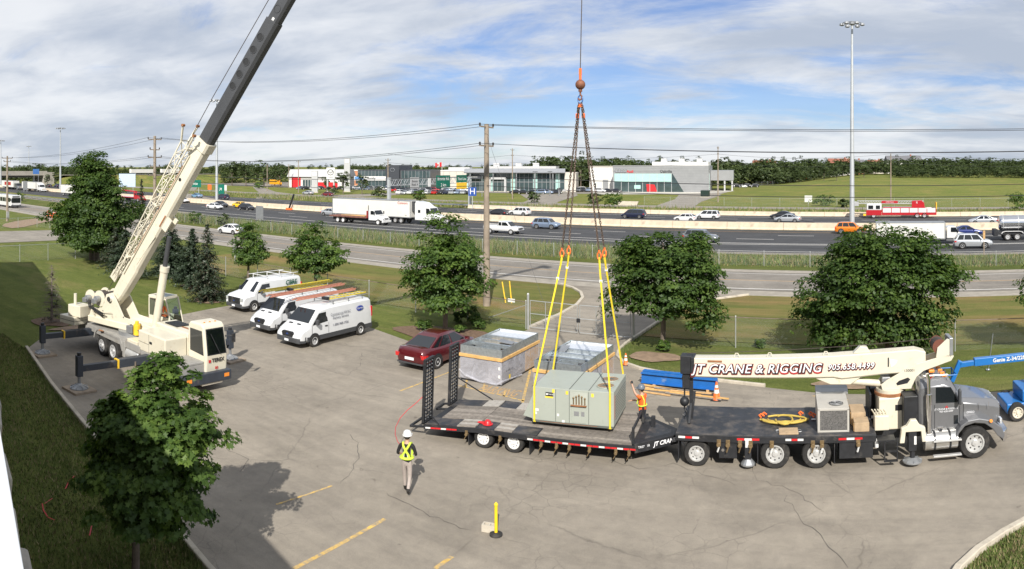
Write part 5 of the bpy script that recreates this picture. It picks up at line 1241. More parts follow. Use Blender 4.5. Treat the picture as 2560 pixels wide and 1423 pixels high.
P('turntable', FRED, t, lambda b: b.prism([(-4.4, 2.1), (-1.9, 2.1), (-1.9, 3.3), (-3.8, 3.4), (-4.3, 2.9)], 'y', -.55, .55), .05)
def ladder_truss(b):
    for y in (-.5, .5):
        for z in (2.75, 3.25): b.bar((-4.2, y, z), (8.6, y, z + .02), .08, .1)
        for i in range(24): x = -3.8 + i * .5; b.bar((x, y, 2.75), (x + .25, y, 3.25), .04, .04); b.bar((x + .25, y, 3.25), (x + .5, y, 2.75), .04, .04)
    for i in range(26): b.cyl((-4 + i * .48, -.5, 2.78), (-4 + i * .48, .5, 2.78), .025, n=5)
P('aerial_ladder', STEEL, t, ladder_truss); P('ladder_basket', STEEL, t, lambda b: (b.box(8.3, -.8, 2.3, 9.2, .8, 2.4), b.box(8.3, -.8, 2.4, 9.2, -.74, 3.1), b.box(8.3, .74, 2.4, 9.2, .8, 3.1), b.box(9.14, -.8, 2.4, 9.2, .8, 3.1)), .02)
nb = P('name_board', FRED, t, lambda b: (b.box(.8, .56, 2.85, 3.9, .62, 3.3)))
text('OAKVILLE', nb, (2.35, .64, 3.07), (R(90), 0, R(180)), .34, WHITE)
text('R', t, (-2.9, .57, 2.95), (R(90), 0, R(180)), .6, WHITE)
P('rear_guard', YELLOW, t, lambda b: b.box(-6.7, -1.2, 1.8, -6.55, 1.2, 3.0)); P('bumper', YELLOW, t, lambda b: b.box(6.86, -1.25, .45, 7.4, 1.25, .8), .05)
for x in (-4.3, -2.9, 5.4): axle(t, x, 1.25, .52, .3)
# western lorries
t = thing('semi_truck', 'white semi truck heading east near the overpass', 'truck', (-262, 105, 0))
box_body(t, -9, 6.2, 1.3, 1.1, 3.7, TRAILERW, 'trailer_box'); chassis(t, -9, 6.4); conv_cab(t, 6.8, 1.2, WHITE, 2.8, 1.6, 1.3, 1.85, roof=3.5); axle(t, -7, 1.25); axle(t, -5.7, 1.25); axle(t, 7.4, 1.25); axle(t, 10.2, 1.2)
t = thing('semi_truck', 'white lorry with red lettering queued at the western edge', 'truck', (-287, 105, 0))
box_body(t, -9, 6.2, 1.3, 1.1, 3.7, TRAILERW, 'trailer_box'); chassis(t, -9, 6.4); conv_cab(t, 6.8, 1.2, CP['grey'], 2.8, 1.6, 1.3, 1.85); axle(t, -7, 1.25); axle(t, -5.7, 1.25); axle(t, 10.2, 1.2)
P('red_panel', FRED, t, lambda b: b.box(-5, -1.33, 1.8, 3, -1.318, 3.2))
t = thing('box_truck', 'white lorry just showing left of the big maple', 'truck', (-214, 100, 0))
box_body(t, -7, 3.5, 1.3, 1.0, 3.7, TRAILERW); chassis(t, -7, 4); conv_cab(t, 3.8, 1.15, WHITE, 2.6, 1.6, 0, 1.75); axle(t, -5, 1.25); axle(t, 6.2, 1.2)
t = thing('flatbed_truck', 'red flatbed truck glimpsed behind the lattice of the crane boom', 'truck', (-176, 101, 0))
P('flatbed', FRED, t, lambda b: b.box(-7, -1.25, 1.05, 2.2, 1.25, 1.25), .02); chassis(t, -6.8, 2.6); conv_cab(t, 2.6, 1.15, FRED, 2.6, 1.7, 0, 1.75); axle(t, -5, 1.2); axle(t, -3.7, 1.2); axle(t, 5, 1.2)
P('loader_crane', FRED, t, lambda b: (b.box(1.3, -.4, 1.25, 2.0, .4, 2.9), b.bar((1.6, 0, 2.8), (-5.5, 0, 3.0), .35, .35)), .03)
t = thing('city_bus', 'white city bus coming along the service road at the western edge', 'bus', (-164.5, 59.2, 0))
P('body', WHITE, t, lambda b: b.box(-6, -1.27, .45, 6, 1.27, 2.95), .1); win(t, [(6.012, -1.1, 1.2), (6.012, 1.1, 1.2), (6.012, 1.1, 2.4), (6.012, -1.1, 2.4)], 'windshield')
P('destination_sign', DARKGREY, t, lambda b: b.box(6.0, -.9, 2.5, 6.02, .9, 2.82)); P('bumper', DARKGREY, t, lambda b: b.box(5.95, -1.25, .35, 6.1, 1.25, .7), .03)
for i in range(6): win(t, [(-5.5 + i * 1.85, -1.282, 1.4), (-3.85 + i * 1.85, -1.282, 1.4), (-3.85 + i * 1.85, -1.282, 2.4), (-5.5 + i * 1.85, -1.282, 2.4)], 'side_window')
for sd in (-1, 1): P('headlight', LAMPCLEAR, t, lambda b: b.box(6.0, sd * .8, .75, 6.03, sd * 1.1, .95)); P('mirror', BLACK, t, lambda b: b.box(6.1, sd * 1.35, 1.7, 6.2, sd * 1.55, 2.3))
for x in (-3, 4): axle(t, x, 1.25, .5, .3)
t = thing('school_bus', 'yellow school bus parked by the far showrooms', 'bus', (*G(690, 464)[:2], 0), R(-6)); SB = mat('school_bus_yellow', (.80, .36, .01), .4, var=.05)
P('body', SB, t, lambda b: b.box(-4.2, -1.2, .6, 2.4, 1.2, 2.9), .15); P('hood', SB, t, lambda b: b.box(2.4, -1.0, .6, 3.8, 1.0, 1.7), .12)
for i in range(7): win(t, [(-4.0 + i * .9, -1.212, 1.75), (-3.25 + i * .9, -1.212, 1.75), (-3.25 + i * .9, -1.212, 2.4), (-4.0 + i * .9, -1.212, 2.4)], 'side_window')
P('side_stripe', BLACK, t, lambda b: b.box(-4.1, -1.215, 1.2, 2.3, -1.203, 1.28))
for x in (-2.6, 2.9): axle(t, x, 1.15, .45, .26)
for i, yy in enumerate((212, 233)):
    t = thing('trailer', ['white box trailer on the overpass road, nearer of two', 'white box trailer on the overpass road, farther of two'][i], 'trailer', (-357, yy, 5.0), R(90)); box_body(t, -8.5, 7.5, 1.3, 1.0, 3.2, TRAILERW, 'trailer_box'); chassis(t, -8, 7); axle(t, -6, 1.25); axle(t, 6, 1.25)
# orange drums
for i, (px, py) in enumerate([(121, 541.5), (129, 545), (137, 545), (146, 546)]):
    p = G(px, py); t = thing('traffic_drum', ['first', 'second', 'third', 'fourth'][i] + ' orange traffic drum from the west beside the gravel turnout', 'traffic drum', (p.x, p.y, 0), 0, 'orange drums on the service road'); t.scale = (1.35, 1.35, 1.15)
    P('barrel', ORANGE, t, lambda b: b.lathe([(.3, 0), (.3, .1), (.26, .1), (.25, .95), (.2, 1.0)], 14)); P('base', BLACK, t, lambda b: b.lathe([(.38, 0), (.38, .08), (.3, .1)], 14))
    for z in (.25, .55, .85): P('band', WHITEREF, t, lambda b: b.lathe([(.262, z), (.27, z), (.27, z + .1), (.262, z + .1)], 14))
# guard rail at the west
t = thing('guard_rail', 'steel guard rail along the ramp at the western edge', 'guard rail', (-262, 80.2, 0))
P('beam', GALV, t, lambda b: b.bar((0, 0, .6), (92, .4, .6), .08, .32))
for i in range(24): P('post', POLEW, t, lambda b: b.box(i * 4, i * .017, 0, i * 4 + .2, .2 + i * .017, .8))
t = thing('guard_rail', 'steel guard rail beyond the nose of the long white trailer', 'guard rail', (-112, 142.4, 0))
P('beam', GALV, t, lambda b: b.bar((0, 0, .7), (34, 0, .7), .1, .35))
for i in range(10): P('post', POLEW, t, lambda b: b.box(i * 3.6, .1, 0, i * 3.6 + .2, .3, .9))
# overpass
t = thing('overpass', 'concrete road overpass spanning the highway at the western edge', 'bridge', (-357, 0, 0))
OVC = mat('overpass_concrete', (.36, .33, .29), .9, var=.12, vscale=.3)
P('deck', OVC, t, lambda b: b.box(-8, 62, 5.0, 8, 146, 6.4)); P('parapet', OVC, t, lambda b: (b.box(7.6, 60, 6.4, 8.02, 148, 7.3)))
P('girder', mat('girder_dark', (.16, .15, .14), .8), t, lambda b: [b.box(x, 62, 3.9, x + .7, 146, 5.0) for x in (-7, -3, 1, 5.5)])
P('abutment', OVC, t, lambda b: b.box(-8, 146, 0, 8.3, 152, 6.6)); P('pier', OVC, t, lambda b: [b.cyl((x, 110.3, 0), (x, 110.3, 4), .7, n=10) for x in (-6, -2, 2, 6)])
P('roadway', DRIVE, t, lambda b: b.box(-6.5, 152, 4.9, 6.5, 420, 5.05))
# ================================================================== dealerships, signs, houses
GREYCLAD = mat('grey_aluminium_cladding', (.30, .305, .31), .5, .3, var=.08, vscale=.4)
GREYJOINT = mat('cladding_joint', (.12, .12, .125), .6, var=.05)
LIGHTCLAD = mat('light_grey_fascia', (.48, .48, .48), .5, .2, var=.06)
DARKCLAD = mat('charcoal_cladding', (.05, .055, .065), .45, .2, var=.1)
CREAMW = mat('cream_stucco', (.56, .52, .455), .85, var=.06, vscale=.5)
WHITEW = mat('white_stucco', (.62, .61, .58), .8, var=.05, vscale=.5)
SHOWGLASS = mat('showroom_glass', (.05, .075, .08), .05, spec=.9, var=.3, vscale=.3)
FROST = mat('frosted_teal_glass', (.36, .56, .52), .25, spec=.6, var=.08, vscale=.3)
REDP = mat('showroom_red', (.55, .02, .025), .4, var=.1)
# grey dealership with the tall glass front; local x along the front, -y faces the highway
A0, A1 = Vector((-98.7, 250.5, 0)), Vector((-63.2, 257.5, 0)); ang = math.atan2(A1.y - A0.y, A1.x - A0.x); LA = (A1 - A0).length
t = thing('dealership', 'large grey clad car dealership with a sloping glass front', 'building', A0, ang)
P('wall', GREYCLAD, t, lambda b: b.box(0, .25, 0, LA, 34, 10.2))
P('penthouse', WHITEW, t, lambda b: b.box(14, 8, 10.2, LA - .5, 30, 11.6))
for i in range(17):    # cladding panels, row by row
    z = i * .6
    if z < 7.2: P('cladding_panel', GREYCLAD, t, lambda b: b.prism([(22.6 + (7.2 - z) * .62, z + .02), (LA, z + .02), (LA, z + .57), (22.6 + (7.2 - z - .57) * .62, z + .57)], 'y', .12, .25))
    else: P('cladding_panel', GREYCLAD, t, lambda b: b.box(-.05, .1, z + .02, LA, .25, z + .57))
for i in range(8):
    x0, x1 = .6 + i * 2.72, .6 + (i + 1) * 2.72 - .14
    P('upper_pane', FROST, t, lambda b: b.box(x0, .16, 4.1, x1, .22, 7.1)); P('lower_pane', SHOWGLASS, t, lambda b: b.box(x0, .16, .2, x1, .22, 4.0))
    P('mullion', LIGHTCLAD, t, lambda b: b.box(x1, .08, .2, x1 + .14, .24, 7.15))
P('sloping_pane', SHOWGLASS, t, lambda b: b.prism([(22.36, .2), (27.0, .2), (22.7, 7.1), (22.36, 7.1)], 'y', .14, .2))
P('red_display', REDP, t, lambda b: b.prism([(13.0, .4), (16.8, .4), (15.9, 3.0), (12.8, 3.2)], 'y', .09, .13)); P('poster', FROST, t, lambda b: b.box(8.2, .1, 1.4, 10.6, .14, 2.8))
P('rooftop_unit', LIGHTCLAD, t, lambda b: [b.box(x, 12, 11.6, x + 2.2, 14, 12.9) for x in (17, 24, 31)], split=True); P('plinth', mat('pale_plinth', (.55, .53, .48), .8), t, lambda b: b.box(-.1, -.3, 0, LA + .1, .1, .2))
P('side_panel', LIGHTCLAD, t, lambda b: b.prism([(2, 0), (6.6, 0), (6.0, 7.4), (3.6, 7.4)], 'x', LA + .01, LA + .08)); P('side_window', FROST, t, lambda b: b.prism([(2.4, .3), (6.1, .3), (5.6, 7.0), (3.9, 7.0)], 'x', LA + .09, LA + .14))
P('service_wing', GREYCLAD, t, lambda b: b.box(LA, 20, 4.2, LA + 9, 46, 8.2)); P('service_pillar', LIGHTCLAD, t, lambda b: [b.box(LA + x, 20.2, 0, LA + x + .6, 20.8, 4.2) for x in (2.5, 5.2, 8.2)])
rings = MB()
for i in range(4): rings.tube([(1.6 + i * 1.02 + .72 * math.cos(a), .02, 8.35 + .72 * math.sin(a)) for a in [k * math.pi / 10 for k in range(20)]], .11, 6, closed=True)
[part('emblem_ring', q, CHROME, t) for q in islands(rings)]
text('Audi', t, (6.6, .06, 7.9), FACE_NEAR, 1.35, REDP, offset=.03); text('Oakville', t, (20.2, .06, 7.95), FACE_NEAR, 1.35, DARKGREY, offset=.03)
text('here\nnow', t, (LA + .16, 2.0, 8.9), (R(90), 0, R(90)), 1.3, WHITEREF)
# glass fronted showroom left of it
B0, B1 = Vector((-152, 231, 0)), Vector((-112.5, 247, 0)); ang = math.atan2(B1.y - B0.y, B1.x - B0.x); LB = (B1 - B0).length
t = thing('dealership', 'glass fronted dealership with deep grey roof fascia', 'building', B0, ang)
P('wall', CREAMW, t, lambda b: b.box(0, 1.6, 0, LB, 30, 7.4)); P('fascia', mat('mid_grey_fascia', (.24, .25, .27), .5, .2), t, lambda b: b.prism([(-1.6, 7.2), (1.6, 7.2), (1.6, 9.0), (-.6, 9.0), (-1.8, 7.5)], 'x', -.4, LB - 4), .03)
P('upper_block', LIGHTCLAD, t, lambda b: b.box(6, 6, 7.4, LB - 8, 26, 9.9))
for i in range(22):
    x0 = .3 + i * (LB - 4.6) / 22; w = (LB - 4.6) / 22
    P('pane', SHOWGLASS if i % 5 else FROST, t, lambda b: b.box(x0, 1.45, .3, x0 + w - .16, 1.55, 7.1)); P('mullion', GREYMETAL, t, lambda b: b.box(x0 + w - .15, 1.35, .1, x0 + w, 1.62, 7.2))
P('transom', GREYMETAL, t, lambda b: b.box(0, 1.3, 3.7, LB - 4.5, 1.42, 3.9)); P('rooftop_unit', LIGHTCLAD, t, lambda b: [b.box(x, 12, 9.9, x + 2.4, 14, 11.2) for x in (9, 18, 25)], split=True); P('entrance', LIGHTCLAD, t, lambda b: (b.box(9, .4, 0, 9.8, 1.4, 5.6), b.box(15, .4, 0, 15.8, 1.4, 5.6), b.box(9, .4, 4.8, 15.8, 1.4, 5.6)))
P('canopy_pillar', GREYMETAL, t, lambda b: [b.cyl((x, -1.2, 0), (x, -1.2, 7.2), .22, n=10) for x in (2, 11, 20, 27, 34)])
P('sign_plate', DARKCLAD, t, lambda b: b.box(.3, -.1, 5.0, 6.0, .1, 6.6)); text('GENESIS', t, (3.2, -.13, 5.8), FACE_NEAR, .8, WHITEREF)
t2 = thing('white_wall_building', 'plain white stuccoed building between the two dealerships', 'building', (-111.5, 258, 0), R(8))
P('wall', WHITEW, t2, lambda b: b.box(0, 0, 0, 15, 24, 9.6)); P('parapet', CREAMW, t2, lambda b: b.box(-.15, -.15, 9.6, 15.1, 24, 10.0)); P('door', GREYCLAD, t2, lambda b: b.box(5.4, -.06, 0, 7.6, .0, 4.6))
for x in (2.2, 10.5, 12.5): P('slot_window', SHOWGLASS, t2, lambda b: b.box(x, -.05, 1.2, x + .5, 0, 3.2))
# cream block
t = thing('cream_building', 'long cream warehouse block behind the overhead signs', 'building', (*G(1044, 470)[:2], 0), R(21))
P('wall', CREAMW, t, lambda b: b.box(0, 0, 0, 33, 30, 7.6)); P('wall_panel', GREYCLAD, t, lambda b: b.box(-5.5, -.2, 0, 3, 30, 7.9)); P('parapet', WHITEW, t, lambda b: b.box(3, -.2, 7.6, 33, 30, 8.1)); P('rooftop_box', LIGHTCLAD, t, lambda b: b.box(12, 10, 8.1, 22, 16, 9.4))
for i in range(9): P('panel_joint', GREYJOINT, t, lambda b: b.box(6 + i * 3, -.03, .2, 6.06 + i * 3, 0, 7.5))
# black showroom with pylon
t = thing('showroom', 'black and glass car showroom with a projecting dark tower', 'building', (*G(893, 472)[:2], 0), R(22))
P('wall', DARKCLAD, t, lambda b: b.box(0, .6, 0, 33, 26, 8.3)); P('tower', DARKCLAD, t, lambda b: b.box(13.5, -1, 0, 19.5, 20, 10.4))
for i in range(8):
    P('upper_pane', SHOWGLASS, t, lambda b: b.box(.3 + i * 1.6, .5, 5.6, 1.75 + i * 1.6, .58, 7.8)); P('lower_pane', SHOWGLASS, t, lambda b: b.box(.3 + i * 1.6, .5, .3, 1.75 + i * 1.6, .58, 3.6))
for i in range(8): P('east_pane', SHOWGLASS, t, lambda b: b.box(20 + i * 1.6, .5, .6, 21.45 + i * 1.6, .58, 7.8)); 
P('mullion', GREYMETAL, t, lambda b: [b.box(.15 + i * 1.6, .4, .3, .28 + i * 1.6, .6, 8) for i in range(8)] + [b.box(19.85 + i * 1.6, .4, .3, 19.98 + i * 1.6, .6, 8) for i in range(9)])
o = P('sign_board', WHITEREF, t, lambda b: b.box(-1.4, .0, 3.7, 13.2, .45, 5.5)); text('Buddy', o, (6.6, -.03, 4.6), FACE_NEAR, 1.5, DARKGREY, offset=.04); P('sign_end', mat('sign_blue', (.10, .25, .5), .5), o, lambda b: b.box(-1.2, -.02, 3.9, 3.0, -.005, 5.3))
P('emblem', CHROME, t, lambda b: b.tube([(16.5 + 1.0 * math.cos(a), -1.06, 8.3 + .75 * math.sin(a)) for a in [k * math.pi / 8 for k in range(16)]], .12, 5, closed=True))
p = G(827, 484); t = thing('pylon_sign', 'white pylon sign with an oval winged emblem on two legs', 'sign', (p.x, p.y, 0), R(22))
P('sign_face', WHITEREF, t, lambda b: b.box(-1.6, -.3, 5.2, 1.6, .3, 9.4), .06); P('leg', LIGHTCLAD, t, lambda b: b.box(-1.5, -.25, 0, -1.0, .25, 5.2)); P('leg', LIGHTCLAD, t, lambda b: b.box(1.0, -.25, 0, 1.5, .25, 5.2))
P('emblem', DARKGREY, t, lambda b: (b.tube([(1.15 * math.cos(a), -.33, 7.7 + .95 * math.sin(a)) for a in [k * math.pi / 9 for k in range(18)]], .13, 5, closed=True), b.tube([(-1.0, -.33, 7.9), (-.3, -.33, 7.8), (0, -.33, 7.35), (.3, -.33, 7.8), (1.0, -.33, 7.9)], .12, 5))); text('mazda', t, (0, -.33, 6.0), FACE_NEAR, .8, DARKGREY)
t = thing('showroom', 'red and white showroom with a pale gabled roof near the school bus', 'building', (*G(722, 469)[:2], 0), R(24))
P('wall', WHITEW, t, lambda b: b.box(0, 0, 0, 26, 18, 5.0)); P('red_wall', REDP, t, lambda b: (b.box(1.5, -.15, 0, 6, 0, 5.2), b.box(14, -.15, 0, 24, 0, 2.6))); P('roof', LIGHTCLAD, t, lambda b: b.prism([(-1, 5), (19, 5), (15, 8.4), (3, 8.4)], 'x', -.6, 26.6))
for i in range(5): P('window', SHOWGLASS, t, lambda b: b.box(7 + i * 1.35, -.06, .8, 8.15 + i * 1.35, 0, 3.6))
t = thing('store', 'low orange trimmed store partly hidden behind trees', 'building', (*G(790, 463)[:2], 0), R(22)); P('wall', mat('orange_brick', (.45, .20, .10), .8), t, lambda b: b.box(0, 0, 0, 26, 15, 7.5)); P('parapet', WHITEW, t, lambda b: b.box(-.2, -.2, 7.5, 26.2, 15, 8.0)); P('window', SHOWGLASS, t, lambda b: [b.box(2 + i * 4, -.06, 1, 5 + i * 4, 0, 4) for i in range(6)])
for lab, px, py, h in [('slim grey totem sign beside the orange store', 787, 482, 8.2), ('grey totem sign near the black showroom', 868, 480, 13.0)]:
    p = G(px, py); t = thing('totem_sign', lab, 'sign', (p.x, p.y, 0), R(22)); P('panel', LIGHTCLAD, t, lambda b: b.box(-1.2, -.3, .3, 1.2, .3, h), .05); P('badge', WHITEREF, t, lambda b: b.box(-.8, -.33, h - 1.8, .8, -.3, h - .5)); P('footing', CONCRETE, t, lambda b: b.box(-1.4, -.5, 0, 1.4, .5, .3))
# flag
p = G(1105, 486); t = thing('flagpole', 'white flagpole flying a red and white maple leaf flag', 'flagpole', (p.x, p.y, 0)); d = math.hypot(p.x, p.y); hf = EYE + (HORIZON - 405) * d / FOC
P('pole', WHITE, t, lambda b: b.cyl((0, 0, 0), (0, 0, hf), .13, .07, n=8))
def flagpoly(x0, x1, z0, z1, n=6, y=0.0):
    q = MB()
    for i in range(n):
        a, c = lerp(x0, x1, i / n), lerp(x0, x1, (i + 1) / n); f = lambda x: .25 * math.sin(x * 1.7)
        q.poly([(a, f(a) + y, z0 + .08 * a), (c, f(c) + y, z0 + .08 * c), (c, f(c) + y, z1 + .08 * c), (a, f(a) + y, z1 + .08 * a)])
    return q
part('flag_red', flagpoly(-.1, -.9, hf - 1.7, hf - .1), REDP, t); part('flag_white', flagpoly(-.9, -2.3, hf - 1.7, hf - .1), WHITEREF, t); part('flag_red', flagpoly(-2.3, -3.1, hf - 1.7, hf - .1), REDP, t)
part('flag_leaf', MB().poly([(-1.6 + .45 * x, .25 * math.sin(-1.6 * 1.7) - .15, hf - 1.02 + .5 * z) for x, z in [(0, -1), (.15, -.5), (.9, -.4), (.6, 0), (.95, .3), (.35, .35), (0, 1), (-.35, .35), (-.95, .3), (-.6, 0), (-.9, -.4), (-.15, -.5)]]), REDP, t)
# overhead sign gantry across the far carriageway
t = thing('sign_gantry', 'steel truss sign gantry spanning the far carriageway with green road signs', 'sign gantry', (-92.5, 112.2, 0), R(90))
P('post', POLEM, t, lambda b: b.box(-.3, -.3, 0, .3, .3, 7.6), .03); P('post', POLEM, t, lambda b: b.box(29.9, -.3, 0, 30.5, .3, 7.6), .03)
def truss(b):
    for y in (-.5, .5):
        for z in (6.0, 7.3): b.bar((-.3, y, z), (30.4, y, z), .1, .1)
        for i in range(15): b.bar((i * 2, y, 6.0), (i * 2 + 1, y, 7.3), .06, .06); b.bar((i * 2 + 1, y, 7.3), (i * 2 + 2, y, 6.0), .06, .06)
P('truss', POLEM, t, truss)
GREEN = mat('road_sign_green', (.0, .13, .085), .4, var=.06)
def road_sign(x0, x1, z0, z1, m, lines, size):
    o = P('sign_panel', m, t, lambda b: b.box(x0, -.72, z0, x1, -.62, z1)); 
    for i, s in enumerate(lines): text(s, o, ((x0 + x1) / 2, -.74, z1 - (i + .55) * (z1 - z0) / max(1, len(lines))), FACE_NEAR, size, WHITEREF, offset=.01)
    return o
road_sign(15.6, 20.9, 5.1, 7.9, GREEN, ['Bronte Rd.', '2 km'], 1.05); o = road_sign(23.6, 27.8, 6.2, 7.9, GREEN, ['Third Line'], .85)
P('exit_panel', YELLOW, t, lambda b: b.box(23.6, -.72, 4.7, 27.8, -.62, 6.15)); P('sign_panel', LIGHTCLAD, t, lambda b: b.box(6.2, -.7, 5.2, 9.2, -.62, 7.6)); P('sign_panel', WHITEREF, t, lambda b: b.box(12.5, -.7, 5.5, 13.5, -.62, 7.4))
text('Bronte\nRoad ↗', t, (7.7, -.74, 6.4), FACE_NEAR, .7, DARKGREY)
def post_sign(lab, px, py, w, z0, z1, m, s=None, size=1.0, legs=2, face=0.0, tm=None):
    p = G(px, py); t_ = thing('road_sign', lab, 'road sign', (p.x, p.y, 0), face)
    for q in ((-.35, .35) if legs == 2 else (0,)): P('post', POLEM, t_, lambda b: b.box(q * w - .06, .04, 0, q * w + .06, .14, z1))
    o = P('panel', m, t_, lambda b: b.box(-w / 2, -.03, z0, w / 2, .03, z1))
    if s: text(s, o, (0, -.045, (z0 + z1) / 2), FACE_NEAR, size, tm or WHITEREF)
post_sign('blue hospital sign with a white H on the gantry post', 1181, 522, 1.9, 3.0, 5.0, mat('hospital_blue', (.02, .07, .30), .4), 'H', 2.0, 1, R(20))
post_sign('grey diamond sign back on a post above the spruces', 649, 556, 2.0, .6, 2.9, GREYMETAL, legs=1)
post_sign('small green exit sign beside the mast behind the boom', 551, 497, 2.6, 1.4, 4.4, GREEN, '↗', 1.6, 1, R(30))
post_sign('small white regulatory sign beside the exit sign', 564, 492, 1.2, 2.0, 3.8, WHITEREF, legs=1)
post_sign('green and white sign at the start of the off ramp', 482, 491, 6.0, 3.0, 5.4, GREEN, 'Bronte', 1.3, 2, R(30))
post_sign('grey back of a large sign beside the western lorries', 63, 480, 4.6, .8, 4.2, GREYMETAL)
post_sign('blue motorist sign behind the western lorries', 90, 466, 8.0, 6.0, 8.5, mat('motorist_blue', (.03, .12, .35), .4), legs=2)
post_sign('white edged sign right of the big maple', 318, 480, 7.0, 2.0, 7.0, mat('pale_blue_sign', (.45, .55, .66), .5), legs=2, face=R(35))
post_sign('orange work sign on the ramp island', 524, 478, 2.4, .6, 2.6, ORANGE, legs=1)
post_sign('small white sign on the lawn before the maples', 586, 655, .5, .9, 1.75, POSTM, legs=1)
post_sign('tiny white sign at the foot of the field', 2021, 510, 2.0, .5, 2.2, WHITEREF, legs=1)
# leaning delineator and steel post on the lawn
p = G(2470, 925); t = thing('sign_post', 'bare slanting steel sign post on the lawn beyond the grey truck', 'sign post', (p.x, p.y, 0)); P('post', GALV, t, lambda b: (b.bar((0, 0, -.1), (.25, .05, 1.75), .07, .03), b.box(-.1, -.1, 0, .1, .1, .03)))
p = G(2460, 640); t = thing('road_sign', 'thin wooden stake with a narrow marker in the reeds', 'road sign', (p.x, p.y, 0)); P('post', POLEW, t, lambda b: b.box(-.05, -.05, 0, .05, .05, 2.9)); P('marker', WOOD, t, lambda b: b.box(-.12, -.09, 1.9, .12, -.055, 2.8))
p = G(627, 531); t = thing('leaning_barrier', 'tipped steel lift barrier with an orange base by the median', 'barrier', (-119.5, 109.3, 0)); P('arm', BLACK, t, lambda b: b.bar((0, 0, .3), (1.6, 0, 3.6), .3, .3)); P('base', ORANGE, t, lambda b: b.box(-.8, -.3, 0, .8, .3, .4))
p = G(1908, 492); t = thing('transformer_box', 'dark green utility box beside the dealership drive', 'utility box', (*G(1763, 493)[:2], 0)); P('cabinet', mat('dark_green_cabinet', (.012, .03, .022), .5), t, lambda b: b.box(-1.3, -1, .2, 1.3, 1, 2.2), .05); P('pad', CONCRETE, t, lambda b: b.box(-1.5, -1.2, 0, 1.5, 1.2, .2))
t = thing('culvert', 'pale concrete culvert headwall on the verge before the grey dealership', 'culvert', (*G(1570, 513)[:2], 0)); P('headwall', CONCRETE, t, lambda b: b.prism([(-2.4, 0), (2.4, 0), (2.9, 1.0), (-2.9, 1.0)], 'y', -.2, .2)); P('apron', CONCRETE, t, lambda b: b.box(-2.2, -1.6, 0, 2.2, -.2, .15))
# houses on the field edge
BRICKR = mat('red_brick_wall', (.35, .13, .08), .85, var=.2, vscale=1); ROOFR = mat('red_brown_roof', (.26, .10, .065), .8, var=.2, vscale=1); ROOFG = mat('grey_shingle_roof', (.14, .14, .15), .8, var=.2)
def house(lab, px, d, ztop, w, roofm, wallm):
    a = (px - X_ACROSS) / FOC; x, y = d * math.sin(a), d * math.cos(a); z = EYE + (HORIZON - ztop) * d / FOC
    t_ = thing('house', lab, 'house', (x, y, 0), R(12)); P('wall', wallm, t_, lambda b: b.box(-w / 2, 0, terrain_z(x, y) - .5, w / 2, 9, z - 3)); P('roof', roofm, t_, lambda b: b.prism([(-.7, z - 3.1), (9.7, z - 3.1), (4.5, z)], 'x', -w / 2 - .5, w / 2 + .5)); P('chimney', BRICKR, t_, lambda b: b.box(w * .2, 4, z - 1.6, w * .2 + .9, 5, z + .8))
    for q in (-.3, .0, .3): P('window', SHOWGLASS, t_, lambda b: b.box(q * w - .6, -.05, z - 5.2, q * w + .6, 0, z - 3.8))
house('red roofed house among the trees left of the light mast', 2102, 440, 396, 14, ROOFR, WHITEW); house('grey roofed house right of the light mast', 2140, 445, 399, 11, ROOFG, BRICKR); house('small house peeking over the woodland', 2192, 440, 400, 9, ROOFR, CREAMW); house('red brick house roof behind the service wing', 1912, 440, 401, 14, ROOFR, BRICKR); house('long grey roof above the woodland', 2262, 450, 389, 22, ROOFG, WHITEW)
# ---------------------------------------------------------------- parked stock of the dealerships (small in the picture: one mesh each)
rk = random.Random(31); cols = ['white', 'silver', 'grey', 'black', 'bluegrey', 'navy', 'white', 'black', 'red', 'grey']
def park_row(px0, px1, py, step, where, rz=R(100), kinds=('sedan', 'suv', 'hatch')):
    px = px0
    while px < px1:
        c = rk.choice(cols); k = rk.choice(kinds); p = G(px, py + rk.uniform(-.3, .3)); me = car_proto(k, False); z = terrain_z(p.x, p.y)
        o = part('parked_car', me); o.location = (p.x, p.y, z); o.rotation_euler = (0, 0, rz + rk.uniform(-.06, .06) + (math.pi if rk.random() < .3 else 0))
        o.material_slots[0].link = 'OBJECT'; o.material_slots[0].material = CP[c]
        tag(o, f'{c.replace("bluegrey", "blue grey")} {dict(sedan="sedan", suv="crossover", hatch="hatchback")[k]} parked {where}', 'car', f'cars parked {where}'); px += step * rk.uniform(.85, 1.2)
park_row(1002, 1176, 486, 13, 'in the front row below the green signs'); park_row(985, 1180, 479.5, 13, 'in the second row below the green signs', R(20)); park_row(1290, 1398, 485, 19, 'before the glass fronted dealership', R(12)); park_row(1300, 1478, 479.5, 12, 'close to the glass fronted dealership', R(100)); park_row(1400, 1500, 477.5, 14, 'by the white wall', R(30))
park_row(752, 808, 474, 11, 'beside the totem sign', R(60)); park_row(850, 985, 474.5, 13, 'before the black showroom', R(25)); park_row(1842, 1895, 469, 13, 'under the service wing', R(20)); park_row(1500, 1560, 481, 20, 'at the corner of the sloping glass front', R(12))
park_row(1900, 2045, 449, 8, 'in the top row of the storage lot', R(20)); park_row(1895, 2015, 453, 9, 'in the middle row of the storage lot', R(20)); park_row(1893, 1985, 457.5, 10, 'in the lowest row of the storage lot', R(20))
fence('black fence closing the storage lot beside the field', [tuple(G(1890, 466)[:2]), tuple(G(1980, 459)[:2]), tuple(G(2060, 442)[:2])], 2.2, 8, rail_m=BLACK)
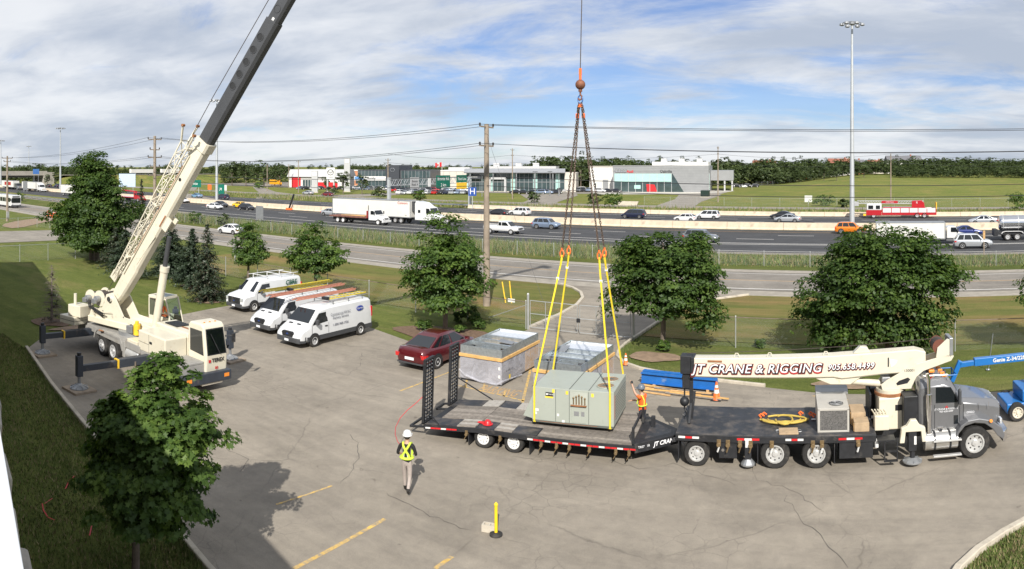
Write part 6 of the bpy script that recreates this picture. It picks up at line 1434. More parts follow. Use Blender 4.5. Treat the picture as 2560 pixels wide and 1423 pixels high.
for i, (px, py, h) in enumerate([(1905, 460, 8), (1952, 457, 8), (2010, 452, 9), (1205, 492, 7), (1375, 491, 8), (1397, 490, 7.5), (1338, 492, 8)]):
    p = G(px, py); t = thing('lot_lamp', ['first lamp post of the storage lot', 'second lamp post of the storage lot', 'third lamp post of the storage lot', 'lamp post left of the glass fronted dealership', 'lamp post before the glass fronted dealership middle', 'lamp post right of the dealership entrance', 'lamp post left of the dealership entrance'][i], 'lamp post', (p.x, p.y, 0)); P('pole', GREYMETAL, t, lambda b: b.cyl((0, 0, 0), (0, 0, h), .14, .09, n=8)); P('lamp_head', DARKGREY, t, lambda b: b.box(-.8, -.2, h, .8, .2, h + .2))
# ================================================================== truck crane
NAVY = mat('dark_blue_grey_steel', (.035, .042, .055), .5, var=.2, dirt=(.12, .10, .09), dirt_amt=.2)
BOOMGREY = mat('dark_boom_steel', (.060, .062, .066), .5, .2, var=.15, vscale=.6)
DECKGREY = mat('worn_grey_deck', (.33, .32, .30), .6, .2, var=.2, vscale=1.5, dirt=(.16, .13, .10), dirt_amt=.3)
CABLE = mat('greased_cable', (.07, .055, .045), .6, .3, var=.4, vscale=20)
RUST = mat('rust', (.28, .12, .05), .85, var=.3, vscale=4)
TEREXBLK = mat('lettering_black', (.02, .02, .02), .5)
cr = thing('truck_crane', 'cream truck crane with raised boom standing on outriggers beside the lawn', 'crane', (-31.8, 18.5, 0), R(-1))
P('deck', DECKGREY, cr, lambda b: (b.box(-4.6, -1.25, 1.02, 2.5, 1.25, 1.36), b.box(2.5, -1.2, .8, 6.1, 1.2, 1.2)), .02)
P('frame_rail', BLACK, cr, lambda b: (b.box(-4.4, -.6, .55, 6.0, -.35, 1.02), b.box(-4.4, .35, .55, 6.0, .6, 1.02)), split=True)
P('fender', DECKGREY, cr, lambda b: [b.prism([(-2.45, .78), (-2.35, 1.10), (-2.1, 1.37), (.55, 1.37), (.8, 1.10), (.9, .78), (.78, .78), (.62, 1.05), (.4, 1.27), (-2.0, 1.27), (-2.25, 1.05), (-2.35, .78)], 'y', s * 1.0, s * 1.3) for s in (-1, 1)], split=True)
for x in (-1.5, -.22, 3.7, 4.9): axle(cr, x, 1.28, .53, .34, RIMM)
P('fuel_tank', STEEL, cr, lambda b: b.cyl((1.1, -1.0, .75), (2.3, -1.0, .75), .3, n=16), .02, True)
P('toolbox', DECKGREY, cr, lambda b: b.box(.8, -1.28, .5, 1.05, -.7, 1.3), .03); P('rear_locker', DECKGREY, cr, lambda b: b.box(-4.6, -1.25, .65, -3.7, 1.25, 1.02), .03)
P('hook_block', RUST, cr, lambda b: (b.box(-5.0, -.5, 1.2, -4.5, -.1, 1.55), b.cyl((-4.9, -.3, 1.25), (-5.2, -.3, 1.1), .07)), .04)
P('engine_cover', CREAM, cr, lambda b: b.box(2.3, -1.2, 1.2, 4.75, .0, 2.15), .06); P('engine_cover', CREAM, cr, lambda b: b.box(1.9, .02, 1.2, 4.75, 1.2, 2.3), .06); P('side_step', CREAM, cr, lambda b: b.box(1.2, -1.22, 1.22, 2.2, -.5, 1.5), .03)
P('cover_handle', BLACK, cr, lambda b: b.box(3.4, -1.23, 1.7, 3.6, -1.202, 1.8)); P('rust_streak', RUST, cr, lambda b: b.sheet(blob(3.6, .55, .45, .12, j=.5, seed=3), 2.302)); P('cover_grille', BLACK, cr, lambda b: [b.box(2.4 + i * .16, .25, 2.3, 2.5 + i * .16, 1.0, 2.36) for i in range(7)], split=True)
P('front_deck', DECKGREY, cr, lambda b: b.box(4.75, -1.2, 1.2, 6.1, .0, 1.32), .03)
# driving cab
P('driving_cab', CREAM, cr, lambda b: b.prism([(4.8, .75), (6.2, .75), (6.25, 1.55), (6.02, 2.78), (5.85, 2.92), (4.95, 2.92), (4.8, 2.78)], 'y', .02, 1.2), .09, seg=3)
win(cr, [(6.262, .14, 1.62), (6.262, 1.08, 1.62), (6.05, 1.04, 2.66), (6.05, .18, 2.66)], 'windshield', CLEAR); P('window_seal', BLACK, cr, lambda b: b.poly([(6.256, .09, 1.57), (6.256, 1.13, 1.57), (6.04, 1.09, 2.71), (6.04, .13, 2.71)])); 
win(cr, [(4.98, .008, 1.62), (6.06, .008, 1.55), (5.92, .008, 2.62), (4.98, .008, 2.62)], 'side_window'); win(cr, [(4.98, 1.212, 1.62), (4.98, 1.212, 2.62), (5.92, 1.212, 2.62), (6.06, 1.212, 1.55)], 'side_window')
P('wiper', BLACK, cr, lambda b: b.bar((6.30, .75, 1.6), (6.13, .35, 2.5), .03, .03)); P('marker_lamp', LAMPAMBER, cr, lambda b: [b.cyl((5.7, y, 2.9), (5.7, y, 2.96), .045, n=8) for y in (.3, .6, .9)], split=True)
TX = (R(90), 0, R(90)); text('TEREX', cr, (6.262, .66, 1.33), TX, .23, TEREXBLK, offset=.006); P('maker_emblem', REDREF, cr, lambda b: b.box(6.25, .16, 1.26, 6.264, .27, 1.38)); text('83', cr, (6.24, .6, .98), TX, .17, REDREF, offset=.004)
P('bumper', NAVY, cr, lambda b: b.box(6.0, -1.25, .42, 6.45, 1.27, .86), .03); P('headlamp', LAMPAMBER, cr, lambda b: [b.box(6.452, s * 1.0 - .13, .58, 6.465, s * 1.0 + .13, .74) for s in (-1, 1)], split=True); P('tow_plate', CONCRETE, cr, lambda b: b.box(6.2, -.3, .34, 6.4, .8, .42))
# outriggers
for (x, y, nm) in ((-2.95, -4.05, 'near rear'), (3.25, -4.75, 'near front'), (-3.45, 4.55, 'far rear'), (2.75, 3.95, 'far front')):
    s = 1 if y > 0 else -1; o = bpy.data.objects.new('outrigger', None); COL.objects.link(o); o.parent = cr; o['label'] = f'dark steel outrigger, {nm} of the four'
    P('beam', NAVY, o, lambda b: b.box(x - .17, s * 1.0, .78, x + .17, s * 2.9, 1.16), .02); P('inner_beam', NAVY, o, lambda b: b.box(x - .12, s * 2.9, .83, x + .12, y - s * .1, 1.11), .02)
    P('jack', NAVY, o, lambda b: b.box(x - .14, y - .14, .62, x + .14, y + .14, 1.55), .02); P('jack_rod', GREYMETAL, o, lambda b: b.cyl((x, y, .15), (x, y, .65), .075, n=10)); P('jack_cap', BLACK, o, lambda b: b.cyl((x, y, 1.55), (x, y, 1.68), .1, n=10))
    P('float', GREYMETAL, o, lambda b: (b.lathe([(.42, .10), (.42, .14), (.16, .26), (.1, .32)], 16, 0, Matrix.Translation((x, y, 0))), [b.bar((x, y, .27), (x + .4 * math.cos(a), y + .4 * math.sin(a), .15), .03, .08) for a in [k * math.pi / 4 for k in range(8)]]))
    P('mat', mat('timber_mat', (.30, .24, .18), .9, var=.25, vscale=3), o, lambda b: b.cbox(x, y, .05, 1.25, 1.1, .1, rot=(0, 0, .1)), .01); P('collar', YELLOW, o, lambda b: b.box(x - .18, s * 2.82, .77, x + .18, s * 2.9, 1.17))
# superstructure, turned towards the lift
SS = Matrix.Rotation(R(13.8 + 1), 4, 'Z')
def SP(name, m, fn, bevel=0.0, smooth=False, parent=None, **k): return P(name, m, parent or cr, fn, bevel, smooth, T=SS, **k)
SP('turntable', GREYMETAL, lambda b: b.cyl((0, 0, 1.36), (0, 0, 1.56), .95, n=28)); SP('platform', CREAM, lambda b: b.box(-3.2, -.62, 1.56, 1.9, .62, 1.9), .04)
for s in (-1, 1): SP('side_plate', CREAM, lambda b: b.prism([(-3.2, 1.75), (-2.95, 2.35), (-2.1, 2.45), (-1.75, 3.2), (-1.3, 3.35), (-1.0, 3.05), (-.4, 2.2), (1.9, 1.98), (2.0, 1.6), (-3.0, 1.6)], 'y', s * .48, s * .56), .02)
SP('counterweight', CREAM, lambda b: b.box(-5.0, -1.15, 1.28, -3.7, 1.15, 1.72), .04); SP('counterweight', CREAM, lambda b: b.box(-4.45, -1.0, 1.73, -3.4, -.1, 2.35), .04); SP('counterweight_tie', BLACK, lambda b: b.box(-5.01, -1.16, 1.49, -3.69, 1.16, 1.51)); SP('counterweight_post', CREAM, lambda b: b.cyl((-4.1, -.75, 2.35), (-4.1, -.75, 2.95), .09, n=10)); SP('counterweight_post', CREAM, lambda b: b.cyl((-3.3, .7, 1.9), (-3.3, .7, 2.95), .09, n=10))
for x, z in ((-3.05, 2.85), (-2.3, 2.9)):
    SP('winch_drum', CABLE, lambda b: b.cyl((x, -.5, z), (x, .5, z), .3, n=18), 0, True); 
    for s in (-1, 1): SP('winch_flange', CREAM, lambda b: b.cyl((x, s * .52, z), (x, s * .56, z), .43, n=20))
    SP('winch_motor', GREYMETAL, lambda b: (b.cyl((x, -.58, z), (x, -.85, z), .17, n=12), b.cbox(x - .05, -.9, z - .1, .3, .14, .24)), .02)
SP('hydraulic_hose', BLACK, lambda b: [b.tube([(-3.0 + i * .12, -.8, 2.8), (-2.7 + i * .1, -.95, 2.45), (-2.2 + i * .15, -.8, 2.2), (-1.9, -.7, 2.0)], .025, 5) for i in range(5)], split=True)
SP('swing_motor', YELLOW, lambda b: (b.cyl((.9, -.85, 1.56), (.9, -.85, 2.1), .18, n=12), b.cyl((.9, -.85, 2.1), (.9, -.85, 2.25), .1, n=10)), .02); SP('valve_bank', GREYMETAL, lambda b: b.box(.2, -.95, 1.58, .65, -.68, 1.95), .03); SP('yellow_tarp', YELLOW, lambda b: b.loft([[(1.9, -.6, 1.7), (2.5, -.5, 1.55), (2.6, .3, 1.5), (1.95, .4, 1.7)], [(1.95, -.5, 2.0), (2.4, -.4, 1.8), (2.5, .2, 1.75), (2.0, .3, 2.0)]]), .05)
# operator's cab (framed, see-through)
cabo = SP('operator_cab', CREAM, lambda b: (b.box(.1, .75, 1.6, 1.75, 1.75, 1.72), b.box(.1, .75, 1.72, 1.6, .80, 2.25), b.box(.1, 1.70, 1.72, 1.6, 1.75, 2.25), b.box(.1, .75, 1.72, .18, 1.75, 3.2), b.box(.1, .75, 3.12, 1.25, 1.75, 3.28), b.bar((1.72, .79, 1.7), (1.3, .79, 3.2), .07, .09), b.bar((1.72, 1.71, 1.7), (1.3, 1.71, 3.2), .07, .09), b.box(.75, .75, 2.2, .83, .81, 3.15)), .03)
def swin(pts, nm): mb = MB(); mb.T = SS; mb.poly(pts); return part(nm, mb, CLEAR, cabo, fix=False)
swin([(1.72, .83, 1.75), (1.72, 1.67, 1.75), (1.32, 1.67, 3.15), (1.32, .83, 3.15)], 'front_pane'); swin([(.18, .745, 2.25), (1.55, .745, 2.25), (1.3, .745, 3.12), (.18, .745, 3.12)], 'side_pane'); swin([(.4, .85, 3.285), (1.25, .85, 3.285), (1.25, 1.65, 3.285), (.4, 1.65, 3.285)], 'roof_pane')
P('operator_seat', DARKGREY, cabo, lambda b: (b.box(.35, 1.0, 1.75, .9, 1.5, 2.1), b.box(.28, 1.0, 2.05, .42, 1.5, 2.75)), .04, T=SS); text('TEREX', cabo, SS @ Vector((1.0, .735, 1.98)), (R(90), 0, R(14.8)), .2, TEREXBLK, offset=.004)
# boom
BM = SS @ Matrix.Translation((-1.4, 0, 3.0)) @ Matrix.Rotation(R(-53), 4, 'Y')
def section(w, z0, z1, ch=.0): return [(-w, z0 + ch), (-w + ch, z0), (w - ch, z0), (w, z0 + ch), (w, z1 - ch * .4), (w - ch * .4, z1), (-w + ch * .4, z1), (-w, z1 - ch * .4)]
boom = P('boom', CREAM, cr, lambda b: b.loft([[(s, y, z) for y, z in section(w, a, c, .1)] for s, w, a, c in ((-.45, .26, -.22, .22), (.5, .31, -.38, .33), (2.2, .31, -.44, .36), (2.4, .31, -.40, .36), (10.2, .31, -.38, .36))]), .015, T=BM)
P('boom_collar', CREAM, boom, lambda b: b.loft([[(s, y, z) for y, z in section(.37, -.44, .42, .1)] for s in (9.75, 10.25)]), .01, T=BM)
P('boom_pivot', CHROME, boom, lambda b: b.cyl((0, -.7, 0), (0, .7, 0), .14, n=14), T=BM); P('side_stiffener', CREAM, boom, lambda b: b.prism([(2.6, -.2), (4.6, -.35), (4.8, -.1), (2.6, .15)], 'y', -.33, -.313), T=BM); P('rust_patch', RUST, boom, lambda b: b.box(5.2, -.32, -.3, 5.9, -.312, -.22), T=BM); P('wear_pad', BLACK, boom, lambda b: b.cyl((7.9, -.318, .05), (7.9, -.312, .05), .09, n=12), T=BM)
sec2 = P('boom_section', BOOMGREY, cr, lambda b: b.loft([[(s, y, z) for y, z in section(.29, -.36, .34, .12)] for s in (9.9, 16.7)]), .01, T=BM); sec3 = P('boom_section', BOOMGREY, cr, lambda b: b.loft([[(s, y, z) for y, z in section(.25, -.31, .29, .1)] for s in (16.5, 28)]), .01, T=BM); P('boom_section', BOOMGREY, cr, lambda b: b.loft([[(s, y, z) for y, z in section(.21, -.26, .25, .08)] for s in (27.8, 38.2)]), .01, T=BM)
for i in range(5):
    s = 13.25 + i * .64; P('lightening_hole', TEREXBLK, sec2, lambda b: b.cyl((s, -.294, .06), (s, -.291, .06), .16, n=18), T=BM); P('hole_rim', BOOMGREY, sec2, lambda b: b.tube([(s + .175 * math.cos(a), -.297, .06 + .175 * math.sin(a)) for a in [k * math.pi / 9 for k in range(18)]], .022, 5, closed=True), T=BM)
for s in (17.25, 18.3): P('round_boss', BOOMGREY, sec3, lambda b: b.tube([(s + .17 * math.cos(a), -.256, .04 + .17 * math.sin(a)) for a in [k * math.pi / 9 for k in range(18)]], .018, 5, closed=True), T=BM)
P('slide_pad', WHITEREF, sec3, lambda b: b.box(16.72, -.262, -.1, 16.85, -.24, .02), T=BM); P('boom_head', BOOMGREY, cr, lambda b: (b.box(38.0, -.3, -.75, 38.9, -.2, .4), b.box(38.0, .2, -.75, 38.9, .3, .4), b.cyl((38.6, -.2, -.4), (38.6, .2, -.4), .32, n=16)), T=BM, split=True)
# lift cylinder
P('lift_cylinder', CREAM, cr, lambda b: b.cyl((1.35, 0, 1.85), (2.0, 0, 4.95), .20, n=18), 0, True, T=SS); P('cylinder_head', CREAM, cr, lambda b: b.cyl((1.96, 0, 4.75), (2.02, 0, 5.02), .24, n=18), T=SS); P('lift_rod', BOOMGREY, cr, lambda b: b.cyl((2.0, 0, 4.95), (2.32, 0, 6.5), .12, n=14), 0, True, T=SS); P('rod_bracket', CREAM, cr, lambda b: (b.box(5.2, -.26, -.7, 5.9, -.16, -.36), b.box(5.2, .16, -.7, 5.9, .26, -.36)), T=BM, split=True)
# stowed lattice jib on the near side
def jib(b):
    def C(s, y, z): return (s, y, z)
    S0, S1 = 1.0, 9.6; n = 12
    def ch(s): f = (s - S0) / (S1 - S0); w = lerp(.12, .26, f); h = lerp(.10, .27, f); return [(s, -.36 - w, .60 - h), (s, -.36 + w, .60 - h), (s, -.36 + w, .60 + h), (s, -.36 - w, .60 + h)]
    for k in range(4): b.bar(ch(S0)[k], ch(S1)[k], .05, .05)
    for i in range(n):
        a, c = ch(lerp(S0, S1, i / n)), ch(lerp(S0, S1, (i + 1) / n))
        for k in range(4):
            b.bar(a[k], c[(k + 1) % 4], .034, .034) if i % 2 else b.bar(a[(k + 1) % 4], c[k], .034, .034)
            b.bar(c[k], c[(k + 1) % 4], .03, .03)
    for k in range(4): b.bar(ch(S1)[k], (S1 + .75, ch(S1)[k][1] * 1.2 + (.3 if k in (1, 2) else -.12), ch(S1)[k][2] + (.16 if k > 1 else -.16)), .075, .075)
P('lattice_jib', CREAM, cr, jib, T=BM, fix=True); P('jib_bracket', CREAM, cr, lambda b: [b.box(s, -.6, .3, s + .1, -.1, .5) for s in (2.6, 6.0, 9.4)], T=BM, split=True); P('jib_pin', RUST, cr, lambda b: [b.cyl((10.38, y - .08, z), (10.38, y + .08, z), .07, n=8) for y, z in ((-.86, 1.03), (.18, 1.03), (-.86, .17), (.18, .17))], T=BM, split=True)
P('jib_rail', CREAM, cr, lambda b: b.bar((1.6, -.35, .24), (9.2, -.35, .24), .07, .10), .01, T=BM); P('rail_slot', RUST, cr, lambda b: b.box(3.0, -.39, .22, 8.6, -.386, .26), T=BM)
P('sheave_bracket', CREAM, cr, lambda b: (b.box(.7, -.3, .5, 1.2, -.2, .95), b.cyl((1.0, -.2, .8), (1.0, .2, .8), .18, n=12)), T=BM, split=True)
TIP = (cr.matrix_basis if False else Matrix.Translation((-31.8, 18.5, 0)) @ Matrix.Rotation(R(-1), 4, 'Z')) @ BM
p0 = BM.inverted() @ SS @ Vector((-2.3, 0, 3.2)); P('hoist_rope', CABLE, cr, lambda b: (b.tube([tuple(p0), (12.0, 0, .95), (38.5, 0, .5)], .018, 5)), T=BM)
HEAD = TIP @ Vector((38.75, 0, -.42))

SP('hose', BLACK, lambda b: [b.tube([(.3 + .12 * i, -.75, 1.95), (.6 + .2 * i, -.95, 2.05 - .1 * i), (1.3 + .2 * i, -.85, 1.55), (2.1 + .1 * i, -.6, 1.42)], .022, 5) for i in range(5)], split=True)
SP('hand_rail', CREAM, lambda b: (b.tube([(-2.6, -.62, 1.9), (-2.6, -.72, 2.2), (-1.2, -.72, 2.35), (-1.2, -.66, 2.1)], .02, 6))); SP('plate_bolt', GREYMETAL, lambda b: [b.cyl((x, -.565, z), (x, -.585, z), .04, n=8) for x, z in ((-1.5, 3.1), (-1.4, 2.9), (-2.0, 2.3), (-.4, 2.2), (.6, 1.9), (1.5, 1.85), (-2.7, 2.0))], split=True); SP('grease_stain', RUST, lambda b: [b.sheet(blob(x, y, .3, .12, j=.5, seed=i), 1.365 + .002 * i) for i, (x, y) in enumerate(((1.3, -.9), (1.9, .3), (-1.6, -.95)))], split=True)
P('deck_chain', BLACK, cr, lambda b: [b.tube([(1.0 + .3 * i, -.9 + .1 * i, 1.38), (1.2 + .3 * i, -.7, 1.42), (1.5 + .2 * i, -.85, 1.38)], .025, 5) for i in range(3)], split=True); P('cover_seam', BLACK, cr, lambda b: (b.box(3.3, -1.204, 1.25, 3.315, -1.199, 2.1), b.box(2.32, -1.204, 1.62, 3.3, -1.199, 1.635)), split=True); P('cab_step', BLACK, cr, lambda b: b.box(5.0, -.1, .6, 5.6, .0, .66)); P('rear_lamp', LAMPRED, cr, lambda b: [b.box(-4.62, y, .75, -4.6, y + .2, .88) for y in (-1.1, .9)], split=True); P('cab_mirror', BLACK, cr, lambda b: (b.bar((6.0, 1.2, 2.3), (6.3, 1.5, 2.3), .03, .03), b.box(6.25, 1.42, 2.0, 6.32, 1.6, 2.4)), .01)
# ================================================================== boom truck
CABGREY = paint('grey_cab_paint', (.17, .172, .180), rough=.32, coat=.9, metal=.35)
DECKBLK = mat('black_checker_deck', (.028, .031, .038), .55, var=.3, vscale=1.4, dirt=(.115, .10, .088), dirt_amt=.62, dscale=1.7, bump=.25, bscale=40)
BRASS = mat('brass_winch', (.22, .155, .08), .5, .5, var=.3, vscale=6)
TANKALU = mat('scuffed_aluminium', (.66, .65, .62), .3, .85, var=.12)
bt = thing('boom_truck', 'grey boom truck with a lettered cream crane folded over its black deck', 'truck', (-6.21, 24.24, 0), R(7.5))
W = 1.38
P('deck', DECKBLK, bt, lambda b: b.box(-.7, -W, .98, 5.95, W, 1.10), .01); P('side_rail', BLACK, bt, lambda b: [b.box(-.7, s * W, .86, 5.95, s * (W + .05), 1.08) for s in (-1, 1)], .008, split=True)
P('frame_rail', BLACK, bt, lambda b: [b.box(-.6, s * .42 - .05, .58, 10.4, s * .42 + .05, .96) for s in (-1, 1)], split=True)
for i, (x0, x1) in enumerate([(-.6, .1), (1.35, 2.1), (2.95, 3.55), (4.7, 5.5)]):
    n = 3; w = (x1 - x0) / n
    for k in range(n): P('reflector', WHITEREF if (k + i) % 2 == 0 else REDREF, bt, lambda b: b.box(x0 + k * w, -W - .058, .955, x0 + (k + 1) * w - .01, -W - .052, 1.025))
for x in (.75, 1.05, 1.45, 1.8, 2.5, 3.85, 4.15, 5.35):
    o = P('ratchet_winch', BRASS, bt, lambda b: (b.cyl((x, -W - .13, .80), (x, -W + .05, .80), .075, n=10), b.box(x - .07, -W - .06, .74, x + .07, -W - .02, .96)), .008); P('strap_end', WHITEREF if int(x * 10) % 2 else BRASS, o, lambda b: b.bar((x + .02, -W - .1, .76), (x - .04, -W - .14, .58), .05, .03))
axle(bt, 0, W - .02, .43, .30, STEEL); axle(bt, 2.6, W, .49, .34, STEEL); axle(bt, 3.97, W, .49, .34, STEEL); axle(bt, 9.34, W + .02, .54, .40, STEEL)
for x in (-.62, 2.02, 4.55): P('mud_flap', BLACK, bt, lambda b: b.box(x, -W, .18, x + .03, -W + .55, .9))
P('toolbox', BLACK, bt, lambda b: b.box(.75, -W, .32, 1.35, -W + .5, .84), .02); P('toolbox_latch', CHROME, bt, lambda b: b.cyl((.88, -W - .02, .6), (.88, -W, .6), .05, n=10)); P('toolbox', BLACK, bt, lambda b: b.box(4.72, -W - .02, .32, 5.85, -W + .55, .86), .02); P('air_tank', WHITE, bt, lambda b: b.cyl((5.98, -W + .1, .62), (5.98, -W + .1, .88), .07, n=10))
# mid jack and front outrigger
P('stabiliser_leg', BLACK, bt, lambda b: b.box(1.60, -W - .05, .32, 1.82, -W + .2, 1.0), .02); P('stabiliser_label', WHITEREF, bt, lambda b: b.box(1.63, -W - .056, .72, 1.79, -W - .051, .98)); P('stabiliser_foot', GREYMETAL, bt, lambda b: b.lathe([(.24, .12), (.24, .17), (.1, .34)], 14, 0, Matrix.Translation((1.71, -W + .07, 0))))
P('outrigger_bracket', CREAM, bt, lambda b: b.prism([(6.72, .80), (6.78, 1.28), (6.95, 1.36), (7.08, 1.55), (7.28, 1.55), (7.40, 1.36), (7.58, 1.28), (7.62, .80), (7.48, .80), (7.44, 1.16), (6.92, 1.16), (6.88, .80)], 'y', -W - .18, -W + .0), .02)
P('outrigger_leg', BLACK, bt, lambda b: b.box(7.02, -W - .14, .5, 7.30, -W + .12, 1.16), .02); P('outrigger_rod', BLACK, bt, lambda b: b.cyl((7.17, -W - .01, .2), (7.17, -W - .01, .55), .09, n=10)); P('outrigger_label', WHITEREF, bt, lambda b: b.box(7.21, -W - .146, .72, 7.29, -W - .141, 1.0))
P('outrigger_pad', GREYMETAL, bt, lambda b: (b.lathe([(.33, .12), (.33, .16), (.12, .26)], 18, 0, Matrix.Translation((7.17, -W - .01, 0))), [b.bar((7.17, -W - .01, .22), (7.17 + .32 * math.cos(a), -W - .01 + .32 * math.sin(a), .16), .03, .07) for a in [k * math.pi / 4 for k in range(8)]]))
# folded crane boom
P('crane_boom', CREAM, bt, lambda b: b.loft([[(x, y, z) for y, z in section(w, a, c, .05)] for x, w, a, c in ((-.25, .26, 2.63, 3.30), (4.6, .27, 2.66, 3.42), (4.9, .27, 2.60, 3.44), (6.3, .28, 2.72, 3.50), (7.5, .28, 2.74, 3.55), (7.85, .26, 2.95, 3.45))]), .012)
P('boom_underside', CREAM, bt, lambda b: b.prism([(4.0, 2.63), (4.5, 2.42), (5.2, 2.40), (5.6, 2.66)], 'y', -.2, .2), .02); P('boom_nose', BLACK, bt, lambda b: b.box(-.72, -.22, 2.72, -.32, .22, 3.36), .02); P('boom_collar', BLACK, bt, lambda b: b.box(-.34, -.285, 2.62, -.22, .285, 3.33), .01); P('nose_sheave', BLACK, bt, lambda b: (b.box(-.66, -.15, 2.2, -.4, .15, 2.75), b.cyl((-.53, -.12, 2.55), (-.53, .12, 2.55), .16, n=12)), .01)
P('lifting_eye', CREAM, bt, lambda b: [b.tube([(x - .1, -.1, z), (x - .04, -.1, z + .12), (x + .04, -.1, z + .12), (x + .1, -.1, z)], .018, 6) for x, z in ((1.25, 3.35), (2.4, 3.38), (4.35, 3.42))], split=True); P('pad_eye', CREAM, bt, lambda b: b.prism([(5.3, 3.46), (5.9, 3.48), (5.8, 3.66), (5.55, 3.70)], 'y', -.15, .15), .02); P('rope_guide', RUST, bt, lambda b: b.bar((.25, -.272, 3.22), (.75, -.272, 3.22), .02, .06))
WHT = mat('silver_lettering', (.80, .80, .82), .4, var=.08); JRED = mat('lettering_red', (.42, .03, .03), .5)
def sign_text(s, par, x, y, z, size, sx, rot=FACE_NEAR, off=.012, space=1.08):
    text(s, par, (x + .012, y - .002, z - .02), rot, size, JRED, name='lettering_edge', shear=.25, offset=off * 3.6, sx=sx, space=space)
    text(s, par, (x + .010, y - .005, z - .018), rot, size, TEREXBLK, name='lettering_outline', shear=.25, offset=off * 2.8, sx=sx, space=space)
    text(s, par, (x, y - .008, z), rot, size, WHT, shear=.25, offset=off * .25, sx=sx, space=space)
sign_text('JT CRANE & RIGGING', bt, 1.95, -.285, 2.98, .43, 1.0, (R(90), R(-1.0), 0)); sign_text('905.658.4499', bt, 5.2, -.292, 3.05, .29, .95, (R(90), R(-1.0), 0), off=.008)
P('angle_scale', WHITEREF, bt, lambda b: b.poly([(6.55, -.292, 3.28)] + [(6.55 + .3 * math.cos(a), -.292, 3.28 - .3 * math.sin(a)) for a in [k * math.pi / 16 for k in range(1, 8)]])); P('angle_pointer', BLACK, bt, lambda b: b.box(6.5, -.296, 3.0, 6.54, -.288, 3.32))
# pedestal, turret, hoist
P('pedestal', CREAM, bt, lambda b: b.box(6.15, -.55, .9, 7.1, .55, 2.0), .04); P('pedestal_window', BLACK, bt, lambda b: b.box(6.72, -.556, 1.55, 7.02, -.548, 1.75)); P('slew_ring', RUST, bt, lambda b: b.cyl((6.62, 0, 2.0), (6.62, 0, 2.10), .55, n=30)); P('slew_bearing', CREAM, bt, lambda b: b.cyl((6.62, 0, 2.10), (6.62, 0, 2.22), .50, n=30))
TURRET = [(6.3, 2.22), (7.35, 2.22), (7.5, 2.62), (7.75, 2.82), (8.75, 3.12), (8.85, 3.28), (8.72, 3.36), (7.5, 3.08), (7.05, 2.86), (6.45, 2.55), (6.25, 2.4)]
for s in (-1, 1): P('turret_plate', CREAM, bt, lambda b: b.prism(TURRET, 'y', s * .31, s * .37), .012)
P('turret_slot', BLACK, bt, lambda b: b.prism([(6.82, 2.36), (7.18, 2.42), (7.28, 2.55), (7.2, 2.62), (6.88, 2.52), (6.78, 2.43)], 'y', -.374, -.368)); text('130001', bt, (7.25, -.376, 2.86), FACE_NEAR, .13, TEREXBLK)
P('hoist_drum', CABLE, bt, lambda b: b.cyl((8.35, -.26, 3.62), (8.35, .26, 3.62), .24, n=18), 0, True); P('hoist_flange', mat('red_drum_paint', (.15, .05, .03), .6), bt, lambda b: [b.cyl((8.35, s * .27, 3.62), (8.35, s * .30, 3.62), .26, n=18) for s in (-1, 1)], split=True); P('hoist_housing', CREAM, bt, lambda b: b.prism([(8.2, 3.25), (8.75, 3.25), (8.75, 3.85), (8.6, 3.9), (8.25, 3.6)], 'y', -.37, -.31), .01); P('hoist_guard', GREYMETAL, bt, lambda b: b.box(8.68, -.38, 3.3, 8.82, .38, 3.92), .02)
P('lift_cylinder', CREAM, bt, lambda b: b.cyl((4.85, 0, 2.52), (6.35, 0, 2.34), .12, n=14), 0, True); P('cylinder_eye', BLACK, bt, lambda b: b.cyl((4.72, -.12, 2.53), (4.72, .12, 2.53), .13, n=12)); P('hydraulic_block', GREYMETAL, bt, lambda b: b.box(6.3, -.25, 2.45, 6.6, .25, 2.62), .02)
P('winch_line', CABLE, bt, lambda b: b.tube([(8.3, 0, 3.86), (5.7, 0, 3.72), (-.5, 0, 3.40), (-.62, 0, 3.2), (-.60, 0, 2.5)], .012, 5))
P('control_bank', CREAM, bt, lambda b: b.box(5.95, -1.0, 1.05, 6.45, -.6, 1.55), .03); P('control_lever', CREAM, bt, lambda b: [b.bar((6.0 + i * .1, -.8, 1.5), (5.85 + i * .1, -1.0, 1.78), .035, .035) for i in range(5)], split=True); P('black_cabinet', BLACK, bt, lambda b: b.box(6.95, -.95, .98, 7.45, -.3, 2.15), .03); P('hydraulic_tank', BLACK, bt, lambda b: b.box(6.0, .6, 1.0, 6.4, 1.3, 2.0), .03); P('bulkhead', BLACK, bt, lambda b: b.box(5.9, .1, 1.1, 5.97, W, 1.95), .01)
P('operator_step', BLACK, bt, lambda b: b.box(6.0, -W - .1, .86, 6.6, -W + .4, .9)); P('step_ladder', BLACK, bt, lambda b: (b.box(6.2, -W - .16, .2, 6.24, -W - .12, .86), b.box(6.62, -W - .16, .2, 6.66, -W - .12, .86), b.box(6.2, -W - .16, .52, 6.66, -W - .04, .56), b.box(6.2, -W - .16, .2, 6.66, -W - .04, .24)))
# boom rest
P('boom_rest', BLACK, bt, lambda b: (b.box(-.42, -.08, 1.1, -.30, .08, 2.62), b.bar((-.36, 0, 1.15), (-.36, .85, 1.75), .1, .1), b.box(-.42, -.2, 2.56, -.28, .2, 2.63), b.bar((-.36, -.55, 1.12), (-.36, .0, 1.7), .08, .08)), .008)
